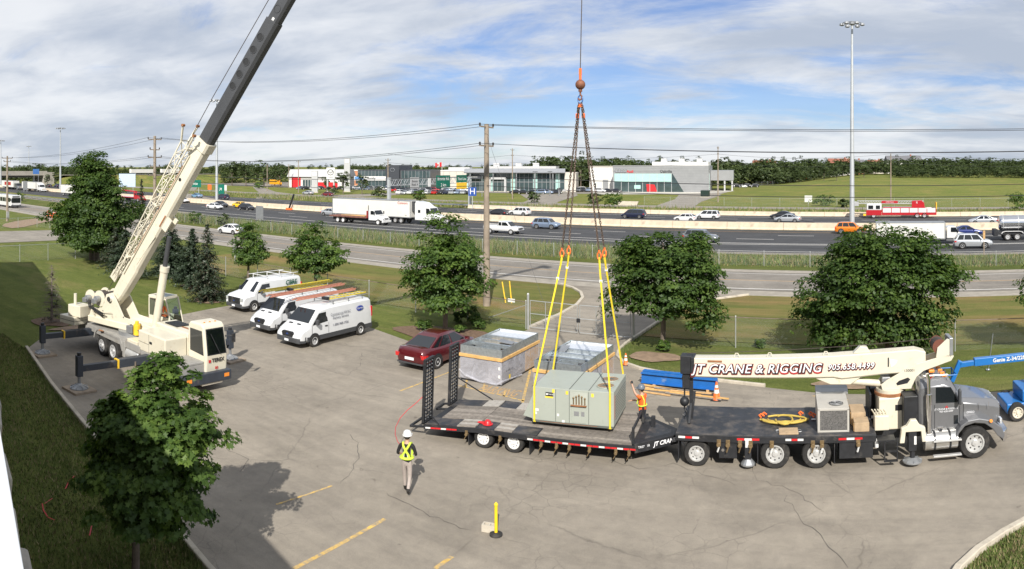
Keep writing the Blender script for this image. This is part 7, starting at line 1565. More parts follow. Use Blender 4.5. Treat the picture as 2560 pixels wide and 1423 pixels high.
# cab
def cabring(x, w, z0, z1, ch): return [(x, -w, z0), (x, w, z0), (x, w, z1 - ch), (x, w - ch * .9, z1), (x, -w + ch * .9, z1), (x, -w, z1 - ch)]
CW = 1.02
P('cab', CABGREY, bt, lambda b: b.loft([cabring(7.45, CW - .08, .95, 2.55, .3), cabring(7.55, CW, .9, 2.68, .26), cabring(8.35, CW, .86, 2.70, .24), cabring(8.62, CW, .86, 2.58, .22), cabring(8.95, CW, .86, 1.98, .1), cabring(9.02, CW, .86, 1.94, .1)]), .03, True)
win(bt, [(8.05, -CW - .006, 1.88), (8.86, -CW - .006, 1.86), (8.58, -CW - .006, 2.40), (8.05, -CW - .006, 2.42)], 'door_window'); win(bt, [(8.05, CW + .006, 1.88), (8.05, CW + .006, 2.42), (8.58, CW + .006, 2.40), (8.86, CW + .006, 1.86)], 'door_window'); win(bt, [(8.975, -.86, 2.0), (8.975, .86, 2.0), (8.68, .82, 2.5), (8.68, -.82, 2.5)], 'windshield')
for z0, z1, x0, x1 in ((.98, 1.82, 8.0, 8.02), (.98, 1.82, 8.88, 8.9), (.97, .99, 8.0, 8.9)): P('door_seam', BLACK, bt, lambda b: b.box(x0, -CW - .004, z0, x1, -CW + .01, z1))
P('door_handle', CHROME, bt, lambda b: b.box(8.1, -CW - .03, 1.02, 8.3, -CW, 1.06)); P('door_port', WINDOW, bt, lambda b: b.box(8.68, -CW - .005, 1.12, 8.84, -CW + .01, 1.42), .0); text('JT CRANE & RIGGING\n905-658-4499', bt, (8.42, -CW - .008, 1.62), FACE_NEAR, .085, WHT); P('door_emblem', JRED, bt, lambda b: b.poly([(8.36, -CW - .008, 1.70), (8.5, -CW - .008, 1.70), (8.43, -CW - .008, 1.78)]))
P('roof_marker', LAMPAMBER, bt, lambda b: [b.cbox(8.42, y, 2.715, .16, .08, .07) for y in (-.7, -.35, 0, .35, .7)], .01, split=True); P('beacon', LAMPAMBER, bt, lambda b: (b.cbox(8.05, .2, 2.78, .2, 1.1, .1)), .02); P('roof_rail', STEEL, bt, lambda b: (b.tube([(7.65, -.9, 2.66), (7.65, -.9, 2.8), (8.5, -.9, 2.8), (8.5, -.9, 2.62)], .02, 6), b.tube([(7.65, .9, 2.66), (7.65, .9, 2.8), (8.5, .9, 2.8), (8.5, .9, 2.62)], .02, 6)), split=True); P('brake_beacon', LAMPRED, bt, lambda b: b.cyl((7.9, -.75, 2.66), (7.9, -.75, 2.78), .07, n=10))
P('exhaust_stack', CHROME, bt, lambda b: (b.cyl((7.78, -CW - .14, .95), (7.78, -CW - .14, 2.25), .11, n=14), b.tube([(7.78, -CW - .14, 2.2), (7.78, -CW - .14, 2.75), (7.72, -CW - .14, 2.95)], .065, 10)), 0, True); P('mirror', DARKGREY, bt, lambda b: [b.box(8.8, s * (CW + .1), 1.85, 8.9, s * (CW + .28), 2.35) for s in (-1, 1)], .03, split=True); P('mirror_arm', CHROME, bt, lambda b: [b.tube([(8.85, s * CW, 2.42), (8.85, s * (CW + .2), 2.4), (8.85, s * (CW + .2), 1.8), (8.85, s * CW, 1.8)], .014, 5) for s in (-1, 1)], split=True)
P('hood', CABGREY, bt, lambda b: b.loft([cabring(9.0, CW - .04, 1.0, 1.95, .16), cabring(9.6, .90, 1.0, 1.86, .18), cabring(10.2, .78, .95, 1.74, .2), cabring(10.42, .74, .95, 1.64, .2)]), .03, True); P('hood_seam', BLACK, bt, lambda b: [b.box(9.025, s * (CW - .03) - .01, 1.0, 9.04, s * (CW - .03) + .01, 1.8) for s in (-1, 1)], split=True)
P('fender', CABGREY, bt, lambda b: [b.prism([(8.62, .62), (8.66, .85), (8.85, 1.16), (9.1, 1.32), (9.5, 1.36), (9.95, 1.25), (10.3, .98), (10.42, .7), (10.36, .55), (10.15, .7), (9.98, .95), (9.7, 1.16), (9.34, 1.22), (9.0, 1.14), (8.78, .9), (8.72, .62)], 'y', s * .62, s * (W + .0)) for s in (-1, 1)], .03, split=True)
P('grille', CHROME, bt, lambda b: b.box(10.40, -.58, .85, 10.47, .58, 1.58), .03); P('front_bumper', CHROME, bt, lambda b: b.prism([(10.45, -1.25), (10.62, -1.0), (10.68, 0), (10.62, 1.0), (10.45, 1.25), (10.38, 1.25), (10.38, -1.25)], 'z', .42, .78), .02); P('turn_lamp', LAMPAMBER, bt, lambda b: b.cyl((9.9, -W - .0, 1.24), (9.9, -W - .06, 1.26), .06, n=10)); P('headlamp', LAMPCLEAR, bt, lambda b: [b.box(10.36, s * .85 - .12, .95, 10.44, s * .85 + .12, 1.14) for s in (-1, 1)], .01, split=True); P('antenna', CHROME, bt, lambda b: [b.cyl((x, -.92, 1.5), (x, -.96, 1.78), .008, n=5) for x in (9.6, 9.95)], split=True); text('ONGO', bt, (9.28, -CW - .0, 1.48), FACE_NEAR, .09, WHT)
P('fuel_tank', TANKALU, bt, lambda b: b.cyl((7.62, -W + .28, .66), (8.75, -W + .28, .66), .31, n=22), 0, True); P('tank_strap', BLACK, bt, lambda b: [b.lathe([(.312, x), (.322, x), (.322, x + .07), (.312, x + .07)], 22, 0, Matrix.Translation((0, -W + .28, .66)) @ Matrix.Rotation(R(90), 4, 'Y')) for x in (7.92, 8.45)], split=True); P('tank_cap', BLACK, bt, lambda b: b.cyl((8.2, -W + .28, .96), (8.2, -W + .28, 1.0), .06, n=10)); P('tank_step', STEEL, bt, lambda b: [b.box(7.88, -W - .13, z, 8.85, -W + .02, z + .05) for z in (.22, .72)], .005, split=True)
# things on the deck
def local(par_loc, rz, x, y, z=0.0):
    return Vector((par_loc[0] + x * math.cos(rz) - y * math.sin(rz), par_loc[1] + x * math.sin(rz) + y * math.cos(rz), z))
def ondeck(x, y, z=1.10): return local((-6.21, 24.24), R(7.5), x, y, z)
hb = thing('headache_ball', 'black headache ball hanging from the tip of the boom truck crane', 'crane hook', ondeck(-.60, 0, 1.35), R(7.5)); P('ball', BLACK, hb, lambda b: b.sphere((0, 0, .35), .17, 14), 0, True); P('swivel', BLACK, hb, lambda b: b.cyl((0, 0, .5), (0, 0, 1.2), .03, n=8)); P('hook', BLACK, hb, lambda b: b.tube([(0, 0, .2), (0, 0, .08), (.08, 0, -.02), (.08, 0, -.1), (0, 0, -.16), (-.08, 0, -.1)], .03, 6)); P('chain', BLACK, hb, lambda b: [b.tube([(.03 * math.cos(a) if i % 2 else 0, 0 if i % 2 else .03 * math.cos(a), -.2 - i * .075 + .05 * math.sin(a)) for a in [k * math.pi / 4 for k in range(8)]], .009, 4, closed=True) for i in range(12)], kind='stuff')
cu_ = thing('condenser_unit', 'long low tan air conditioning condenser with a roof fan on the truck deck', 'condenser', ondeck(4.55, -1.12), R(7.5)); TANM = mat('tan_sheet_metal', (.44, .42, .38), .5, var=.08); COIL = mat('finned_coil', (.15, .145, .14), .5, .4, var=.6, vscale=30, bump=.6, bscale=60)
P('cabinet', TANM, cu_, lambda b: (b.box(-.53, 0, .04, -.45, .06, .78), b.box(.46, 0, .04, .53, .06, .78), b.box(-.53, .06, .04, .53, 1.95, .76), b.box(-.53, 0, .72, .53, 1.55, .80), b.box(-.53, 0, 0, .53, 1.95, .06)), .008)
P('coil', COIL, cu_, lambda b: b.box(-.45, .02, .08, .46, .055, .72)); P('dark_hood', GREYMETAL, cu_, lambda b: b.prism([(1.56, .765), (1.56, .86), (1.75, .93), (2.15, .93), (2.35, .70), (2.0, .765)], 'x', -.53, .62), .006); P('fan_well', BLACK, cu_, lambda b: b.cyl((.12, .5, .801), (.12, .5, .806), .25, n=24)); P('fan_blade', GREYMETAL, cu_, lambda b: [b.poly([(.12, .5, .81), (.12 + .23 * math.cos(a), .5 + .23 * math.sin(a), .815), (.12 + .23 * math.cos(a + .6), .5 + .23 * math.sin(a + .6), .812)]) for a in (0, 1.57, 3.14, 4.71)], split=True); P('fan_guard', STEEL, cu_, lambda b: [b.tube([(.12 + r * math.cos(k * math.pi / 12), .5 + r * math.sin(k * math.pi / 12), .83) for k in range(24)], .005, 4, closed=True) for r in (.08, .14, .2, .26)], kind='stuff')
for i, (x, y, sx, sy, h, lab) in enumerate([(5.5, -.85, .5, .6, .3, 'plywood crate nearest the deck edge beside the condenser'), (5.45, -.05, .5, .9, .42, 'taller plywood crate behind the condenser')]):
    c_ = thing('plywood_crate', lab, 'crate', ondeck(x, y), R(7.5)); P('box', mat('plywood', (.40, .29, .18), .8, var=.2, vscale=4), c_, lambda b: b.box(-sx / 2, -sy / 2, 0, sx / 2, sy / 2, h), .01); P('batten', WOOD, c_, lambda b: [b.box(-sx / 2 - .02, q - .03, .02, -sx / 2 - .001, q + .03, h - .02) for q in (-sy * .4, sy * .4)], split=True)
pl = thing('plywood_pad', 'square plywood pad lying on the truck deck edge', 'plywood sheet', ondeck(3.05, -1.02), R(10)); P('sheet', MATS['plywood'], pl, lambda b: b.box(-.32, -.26, 0, .32, .26, .05), .008); P('rope_handle', GREYMETAL, pl, lambda b: [b.tube([(s * .33, -.1, .03), (s * .42, -.08, .03), (s * .42, .08, .03), (s * .33, .1, .03)], .01, 5) for s in (-1, 1)], split=True)
YSL = mat('yellow_webbing', (.50, .36, .07), .75, var=.15, vscale=6)
sg = thing('sling_pile', 'coiled pile of yellow lifting slings on the black truck deck', 'lifting slings', ondeck(2.9, .1, 1.10), R(7.5)); rr = random.Random(3)
for k in range(5):
    pts = [((.75 + .09 * k * (1 if k % 2 else -1)) * math.cos(a) * (.75 if k > 2 else 1), (.24 + .05 * k) * math.sin(a) - .08 * k + rr.uniform(-.03, .03), .03 + .025 * k) for a in [math.pi * (1.02 + i / 14 * (1.0 if k < 3 else 1.75)) for i in range(15)]]
    P('sling', YSL, sg, lambda b: b.tube(pts, .034, 6), 0, True)
P('hook', ORANGE, sg, lambda b: [b.tube([(x, y, .05), (x - .08, y + .06, .12), (x - .02, y + .14, .14), (x + .08, y + .1, .08)], .03, 6) for x, y in ((-.8, .05), (-.7, .2), (.95, .25), (.6, .3), (1.05, .1))], 0, True, split=True); P('tag', WHITEREF, sg, lambda b: b.box(.95, -.12, .04, 1.1, -.02, .05))
# ================================================================== lowboy trailer, lifted unit, rigging
GREYWOOD = [mat('grey_plank_%d' % i, c, .9, var=.3, vscale=7, bump=.5, bscale=30) for i, c in enumerate([(.20, .175, .15), (.25, .22, .19), (.165, .145, .125)])]; PALEWOOD = mat('pale_plank', (.36, .335, .30), .9, var=.2, vscale=8, bump=.4, bscale=30)
TRL, TRZ = Vector((-15.83, 22.36, 0)), R(9.5)
def ontrl(x, y, z=0.0): return local(TRL, TRZ, x, y, z)
tr = thing('flatbed_trailer', 'black equipment trailer with plank deck and two upright ramps', 'trailer', TRL, TRZ); Y0, Y1, DZ = -1.45, 1.6, .75
P('deck_frame', BLACK, tr, lambda b: b.prism([(0, .36), (2.05, .55), (7.7, .55), (7.7, DZ - .035), (2.05, DZ - .035), (0, DZ - .23)], 'y', Y0, Y1), .008)
def tz(x): return DZ - .03 + min(0, (x - 2.05) * .0951)
def plank(x0, x1, y0, y1, m, h=.035):
    mb = MB(); n = [(x0, y0), (x1, y0), (x1, y1), (x0, y1)]
    mb._add([(x, y, tz(x) - .002) for x, y in n] + [(x, y, tz(x) + h) for x, y in n], [(0, 3, 2, 1), (4, 5, 6, 7), (0, 1, 5, 4), (1, 2, 6, 5), (2, 3, 7, 6), (3, 0, 4, 7)]); part('plank', mb, m, tr)
rw = random.Random(8); y = -.66
while y < .82:
    for a, c in ((.35, 2.04), (2.06, 4.9), (4.92, 7.62)): plank(a, c, y, y + .172, rw.choice(GREYWOOD), .03 + rw.uniform(0, .01))
    y += .185
for k in range(4): plank(4.35, 7.62, -1.42 + k * .185, -1.42 + k * .185 + .172, rw.choice(GREYWOOD))
for k in range(4): plank(5.3, 7.62, .86 + k * .185, .86 + k * .185 + .172, rw.choice(GREYWOOD))
for x0, x1, ys in ((1.3, 2.02, -1.42), (2.75, 3.4, -1.42), (1.35, 2.02, .86), (2.75, 3.4, .86), (3.9, 4.6, .86)):
    for k in range(4): plank(x0, x1, ys + k * .185, ys + k * .185 + .172, PALEWOOD if ys > 0 or k % 2 else GREYWOOD[1])
for x0, x1, ys in ((.05, 1.28, -1.43), (2.08, 2.72, -1.43), (3.42, 4.3, -1.43), (.05, 1.32, .85), (2.08, 2.72, .85), (3.42, 3.88, .85), (4.62, 5.26, .85)): P('steel_plate', DECKBLK, tr, lambda b: b._add([(x, yy, tz(x) - .001 + h) for h in (0, .025) for x, yy in ((x0, ys), (x1, ys), (x1, ys + .72), (x0, ys + .72))], [(0, 3, 2, 1), (4, 5, 6, 7), (0, 1, 5, 4), (1, 2, 6, 5), (2, 3, 7, 6), (3, 0, 4, 7)]))
P('side_rail', BLACK, tr, lambda b: [b.prism([(0, .36), (2.05, .56), (7.7, .56), (7.7, .73), (2.05, .73), (0, .53)], 'y', q, q + .05) for q in (Y0 - .05, Y1)], .006, split=True)
for i in range(18):
    x0 = .08 + i * .21
    if x0 < 1.3: P('reflector', REDREF if i % 3 else WHITEREF, tr, lambda b: b.prism([(x0, .40 + x0 * .097), (x0 + .2, .42 + x0 * .097), (x0 + .2, .475 + x0 * .097), (x0, .455 + x0 * .097)], 'y', Y0 - .058, Y0 - .052))
    x1 = 4.0 + i * .21
    if x1 < 7.6: P('reflector', REDREF if i % 3 else WHITEREF, tr, lambda b: b.box(x1, Y0 - .058, .585, x1 + .195, Y0 - .052, .64))
for x in (1.72, 3.0, 4.5, 5.05, 5.5, 6.2, 7.1, 7.55):
    o = P('ratchet_winch', BRASS, tr, lambda b: (b.cyl((x, Y0 - .13, .46), (x, Y0 + .02, .46), .055, n=8), b.box(x - .05, Y0 - .08, .42, x + .05, Y0 - .055, .60)), .006); P('strap_end', BRASS, o, lambda b: b.bar((x, Y0 - .1, .42), (x - .08, Y0 - .12, .28), .03, .02))
for x in (2.31, 3.45):
    for yy, s in ((Y0 + .22, -1), (Y1 - .22, 1)): put_wheel(tr, x, yy, .36, .30, mirror=(s > 0), rimmat=WHITE)
for x in (1.75, 4.05): P('mud_flap', BLACK, tr, lambda b: b.box(x, Y0 + .02, .08, x + .03, Y0 + .5, .56))
def ramp(y0, nm):
    o = bpy.data.objects.new('ramp', None); COL.objects.link(o); o.parent = tr; o.location = (-.08, 0, .5); o.rotation_euler = (0, R(2), 0)
    P('ramp_frame', BLACK, o, lambda b: [b.box(-.05, q, 0, .05, q + .05, 2.35) for q in (y0, y0 + .7)] + [b.box(-.05, y0, z, .05, y0 + .75, z + .06) for z in (0, 2.32)], .004)
    for k in range(16): P('ramp_rung', BLACK, o, lambda b: b.box(-.05, y0 + .04, .12 + k * .14, .02, y0 + .71, .165 + k * .14))
    P('ramp_bar', BLACK, o, lambda b: [b.box(-.035, y0 + q, .04, -.015, y0 + q + .03, 2.33) for q in (.2, .37, .54)], split=True); P('ramp_cleat', GREYMETAL, o, lambda b: [b.box(.02, y0 + .06 + q, .14 + k * .14, .05, y0 + .09 + q, .17 + k * .14) for k in range(16) for q in (.1, .3, .5)], kind='stuff')
ramp(-1.42, 'near'); ramp(.82, 'far'); P('ramp_stay', BLACK, tr, lambda b: (b.bar((-.08, 1.5, 1.5), (1.5, 1.58, .72), .04, .04), b.bar((-.08, -1.4, 1.2), (.6, -1.45, .62), .03, .03)), split=True)
P('rear_bumper_frame', BLACK, tr, lambda b: (b.bar((-.05, -1.4, .42), (-.6, -1.4, .35), .07, .07), b.bar((-.6, -1.4, .35), (-.6, -.4, .35), .07, .07), b.bar((-.6, -.4, .35), (-.05, -.4, .42), .07, .07), b.bar((-.05, .7, .42), (-.55, .7, .35), .07, .07), b.bar((-.55, .7, .35), (-.55, 1.4, .35), .07, .07), b.bar((-.55, 1.4, .35), (-.05, 1.4, .42), .07, .07)))
P('tongue', BLACK, tr, lambda b: b.prism([(7.7, -1.3), (9.15, -.12), (9.15, .12), (7.7, 1.45)], 'z', .40, .72), .01); P('tongue_well', DECKBLK, tr, lambda b: b.prism([(7.95, -.8), (8.75, -.15), (8.75, .15), (7.95, .95)], 'z', .721, .726)); P('hitch', BLACK, tr, lambda b: (b.box(9.1, -.08, .42, 9.45, .08, .6), b.tube([(9.45 + .1 * math.cos(a), .1 * math.sin(a), .5) for a in [k * math.pi / 5 for k in range(10)]], .03, 6, closed=True)), .006); P('jack', BLACK, tr, lambda b: (b.box(8.0, .3, .1, 8.14, .45, 1.1), b.cyl((8.07, .37, .0), (8.07, .37, .1), .14, n=10)), .01); P('headboard', BLACK, tr, lambda b: (b.box(7.62, -1.4, .75, 7.7, -1.3, 1.3), b.box(7.62, .6, .75, 7.7, .7, 1.3), b.bar((7.66, -1.35, 1.25), (7.66, .65, 1.25), .06, .06)), .006)
ta = math.atan2(1.18, 1.45); text('JT CRANE', tr, (8.62, -.575, .57), (R(90), 0, ta), .20, WHT, shear=.2, offset=.006); text('TR07   18', tr, (7.98, -1.10, .58), (R(90), 0, ta), .11, WHT)
P('drawbar_chain', GREYMETAL, tr, lambda b: b.tube([(9.1, -.12, .45), (9.3, -.2, .3), (9.5, -.1, .5)], .02, 5))
hat = thing('red_hard_hat', 'small red hard hat lying on the trailer deck edge', 'hard hat', ontrl(2.35, -1.05, .76), 0); P('shell', REDREF, hat, lambda b: b.lathe([(.15, 0), (.13, .04), (.12, .1), (.07, .15), (.001, .165)], 14), 0, True); P('brim', REDREF, hat, lambda b: b.lathe([(.19, 0), (.19, .012), (.14, .02)], 14)); P('cloth', REDREF, hat, lambda b: b.loft([[(-.4, -.08, .01), (-.1, -.1, .01), (-.1, .1, .01), (-.36, .06, .01)], [(-.36, -.04, .05), (-.14, -.05, .07), (-.14, .06, .06), (-.3, .03, .04)]]))
# --- the lifted rooftop unit
ACG = mat('grey_green_sheet_metal', (.335, .36, .315), .5, var=.05, vscale=.8, dirt=(.24, .23, .19), dirt_amt=.12, dscale=2); ACD = mat('panel_seam', (.10, .11, .10), .6); FANR = mat('rusty_fan_grille', (.34, .21, .12), .7, .2, var=.35, vscale=14); STY = mat('yellow_sticker', (.80, .58, .05), .6)
acl = ontrl(5.36, .50, .92); ac = thing('rooftop_unit', 'grey green rooftop air conditioning unit hung from yellow slings over the trailer', 'air conditioner', acl, R(9.7)); LX, LY, LZ = 1.48, 1.12, 1.25
P('cabinet', ACG, ac, lambda b: b.prism([(-LX, .06), (LX, .06), (LX, LZ), (-LX + .02, LZ - .02)], 'y', -LY, LY), .012); P('base_rail', ACD, ac, lambda b: b.box(-LX + .01, -LY - .015, 0, LX - .01, LY + .015, .07)); P('intake_hood', ACG, ac, lambda b: b.prism([(-LX, .05), (-LX - .38, .12), (-LX - .34, .2), (-LX, .95)], 'y', -LY * .9, LY * .9), .008)
for i, (x, z0, z1) in enumerate([(-.62, .08, 1.2), (-.12, .08, 1.2), (.58, .08, 1.2)]): P('seam', ACD, ac, lambda b: b.box(x, -LY - .004, z0, x + .018, -LY + .01, z1))
for x in (-.12, .58): P('roof_seam', ACD, ac, lambda b: b.box(x, -LY, LZ - .002, x + .02, LY, LZ + .006))
P('service_panel', mat('pale_service_panel', (.39, .41, .36), .5), ac, lambda b: b.box(-.08, -LY - .012, .72, .54, -LY - .003, 1.17), .003); P('lower_panel', ACG, ac, lambda b: b.box(-.02, -LY - .012, .10, .5, -LY - .003, .66), .003)
for i, x in enumerate((.05, .15, .25, .35, .46)): P('gas_pipe', BRASS, ac, lambda b: (b.tube([(x, -LY - .03, .76), (x, -LY - .04, .95 + .05 * (2 - abs(i - 2))), (x + .02, -LY - .05, .98 + .05 * (2 - abs(i - 2)))], .022, 6), b.sphere((x, -LY - .05, .98 + .05 * (2 - abs(i - 2))), .035, 8)))
P('pipe_shelf', RUST, ac, lambda b: b.box(-.05, -LY - .09, .70, .52, -LY - .012, .725)); P('sticker', STY, ac, lambda b: [b.box(x, -LY - .006, z, x + .09, -LY - .003, z + .12) for x, z in ((-.74, 1.08), (-.24, 1.06), (.68, 1.04))], split=True); nb = P('maker_plate', TEREXBLK, ac, lambda b: b.box(-.98, -LY - .006, .94, -.70, -LY - .003, 1.08)); text('TRANE', nb, (-.80, -LY - .008, 1.01), FACE_NEAR, .07, WHITEREF); P('maker_emblem', WHITEREF, nb, lambda b: b.cyl((-.93, -LY - .008, 1.01), (-.93, -LY - .004, 1.01), .035, n=12)); P('maker_strip', STY, ac, lambda b: b.box(-1.0, -LY - .006, .88, -.70, -LY - .003, .935))
P('label', WHITEREF, ac, lambda b: [b.box(x, -LY - .006, z, x + w, -LY - .003, z + .09) for x, z, w in ((-1.38, .38, .14), (-1.38, .26, .08), (-.56, .27, .08), (-.38, .06, .1))], split=True); P('electric_box', GREYMETAL, ac, lambda b: [b.box(x, -LY - .015, .34, x + w, -LY - .004, .5) for x, w in ((.06, .18), (.32, .12))], split=True); P('rust_stain', RUST, ac, lambda b: b.box(-1.2, -LY - .017, .03, .9, -LY - .0155, .045))
for yy in (-.45, .35):
    P('fan_grille', FANR, ac, lambda b: b.cyl((1.05, yy, LZ + .004), (1.05, yy, LZ + .02), .30, n=24)); P('fan_hub', ACD, ac, lambda b: [b.cyl((1.05, yy, LZ + .021), (1.05, yy, LZ + .03), .07, n=12)] + [b.bar((1.05, yy, LZ + .024), (1.05 + .29 * math.cos(a), yy + .29 * math.sin(a), LZ + .024), .012, .008) for a in [k * math.pi / 8 for k in range(16)]]); P('fan_rim', ACG, ac, lambda b: b.tube([(1.05 + .31 * math.cos(a), yy + .31 * math.sin(a), LZ + .015) for a in [k * math.pi / 12 for k in range(24)]], .018, 6, closed=True))
P('end_panel', mat('faded_red_panel', (.36, .22, .18), .6), ac, lambda b: b.box(LX + .002, -LY + .06, .3, LX + .012, -LY + .22, 1.1)); P('end_louvre', ACD, ac, lambda b: [b.box(LX + .001, -LY + .3, .2 + k * .1, LX + .008, LY - .1, .22 + k * .1) for k in range(9)], split=True)
# --- hook, chains, slings
HX, HY = acl.x, acl.y; rusty = mat('rusty_ball_iron', (.22, .09, .05), .7, .3, var=.35, vscale=6, bump=.4, bscale=30); CHAINM = mat('oiled_chain', (.12, .085, .065), .5, .6, var=.3); SLING = mat('bright_yellow_sling', (.74, .58, .03), .7, var=.08, vscale=10)
rope = MB(); rope.tube([tuple(HEAD), (HX, HY, 13.5)], .018, 5); tag(part('hoist_rope', rope, CABLE), 'thin steel hoist rope hanging from the crane boom', 'crane rope')
hk = thing('hook_ball', 'rusty round headache ball and hook hanging high against the sky', 'crane hook', (HX, HY, 12.97)); P('ball', rusty, hk, lambda b: b.sphere((0, 0, 0), .185, 18), 0, True); P('socket', ORANGE, hk, lambda b: (b.cyl((0, 0, .18), (0, 0, .38), .05, n=10), b.box(-.05, -.03, .36, .05, .03, .6)), .01); P('collar', rusty, hk, lambda b: b.cyl((0, 0, -.26), (0, 0, -.18), .07, n=12)); P('hook', rusty, hk, lambda b: b.tube([(0, 0, -.2), (0, 0, -.36), (.06, 0, -.43), (.05, 0, -.53), (-.03, 0, -.56), (-.08, 0, -.5)], .035, 8), 0, True)
cs = thing('chain_sling', 'four leg rusty chain sling with orange hooks under the hook ball', 'chain sling', (HX, HY, 12.45)); P('master_ring', mat('blue_ring', (.05, .14, .36), .5), cs, lambda b: b.tube([(.09 * math.cos(a), 0, .15 * math.sin(a) - .02) for a in [k * math.pi / 9 for k in range(18)]], .026, 6, closed=True), 0, True)
LEGS = [(GY(px, HY + y).x - HX, y) for px, y in ((1405, -.45), (1422, .35), (1498, -.5), (1511, .28))]
def chain_path(a, c, pitch=.085, r=.016):
    a, c = Vector(a), Vector(c); d = c - a; n = int(d.length / pitch); q = d.to_track_quat('Z', 'Y'); mb = MB(); base = []
    for k in range(10): t_ = 2 * math.pi * k / 10; base.append((.03 * math.cos(t_), 0, .062 * math.sin(t_)))
    for i in range(n):
        rot = Matrix.Rotation(R(90) * (i % 2), 4, 'Z'); p = a + d * ((i + .5) / n); mb.tube([p + q @ (rot @ Vector(v)) for v in base], r, 4, closed=True)
    return mb
for (x, y) in LEGS:
    top = (.05 * (1 if x > 0 else -1), .03 if y > 0 else -.03, -.15); end = (x, y, 6.95 - 12.45); part('chain', chain_path(top, end), CHAINM, cs, fix=False, kind='stuff'); P('hook', ORANGE, cs, lambda b: (b.tube([(x + .07 * math.cos(a), y, 6.95 - 12.45 - .13 + .125 * math.sin(a)) for a in [k * math.pi / 9 for k in range(18)]], .025, 6, closed=True), b.cyl((x, y, 6.95 - 12.45 - .02), (x, y, 6.95 - 12.45 + .08), .04, n=8)), 0, True)
P('shortening_clutch', ORANGE, cs, lambda b: [b.cbox(s * .12, 0, -.62, .11, .1, .18) for s in (-1, 1)] + [b.cbox(0, 0, -.25, .16, .1, .12)], .02, split=True); part('chain_tail', chain_path((.1, .02, -.3), (.13, .06, -.7)), CHAINM, cs, fix=False, kind='stuff'); part('chain_tail', chain_path((-.1, .02, -.3), (-.13, .06, -.7)), CHAINM, cs, fix=False, kind='stuff')
for i, (x, y) in enumerate(LEGS):
    e = local((HX, HY), R(9.7), (-1.38 if x < 0 else 1.36), (-LY - .06 if y < 0 else LY + .06)); A = Vector((HX + x, HY + y, 6.95 - .30)); B = Vector((e.x, e.y, .93)); mid = Vector((A.x, A.y, 0))
    t = thing('lifting_sling', ['yellow lifting sling at the front west corner of the grey green unit', 'yellow lifting sling at the rear west corner of the grey green unit', 'yellow lifting sling at the front east corner of the grey green unit', 'yellow lifting sling at the rear east corner of the grey green unit'][i], 'sling', (0, 0, 0), 0, 'slings carrying the unit')
    E_ = Vector((e.x, e.y, .92 + LZ + .02)); P('strap', SLING, t, lambda b: (b.bar(A, E_, .062, .02, up=(0, 1, 0)), b.bar(E_ + Vector((0, 0, .01)), B, .062, .02, up=(0, 1, 0)))); P('eye', SLING, t, lambda b: b.bar(A + Vector((0, 0, .12)), A.lerp(E_, .06), .05, .05)); P('label', WHITEREF, t, lambda b: b.cbox(*A.lerp(E_, .1 if i % 2 else .16), .12, .02, .1))
    if i in (0, 2): P('strap_under', SLING, t, lambda b: b.bar(B, Vector((e.x, e.y, .90)) + Vector((-.17, .98, 0)) * (2 * LY + .1), .085, .02))
# ================================================================== vans, red car, packaged units, lift, people, small things
VANW = paint('van_white', (.63, .64, .65), rough=.3, coat=.9)
def vring(x, w, wt, zb, zm, zt):
    return [(x, -w * .9, zb), (x, -w, zb + .12), (x, -w, zm), (x, -lerp(w, wt, .85), zt - .13), (x, -wt + .14, zt - .015), (x, -wt * .4, zt + .02), (x, wt * .4, zt + .02), (x, wt - .14, zt - .015), (x, lerp(w, wt, .85), zt - .13), (x, w, zm), (x, w, zb + .12), (x, w * .9, zb)]
VSPEC = dict(
 transit=dict(st=[(0, .95, .84, .38, 1.15, 2.0), (.06, 1.0, .88, .34, 1.15, 2.06), (.5, 1.01, .90, .33, 1.15, 2.10), (3.6, 1.01, .90, .33, 1.15, 2.10), (4.25, 1.0, .88, .33, 1.12, 2.04), (4.42, 1.0, .87, .33, 1.1, 1.96), (5.18, 1.0, .92, .33, 1.08, 1.30), (5.62, .98, .88, .33, .92, 1.10), (5.86, .93, .80, .35, .70, .86), (5.95, .85, .7, .38, .55, .66)], ws=(4.46, 1.93, 5.16, 1.32), wb=(1.05, 4.85), win=[(3.78, 1.27), (5.0, 1.20), (4.42, 1.78), (3.82, 1.80)], r=.345),
 econo=dict(st=[(0, .93, .80, .42, 1.2, 1.98), (.06, 1.0, .86, .38, 1.2, 2.04), (.5, 1.01, .88, .36, 1.2, 2.08), (3.4, 1.01, .88, .36, 1.2, 2.08), (3.75, 1.0, .86, .36, 1.15, 2.0), (4.45, 1.0, .92, .36, 1.1, 1.30), (5.25, .99, .92, .36, 1.02, 1.16), (5.38, .96, .86, .38, .8, .98), (5.45, .92, .8, .42, .6, .75)], ws=(3.80, 1.94, 4.42, 1.32), wb=(1.0, 4.5), win=[(3.0, 1.25), (4.2, 1.22), (3.72, 1.78), (3.05, 1.80)], r=.37))
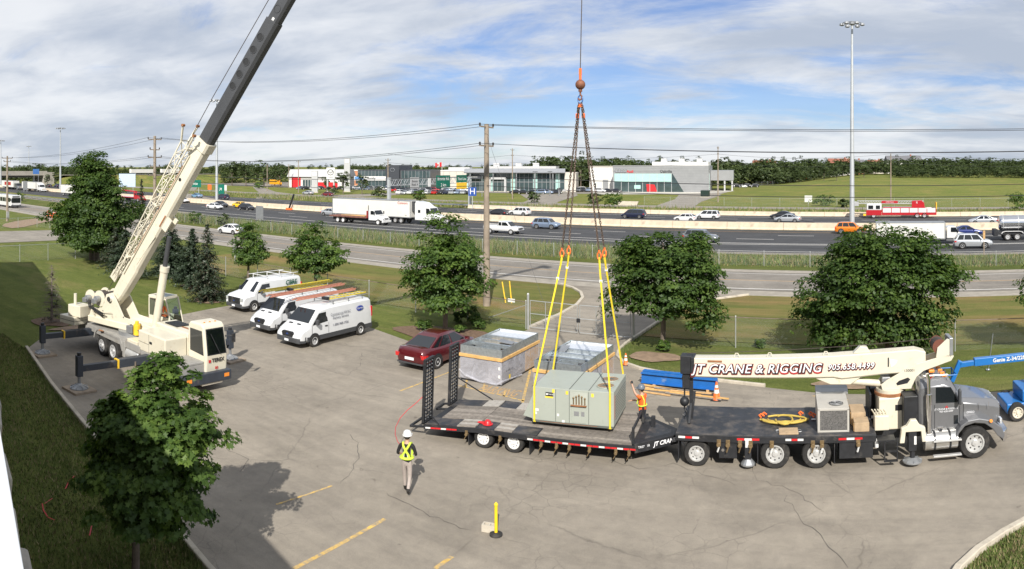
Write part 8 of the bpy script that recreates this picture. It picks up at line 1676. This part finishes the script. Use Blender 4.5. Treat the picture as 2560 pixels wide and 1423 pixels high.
def van(kind, label, x, y, rz=R(-90)):
    s = VSPEC[kind]; t = thing('cargo_van', label, 'van', (x, y, 0), rz, 'white vans parked by the lawn'); L = s['st'][-1][0]
    P('body', VANW, t, lambda b: b.loft([vring(*q) for q in s['st']]), .02, True)
    a, za, c, zc = s['ws']; nx, nz = (za - zc) * .012 / .8, .014
    win(t, [(c + nx, -.84, zc + nz), (c + nx, .84, zc + nz), (a + nx, .70, za + nz), (a + nx, -.70, za + nz)], 'windshield')
    for sd in (-1, 1):
        q = [(px, sd * (lerp(1.0, .88, (pz - 1.1) / .95) + .016), pz) for px, pz in s['win']]; win(t, q if sd < 0 else q[::-1], 'side_window')
        P('lower_cladding', DARKGREY, t, lambda b: b.box(.02, sd * .99, .34, L - .55, sd * 1.025, .60), .01)
        P('mirror', DARKGREY, t, lambda b: b.box(s['win'][1][0] - .32, sd * 1.04, 1.22, s['win'][1][0] - .18, sd * 1.26, 1.50), .03)
        P('headlight', LAMPCLEAR, t, lambda b: b.loft([[(L - .16, sd * .50, .84), (L - .12, sd * .52, .70)], [(L - .26, sd * .80, .95), (L - .13, sd * .82, .72)], [(L - .52, sd * .975, 1.02), (L - .36, sd * .985, .80)]], closed=False, caps=False)) if kind == 'transit' else P('headlight', LAMPCLEAR, t, lambda b: b.box(L - .10, sd * .62, .78, L + .012, sd * .90, .97))
        P('tail_light', LAMPRED, t, lambda b: b.box(-.01, sd * .82, 1.0, .08, sd * 1.015, 1.6))
        for xw in s['wb']:
            mb = MB(); Rr = s['r'] + .08; mb.prism([(xw + Rr * math.cos(k * math.pi / 12), s['r'] + Rr * math.sin(k * math.pi / 12)) for k in range(13)], 'y', sd * .8, sd * 1.03); part('wheel_arch', mb, BLACK, t); put_wheel(t, xw, sd * .94, s['r'], .22, mirror=(sd > 0), rimmat=STEEL if kind == 'econo' else None)
        P('door_seam', DARKGREY, t, lambda b: [b.box(q, sd * 1.008, .62, q + .012, sd * 1.018, 1.2) for q in (s['win'][0][0] - .06, s['win'][1][0] + .02)], split=True); P('door_handle', BLACK, t, lambda b: b.box(s['win'][0][0] + .05, sd * 1.01, 1.02, s['win'][0][0] + .25, sd * 1.04, 1.07))
    P('front_bumper', DARKGREY, t, lambda b: b.loft([[(L - .5, -1.0, .30), (L - .5, 1.0, .30), (L - .5, 1.0, .66), (L - .5, -1.0, .66)], [(L - .05, -.92, .30), (L - .05, .92, .30), (L - .05, .92, .60), (L - .05, -.92, .60)], [(L + .07, -.78, .34), (L + .07, .78, .34), (L + .07, .78, .58), (L + .07, -.78, .58)]]), .03)
    if kind == 'transit': gr_ = P('grille', BLACK, t, lambda b: b.prism([(-.40, .60), (.40, .60), (.48, .82), (.36, .90), (-.36, .90), (-.48, .82)], 'x', L - .14, L + .02), .02)
    else: gr_ = P('grille', BLACK, t, lambda b: b.box(L - .06, -.66, .58, L + .03, .66, 1.0), .03)
    P('maker_badge', mat('badge_blue', (.02, .05, .2), .3), gr_, lambda b: b.lathe([(.08, 0), (.08, .01)], 16, 0, Matrix.Translation((L + .022, 0, .76)) @ Matrix.Rotation(R(90), 4, 'Y') @ Matrix.Scale(.55, 4, (1, 0, 0)))); P('plate', PLATE, t, lambda b: b.box(L + .072, -.16, .38, L + .085, .16, .50)); P('hood_vent', BLACK, t, lambda b: [b.cbox(5.38, sy, 1.235, .12, .3, .012, rot=(0, R(24), 0)) for sy in (-.32, .32)], split=True) if kind == 'transit' else None
    rk_ = P('roof_rack', WHITE if kind == 'econo' else GREYMETAL, t, lambda b: [b.box(q, -.8, 2.26, q + .05, .8, 2.30) for q in (.6, 1.8, 3.1)] + [b.box(q, sy, 2.04, q + .04, sy + .04, 2.28) for q in (.6, 1.8, 3.1) for sy in (-.78, .74)] + ([b.tube([(.2, sy, 2.3), (3.5, sy, 2.3)], .025, 6) for sy in (-.8, .8)])); return t
def vside(x, z): return (x, 1.028, z)
SIDE = (R(90), 0, R(180))
GREENL = mat('dark_green_lettering', (.01, .10, .06), .5); BLUEL = mat('blue_lettering', (.02, .05, .32), .5); GREYL = mat('grey_lettering', (.16, .17, .20), .6)
v = van('econo', 'oldest white van with green lettering farthest from the camera', -38.55, 35.6); text('CBRE', v, vside(1.05, 1.68), SIDE, .46, GREENL, offset=.014).rotation_euler = (R(96), 0, R(180)); P('green_stripe', GREENL, v, lambda b: b.box(.1, 1.02, 1.18, 2.6, 1.026, 1.27)); text('CBRE', v, vside(3.5, 1.0), SIDE, .12, GREYL)
van('transit', 'middle white van carrying yellow and red ladders', -32.55, 33.3)
v = van('transit', 'nearest white van with a blue oval emblem on its side', -29.05, 32.4); text('Commercial HVAC\nFactory Service', v, vside(2.75, 1.48), SIDE, .21, GREYL); text('1-800-968-1926', v, vside(2.75, .98), SIDE, .2, GREYL); mb = MB(); mb.lathe([(.30, 0), (.30, .008)], 24, 0, Matrix.Translation((1.1, 1.012, 1.62)) @ Matrix.Rotation(R(-90), 4, 'X') @ Matrix.Scale(.5, 4, (0, 1, 0))); em = part('oval_emblem', mb, BLUEL, v); text('Carrier', em, (1.1, 1.026, 1.62), SIDE, .17, WHITEREF, shear=.2)
LADY = mat('yellow_fibreglass', (.72, .56, .05), .5, var=.15, vscale=5); LADR = mat('red_orange_fibreglass', (.50, .21, .14), .5, var=.15, vscale=5); LADA = mat('ladder_aluminium', (.6, .6, .6), .4, .8)
def ladder(label, x, y, z, L, m, w=.42, rz=R(90), step=False):
    t = thing('ladder', label, 'ladder', (x, y, z), rz, 'ladders on the van roofs')
    for s in (-1, 1):
        P('rail', m, t, lambda b: b.box(0, s * w / 2 - .018, 0, L, s * w / 2 + .018, .065), .006)
        if not step: P('rail', m, t, lambda b: b.box(.15, s * (w / 2 - .05) - .015, .067, L + .12, s * (w / 2 - .05) + .015, .12), .006)
    for k in range(int(L / .3)): P('rung', LADA, t, lambda b: b.cyl((.2 + k * .3, -w / 2, .045), (.2 + k * .3, w / 2, .045), .017, n=6))
    if step: P('top_cap', BLACK, t, lambda b: b.box(-.08, -w / 2 - .03, -.01, .14, w / 2 + .03, .16), .02)
ladder('long yellow ladder on the far side of the middle van', -33.05, 27.9, 2.32, 6.0, LADY); ladder('short yellow stepladder with black top on the middle van', -32.3, 29.6, 2.32, 3.1, LADY, .36, step=True); ladder('long red ladder between the middle and nearest van', -31.55, 27.2, 2.32, 6.3, LADR, .40); ladder('aluminium and red ladder on the nearest van', -29.75, 27.6, 2.32, 5.0, LADR, .34); ladder('yellow stepladder with black top on the nearest van', -28.75, 29.1, 2.32, 3.3, LADY, .38, step=True)
CP['wine'] = carpaint('wine_red', (.085, .003, .007), .15)
car('sedan', 'wine', 'glossy dark red sedan parked beside the wrapped units', -21.35, 29.95, R(90), 1.04)
# --- packaged units waiting on the lot
FILM = bpy.data.materials.new('shrink_film'); FILM.use_nodes = True
_n, _l = FILM.node_tree.nodes, FILM.node_tree.links; _n.clear(); _o = _n.new('ShaderNodeOutputMaterial'); _m = _n.new('ShaderNodeMixShader'); _t = _n.new('ShaderNodeBsdfTransparent'); _g = _n.new('ShaderNodeBsdfPrincipled'); _g.inputs['Base Color'].default_value = (.62, .62, .68, 1); _g.inputs['Roughness'].default_value = .25
_tc = _n.new('ShaderNodeTexCoord'); _f = n_ramp(_n, _l, n_noise(_n, _l, _tc.outputs['Object'], 2.2, 6, .7, 1.5), [(.35, (.10,) * 3), (.75, (.62,) * 3)]); _l.new(_f, _m.inputs[0]); _l.new(_t.outputs[0], _m.inputs[1]); _l.new(_g.outputs[0], _m.inputs[2]); _l.new(_m.outputs[0], _o.inputs['Surface'])
UGREY = mat('unit_grey_metal', (.24, .235, .25), .5, var=.08); FOIL = mat('bright_duct_liner', (.80, .82, .84), .35, .5, var=.12, vscale=8); CURB = mat('zinc_curb', (.42, .46, .48), .35, .7, var=.25, vscale=7); PLYO = mat('orange_lumber', (.60, .36, .13), .75, var=.2, vscale=4)
def packaged(label, x, y, rz, variant):
    t = thing('packaged_unit', label, 'air conditioner', (x, y, 0), rz, 'wrapped units on the lot'); w, l, h = 2.2, 3.85, 1.12
    P('cabinet', UGREY, t, lambda b: b.box(0, 0, .08, w, l, h), .012); P('base_rail', BLACK, t, lambda b: b.box(.02, .02, 0, w - .02, l - .02, .09)); P('cardboard', mat('brown_cardboard', (.42, .27, .13), .8), t, lambda b: b.box(w + .001, l * .62, .1, w + .02, l - .05, h - .1))
    P('shrink_wrap', FILM, t, lambda b: (b.poly([(-.03, -.035, .12), (w + .02, -.03, .06), (w + .015, -.03, h), (-.02, -.03, h)]), b.poly([(w + .03, -.02, .3), (w + .1, l * .4, .2), (w + .04, l, .12), (w + .03, l, h), (w + .025, 0, h)]), b.poly([(-.03, l, .1), (-.03, 0, .12), (-.02, 0, h), (-.02, l, h)])), fix=False)
    P('film_bunch', FILM, t, lambda b: b.tube([(-.05, -.06, .5), (.3, -.1, .28), (w * .5, -.1, .10), (w * .9, -.08, .08), (w + .06, 0, .25), (w + .14, l * .45, .12)], [.03, .06, .05, .06, .05, .04], 6), fix=False); P('label', WHITEREF, t, lambda b: [b.box(w - .16, -.036, z, w - .06, -.032, z + .14) for z in (.35, .72)], split=True); P('warning_label', STY, t, lambda b: b.box(w + .105, .5, .22, w + .108, .65, .42)); P('side_louvre', BLACK, t, lambda b: [b.box(w + .001, .3 + k * .3, .55, w + .012, .5 + k * .3, .62) for k in range(3)], split=True)
    for q in ((-.06, -.08, w + .06, .02), (-.06, l - .02, w + .06, l + .08)): P('timber', PLYO, t, lambda b: b.box(q[0], q[1], h, q[2], q[3], h + .13), .004)
    for q in (-.06, w - .04): P('timber', PLYO, t, lambda b: b.box(q, .025, h, q + .1, l - .025, h + .13), .004)
    z = h + .131; c = .02
    for q in ((0, 0, w, c), (0, l - c, w, l), (0, c, c, l - c), (w - c, c, w, l - c)): P('curb_wall', CURB, t, lambda b: b.box(q[0], q[1], z, q[2], q[3], z + .38))
    for yy in (1.05, 1.75, 2.5): P('curb_crossbar', CURB, t, lambda b: b.box(c, yy, z + .16, w - c, yy + .16, z + .32), .004)
    P('duct_liner', FOIL, t, lambda b: (b.box(.05, 2.66, z, w - .05, l - .05, z + .30), b.box(.06, l - .06, z + .30, w - .06, l - .03, z + .36))); P('curb_floor', FOIL if variant else MATS['plywood'], t, lambda b: b.box(.3 if not variant else .05, 1.3, z, w - .1, 2.5, z + .17)); P('inner_duct', CURB, t, lambda b: (b.box(.35, .3, z + .02, 1.7, .34, z + .3), b.box(.35, .8, z + .02, 1.7, .84, z + .3), b.box(.9, .34, z + .02, .95, .8, z + .3))); P('loose_panel', GREYMETAL, t, lambda b: b.cbox(1.6, 1.6, z + .36, .7, .5, .03, rot=(0, R(8), .2)) if not variant else b.cbox(.35, 2.3, z + .37, .35, .8, .03, rot=(R(6), 0, .1)))
packaged('wrapped grey rooftop unit with galvanised curb next to the red car', -18.55, 27.75, R(2), 0); packaged('wrapped rooftop unit with bright lined curb behind the lifted unit', -14.35, 27.2, R(1), 1)
# --- steel, timber, cones on the kerb side
BLUEST = mat('bright_blue_steel', (.015, .13, .42), .45, var=.15, vscale=2, dirt=(.25, .3, .35), dirt_amt=.12)
def ibeam(label, x, y, z, L, rz):
    t = thing('steel_beam', label, 'steel beam', (x, y, z), rz, 'blue beams by the kerb')
    P('web', BLUEST, t, lambda b: b.box(0, -.012, .03, L, .012, .42)); P('flange', BLUEST, t, lambda b: b.box(0, -.14, 0, L, .14, .03)); P('flange', BLUEST, t, lambda b: b.box(0, -.14, .42, L, .14, .45)); P('end_plate', BLUEST, t, lambda b: b.box(L, -.14, 0, L + .015, .14, .45))
ibeam('bright blue steel beam at the front of the pair by the kerb', -10.7, 30.75, .12, 3.55, R(-2)); ibeam('bright blue steel beam at the back of the pair by the kerb', -10.75, 31.15, .12, 3.5, R(-2)); sc = thing('beam_chock', 'timber chocks under the blue steel beams', 'timber', (-10.2, 30.95, 0)); P('chock', WOOD, sc, lambda b: [b.box(q, -.45, 0, q + .12, .45, .12) for q in (.1, 2.6)], split=True)
rt = random.Random(4)
for i in range(12):
    px, pz = rt.uniform(-10.9, -8.9), .02 + .045 * (i // 4); L = rt.uniform(1.3, 2.9); t = thing('loose_board', ['pale', 'brown', 'orange'][i % 3] + ' loose board ' + ['lying on the ground', 'in the middle layer', 'on the top'][i // 4] + ' of the timber heap, ' + ['nearest', 'second', 'third', 'farthest'][i % 4] + ' from the trailer', 'timber', (px, 29.75 + .2 * (i % 4) + rt.uniform(-.05, .05), pz), R(rt.uniform(-9, 3)), 'loose timber by the blue beams')
    P('board', [WOOD, GREYWOOD[1], PLYO][i % 3], t, lambda b: b.box(0, -.06, 0, L, .06, .04), .003)
def cone(label, x, y, s=1.0):
    t = thing('traffic_cone', label, 'traffic cone', (x, y, 0)); t.scale = (s,) * 3; P('base', BLACK, t, lambda b: b.cbox(0, 0, .02, .42, .42, .04), .01); P('cone', ORANGE, t, lambda b: b.lathe([(.17, .04), (.15, .08), (.035, .74), (.001, .75)], 18), 0, True)
    for z0, z1 in ((.30, .44), (.52, .62)): P('reflective_band', WHITEREF, t, lambda b: b.lathe([(lerp(.15, .035, (z0 - .08) / .66) + .004, z0), (lerp(.15, .035, (z1 - .08) / .66) + .004, z1)], 18))
cone('orange traffic cone with white bands beside the timber heap', -6.92, 29.6, 1.05); cone('small orange cone on the kerb behind the lifted unit', -12.5, 33.5, .8)
# --- articulated boom lift
GBL = paint('boom_lift_blue', (.01, .14, .42), rough=.4, coat=.4); CREAMT = mat('cream_solid_tyre', (.55, .50, .40), .8, var=.2)
lf = thing('boom_lift', 'blue articulated boom lift parked beyond the truck nose', 'boom lift', (6.4, 28.3, 0), R(6))
P('chassis', GBL, lf, lambda b: b.box(-1.55, -.75, .28, 1.6, .75, .68), .05)
for x, s in ((-1.15, -1), (1.2, -1), (-1.15, 1), (1.2, 1)): w_ = put_wheel(lf, x, s * .78, .36, .26, key='lift', mirror=(s > 0)); w_.children[0].material_slots[0].link = 'OBJECT'; w_.children[0].material_slots[0].material = CREAMT
P('turntable', GBL, lf, lambda b: b.box(-.9, -.7, .7, 1.9, .7, 1.15), .05); P('counterweight', GREYMETAL, lf, lambda b: b.box(.5, -.78, .9, 1.95, -.3, 1.75), .08); P('tower', GBL, lf, lambda b: (b.box(-.35, -.2, 1.1, .1, -.05, 2.3), b.box(-.35, .05, 1.1, .1, .2, 2.3), b.bar((-.1, -.12, 1.5), (1.5, -.12, 2.2), .1, .16), b.bar((1.5, .12, 2.2), (.1, .12, 1.3), .1, .16)), .01)
P('boom', GBL, lf, lambda b: b.bar((-2.7, 0, 2.22), (1.9, 0, 2.36), .24, .30), .02); P('boom_tip', GBL, lf, lambda b: b.bar((-3.3, 0, 2.14), (-2.6, 0, 2.2), .16, .2), .02); P('jib', GBL, lf, lambda b: b.bar((-3.25, 0, 2.3), (-3.6, 0, 1.5), .16, .18), .02); P('basket', GBL, lf, lambda b: [b.tube(q, .025, 6) for q in ([(-4.3, -.5, .9), (-3.5, -.5, .9), (-3.5, .5, .9), (-4.3, .5, .9), (-4.3, -.5, .9)], [(-4.3, -.5, 1.9), (-3.5, -.5, 1.9), (-3.5, .5, 1.9), (-4.3, .5, 1.9), (-4.3, -.5, 1.9)], [(-4.3, .5, .9), (-4.3, .5, 1.9)], [(-3.5, .5, .9), (-3.5, .5, 1.9)])])
text('Genie Z-34/22N', lf, (-1.25, -.135, 2.27), (R(90), R(-1.7), 0), .21, WHITEREF, offset=.006); P('warning_label', WHITEREF, lf, lambda b: [b.box(x, -.706, .95, x + .16, -.702, 1.03) for x in (-.7, -.3)], split=True)
# --- small things on the asphalt
p = G(1240, 1338); t = thing('yellow_post', 'short yellow post on a round black rubber base', 'post', (p.x, p.y, 0)); P('post', mat('yellow_plastic', (.80, .56, .02), .45), t, lambda b: b.lathe([(.045, .03), (.045, .80), (.055, .81), (.055, .84), (.03, .87), (.001, .9)], 14), 0, True); P('base', RUBBER, t, lambda b: b.lathe([(.18, 0), (.18, .04), (.13, .07), (.06, .08)], 18), 0, True)
p = G(1224, 1328); t = thing('concrete_block', 'pale concrete block lying beside the yellow post', 'concrete block', (p.x, p.y, 0), R(12)); P('block', CONCRETE, t, lambda b: (b.box(-.2, -.1, 0, .2, -.06, .19), b.box(-.2, .06, 0, .2, .1, .19), b.box(-.2, -.06, 0, -.15, .06, .19), b.box(-.02, -.06, 0, .03, .06, .19), b.box(.15, -.06, 0, .2, .06, .19)))
TAPE = mat('red_ribbon', (.55, .04, .05), .6); rl = MB(); rl.tube([ontrl(-.1, -1.38, 1.5), G(1040, 1008, 1.35), G(1018, 1026, 1.2), G(1000, 1046, 1.05), G(989, 1068, .95), G(988, 1086, .95), G(994, 1104, 1.05), G(1004, 1118, 1.15)], .012, 5); tag(part('tag_line', rl, TAPE), 'red tag line looping from the trailer ramp to the vested worker', 'rope')
for i, pts in enumerate([[(162, 1225), (172, 1205), (186, 1192)], [(104, 1262), (107, 1280), (118, 1296), (135, 1305)], [(222, 1342), (228, 1318), (232, 1310)], [(110, 1262), (130, 1250)]]):
    q = [G(*a) + Vector((0, 0, .03 + .02 * (k % 2))) for k, a in enumerate(pts)]; mb = MB(); mb.loft([[tuple(v), tuple(v + Vector((.025, .03, .01)))] for v in q], closed=False, caps=False); tag(part('caution_tape', mb, TAPE, fix=False), ['red tape strip on the shaded lawn nearest the maple', 'long red tape strip on the shaded lawn nearest the wall', 'crumpled red tape under the foreground maple', 'short red tape scrap on the shaded lawn'][i], 'tape')
# --- people
SKIN = mat('skin', (.42, .26, .18), .55, var=.08); NAVYJ = mat('dark_jeans', (.03, .035, .05), .85, var=.2, vscale=12); KHAKI = mat('beige_trousers', (.36, .31, .28), .85, var=.12, vscale=10); BLKSH = mat('black_shirt', (.012, .012, .014), .85, var=.2, vscale=10); ORSH = mat('orange_work_shirt', (.80, .13, .02), .8, var=.12, vscale=10); SHOE = mat('dark_boot', (.02, .018, .016), .7); HIVIS = mat('hivis_yellow_green', (.55, .72, .06), .7, var=.08); HAIR = mat('dark_hair', (.02, .014, .01), .8)
def person(label, loc, rz, J, top, legs, height=1.0, seated=False):
    """one continuous skinned body; J = joint positions, +x forward, +y to the person's left"""
    me = bpy.data.meshes.new('body'); vs = []; es = []; rad = []
    def add(p, r, parent=None):
        vs.append(p); rad.append(r)
        if parent is not None: es.append((parent, len(vs) - 1))
        return len(vs) - 1
    pel = add(J['pelvis'], (.155, .115)); wa = add(J['waist'], (.145, .105), pel); ch = add(J['chest'], (.165, .115), wa); sh = add(J['neck0'], (.10, .08), ch); nk = add(J['neck'], (.055, .055), sh); h0 = add(J['head0'], (.075, .085), nk); h1 = add(J['head1'], (.085, .10), h0); add(J['head2'], (.06, .07), h1)
    for s in ('l', 'r'):
        a = add(J['sh_' + s], (.068, .068), sh); e = add(J['el_' + s], (.048, .048), a); w = add(J['wr_' + s], (.032, .032), e); d = (Vector(J['wr_' + s]) - Vector(J['el_' + s])).normalized(); W_ = Vector(J['wr_' + s]); sd = Vector((0, 0, 1)).cross(d); sd = sd.normalized() if sd.length > .1 else Vector((0, 1, 0)); pm = add(tuple(W_ + d * .07), (.040, .022), w)
        for k, (o_, ln) in enumerate(((-.03, .07), (-.01, .085), (.01, .08), (.03, .065))): f1 = add(tuple(W_ + d * .11 + sd * o_), (.010, .010), pm); add(tuple(W_ + d * (.11 + ln) + sd * o_ * 1.1 + Vector((0, 0, -.02))), (.008, .008), f1)
        th = add(tuple(W_ + d * .06 + sd * .045), (.011, .011), pm); add(tuple(W_ + d * .10 + sd * .065), (.009, .009), th)
        hp = add(J['hip_' + s], (.098, .10), pel); kn = add(J['kn_' + s], (.064, .066), hp); an = add(J['an_' + s], (.046, .05), kn); f = Vector(J['an_' + s]); he = add((f.x + .06, f.y, f.z - .05), (.05, .042), an); add((f.x + .17, f.y, f.z - .065), (.042, .03), he)
    me.from_pydata(vs, es, []); ob = bpy.data.objects.new('body', me); COL.objects.link(ob); m1 = ob.modifiers.new('skin', 'SKIN'); m1.use_smooth_shade = True
    for i, r in enumerate(rad): me.skin_vertices[0].data[i].radius = r
    me.skin_vertices[0].data[0].use_root = True
    m2 = ob.modifiers.new('sub', 'SUBSURF'); m2.levels = m2.render_levels = 1
    dg = bpy.context.evaluated_depsgraph_get(); nm = bpy.data.meshes.new_from_object(ob.evaluated_get(dg)); bpy.data.objects.remove(ob); nm.name = 'body'; nm.materials.clear()
    for m in (SKIN, top, legs, SHOE): nm.materials.append(m)
    pz, nz = J['pelvis'][2], J['neck'][2] - .04; az = max(J['an_l'][2], J['an_r'][2]); el = [Vector(J['el_l']), Vector(J['el_r'])]; wr = [Vector(J['wr_l']), Vector(J['wr_r'])]; sleeve = J.get('sleeve', .95)
    for p in nm.polygons:
        c = p.center; mi = 1
        if c.z > nz and (Vector((c.x, c.y)) - Vector(J['neck'][:2])).length < .2: mi = 0
        elif c.z < pz + .02 and not any((c - e).length < .12 for e in wr) and not any((c - e).length < .1 for e in el): mi = 2
        dl = min(((c - w).dot((w - e).normalized()) / (w - e).length + 1, (c - (e + (w - e) * max(0, min(1, (c - e).dot(w - e) / (w - e).length_squared)))).length) for e, w in zip(el, wr)) if False else None
        for e, w in zip(el, wr):
            t_ = (c - e).dot(w - e) / (w - e).length_squared
            if t_ > sleeve and (c - (e + (w - e) * min(t_, 1.7))).length < .11: mi = 0
        if min((c - Vector(J['an_' + s])).length for s in 'lr') < .11 or c.z < min(J['an_l'][2], J['an_r'][2]) - .01: mi = 3
        p.material_index = mi; p.use_smooth = True
    root = thing('person', label, 'person', loc, rz); root.scale = (height,) * 3; b_ = part('body', nm, None, root)
    return root
def helmet(root, J, m, yaw=0.0):
    c = Vector(J['head1']) + Vector((0, 0, .02)); M = Matrix.Translation(c) @ Matrix.Rotation(yaw, 4, 'Z'); P('hard_hat', m, root, lambda b: b.lathe([(.135, 0), (.13, .05), (.11, .11), (.06, .15), (.001, .16)], 16), 0, True, T=M); P('hat_brim', m, root, lambda b: b.prism([(.14 * math.cos(a) + (.07 if math.cos(a) > .5 else 0), .145 * math.sin(a)) for a in [k * math.pi / 10 for k in range(20)]], 'z', -.005, .012), T=M)
    hd = Vector(J['head0']); P('hair', HAIR, root, lambda b: b.sphere((0, 0, 0), .098, 10), 0, True, T=Matrix.Translation(c + Vector((-.02, 0, -.03)))); P('face_feature', SKIN, root, lambda b: (b.cbox(.115, 0, -.06, .03, .025, .045), b.cbox(0, .09, -.06, .03, .02, .05), b.cbox(0, -.09, -.06, .03, .02, .05)), .006, T=M, split=True); P('eye', BLACK, root, lambda b: [b.sphere((.10, s * .035, -.035), .012, 6) for s in (-1, 1)], T=M, split=True); P('mouth', LAMPRED, root, lambda b: b.cbox(.104, 0, -.105, .012, .045, .01), T=M)
J1 = dict(pelvis=(0, 0, .98), waist=(0, 0, 1.12), chest=(.02, 0, 1.32), neck0=(.02, 0, 1.47), neck=(.03, 0, 1.55), head0=(.05, 0, 1.63), head1=(.05, 0, 1.71), head2=(.05, 0, 1.78), sh_l=(.01, .19, 1.45), sh_r=(.01, -.19, 1.45), el_l=(.02, .30, 1.18), el_r=(.03, -.28, 1.18), wr_l=(.22, .20, 1.10), wr_r=(.23, -.18, 1.12), hip_l=(0, .09, .92), hip_r=(0, -.09, .92), kn_l=(.10, .09, .52), kn_r=(.0, -.09, .50), an_l=(.16, .10, .12), an_r=(-.22, -.09, .17), sleeve=.25)
p1 = person('worker in black shirt with yellow vest straps and white hard hat seen from behind', (*G(1017, 1236)[:2], 0), R(112), J1, BLKSH, KHAKI, 1.03); helmet(p1, J1, WHITE)
for s in (-1, 1):
    P('vest_strap', HIVIS, p1, lambda b: b.tube([(.155, s * .12, 1.14), (.165, s * .12, 1.36), (.09, s * .12, 1.50), (-.02, s * .11, 1.525), (-.10, s * .08, 1.46), (-.128, 0, 1.33), (-.118, -s * .08, 1.22), (-.105, -s * .11, 1.13)], .034, 6), 0, True); P('leg_stripe', WHITEREF, p1, lambda b: b.tube([(-.11, -s * .06 + s * .12, 1.14), (-.135, s * .03, 1.30)], .012, 5))
P('vest_band', HIVIS, p1, lambda b: b.tube([(.165 * math.cos(a) * .86 + .0, .185 * math.sin(a), 1.10) for a in [k * math.pi / 8 for k in range(16)]], .04, 6, closed=True), 0, True)
J2 = dict(J1, el_l=(.16, .26, 1.62), wr_l=(.30, .20, 1.86), el_r=(.22, -.22, 1.24), wr_r=(.46, -.14, 1.20), kn_l=(.03, .10, .52), an_l=(0, .11, .12), kn_r=(.02, -.10, .52), an_r=(-.02, -.11, .12), sleeve=-.35)
p2 = person('worker in orange shirt and grey hard hat reaching up beside the lifted unit', (*local(TRL, TRZ, 7.55, 1.15)[:2], .0), R(170), J2, ORSH, NAVYJ, 1.05); helmet(p2, J2, mat('grey_hard_hat', (.12, .14, .17), .4)); p2.location.z = 0.0
P('vest_stripe', HIVIS, p2, lambda b: b.tube([(.165 * math.cos(a) * .84, .18 * math.sin(a), 1.16) for a in [k * math.pi / 8 for k in range(16)]], .022, 5, closed=True)); P('vest_stripe', HIVIS, p2, lambda b: b.tube([(-.11, .09, 1.16), (-.12, .09, 1.36), (-.04, .1, 1.51), (.1, .1, 1.46), (.165, .1, 1.2)], .02, 5)); P('glove', BLACK, p2, lambda b: b.sphere((.335, .18, 1.93), .055, 8, 0, 1.3))
J3 = dict(J1, hip_l=(0, .09, .95), hip_r=(0, -.09, .95), kn_l=(.42, .12, .98), kn_r=(.42, -.12, .98), an_l=(.46, .12, .58), an_r=(.46, -.12, .58), wr_l=(.36, .16, 1.16), wr_r=(.36, -.16, 1.16), el_l=(.12, .26, 1.18), el_r=(.12, -.26, 1.18))
q = Matrix.Translation((-31.8, 18.5, 0)) @ Matrix.Rotation(R(-1), 4, 'Z') @ SS @ Vector((.6, 1.25, 0)); person('crane operator in orange seated behind the crane cab glass', (q.x, q.y, 1.24), R(13.8), J3, ORSH, NAVYJ, .95)
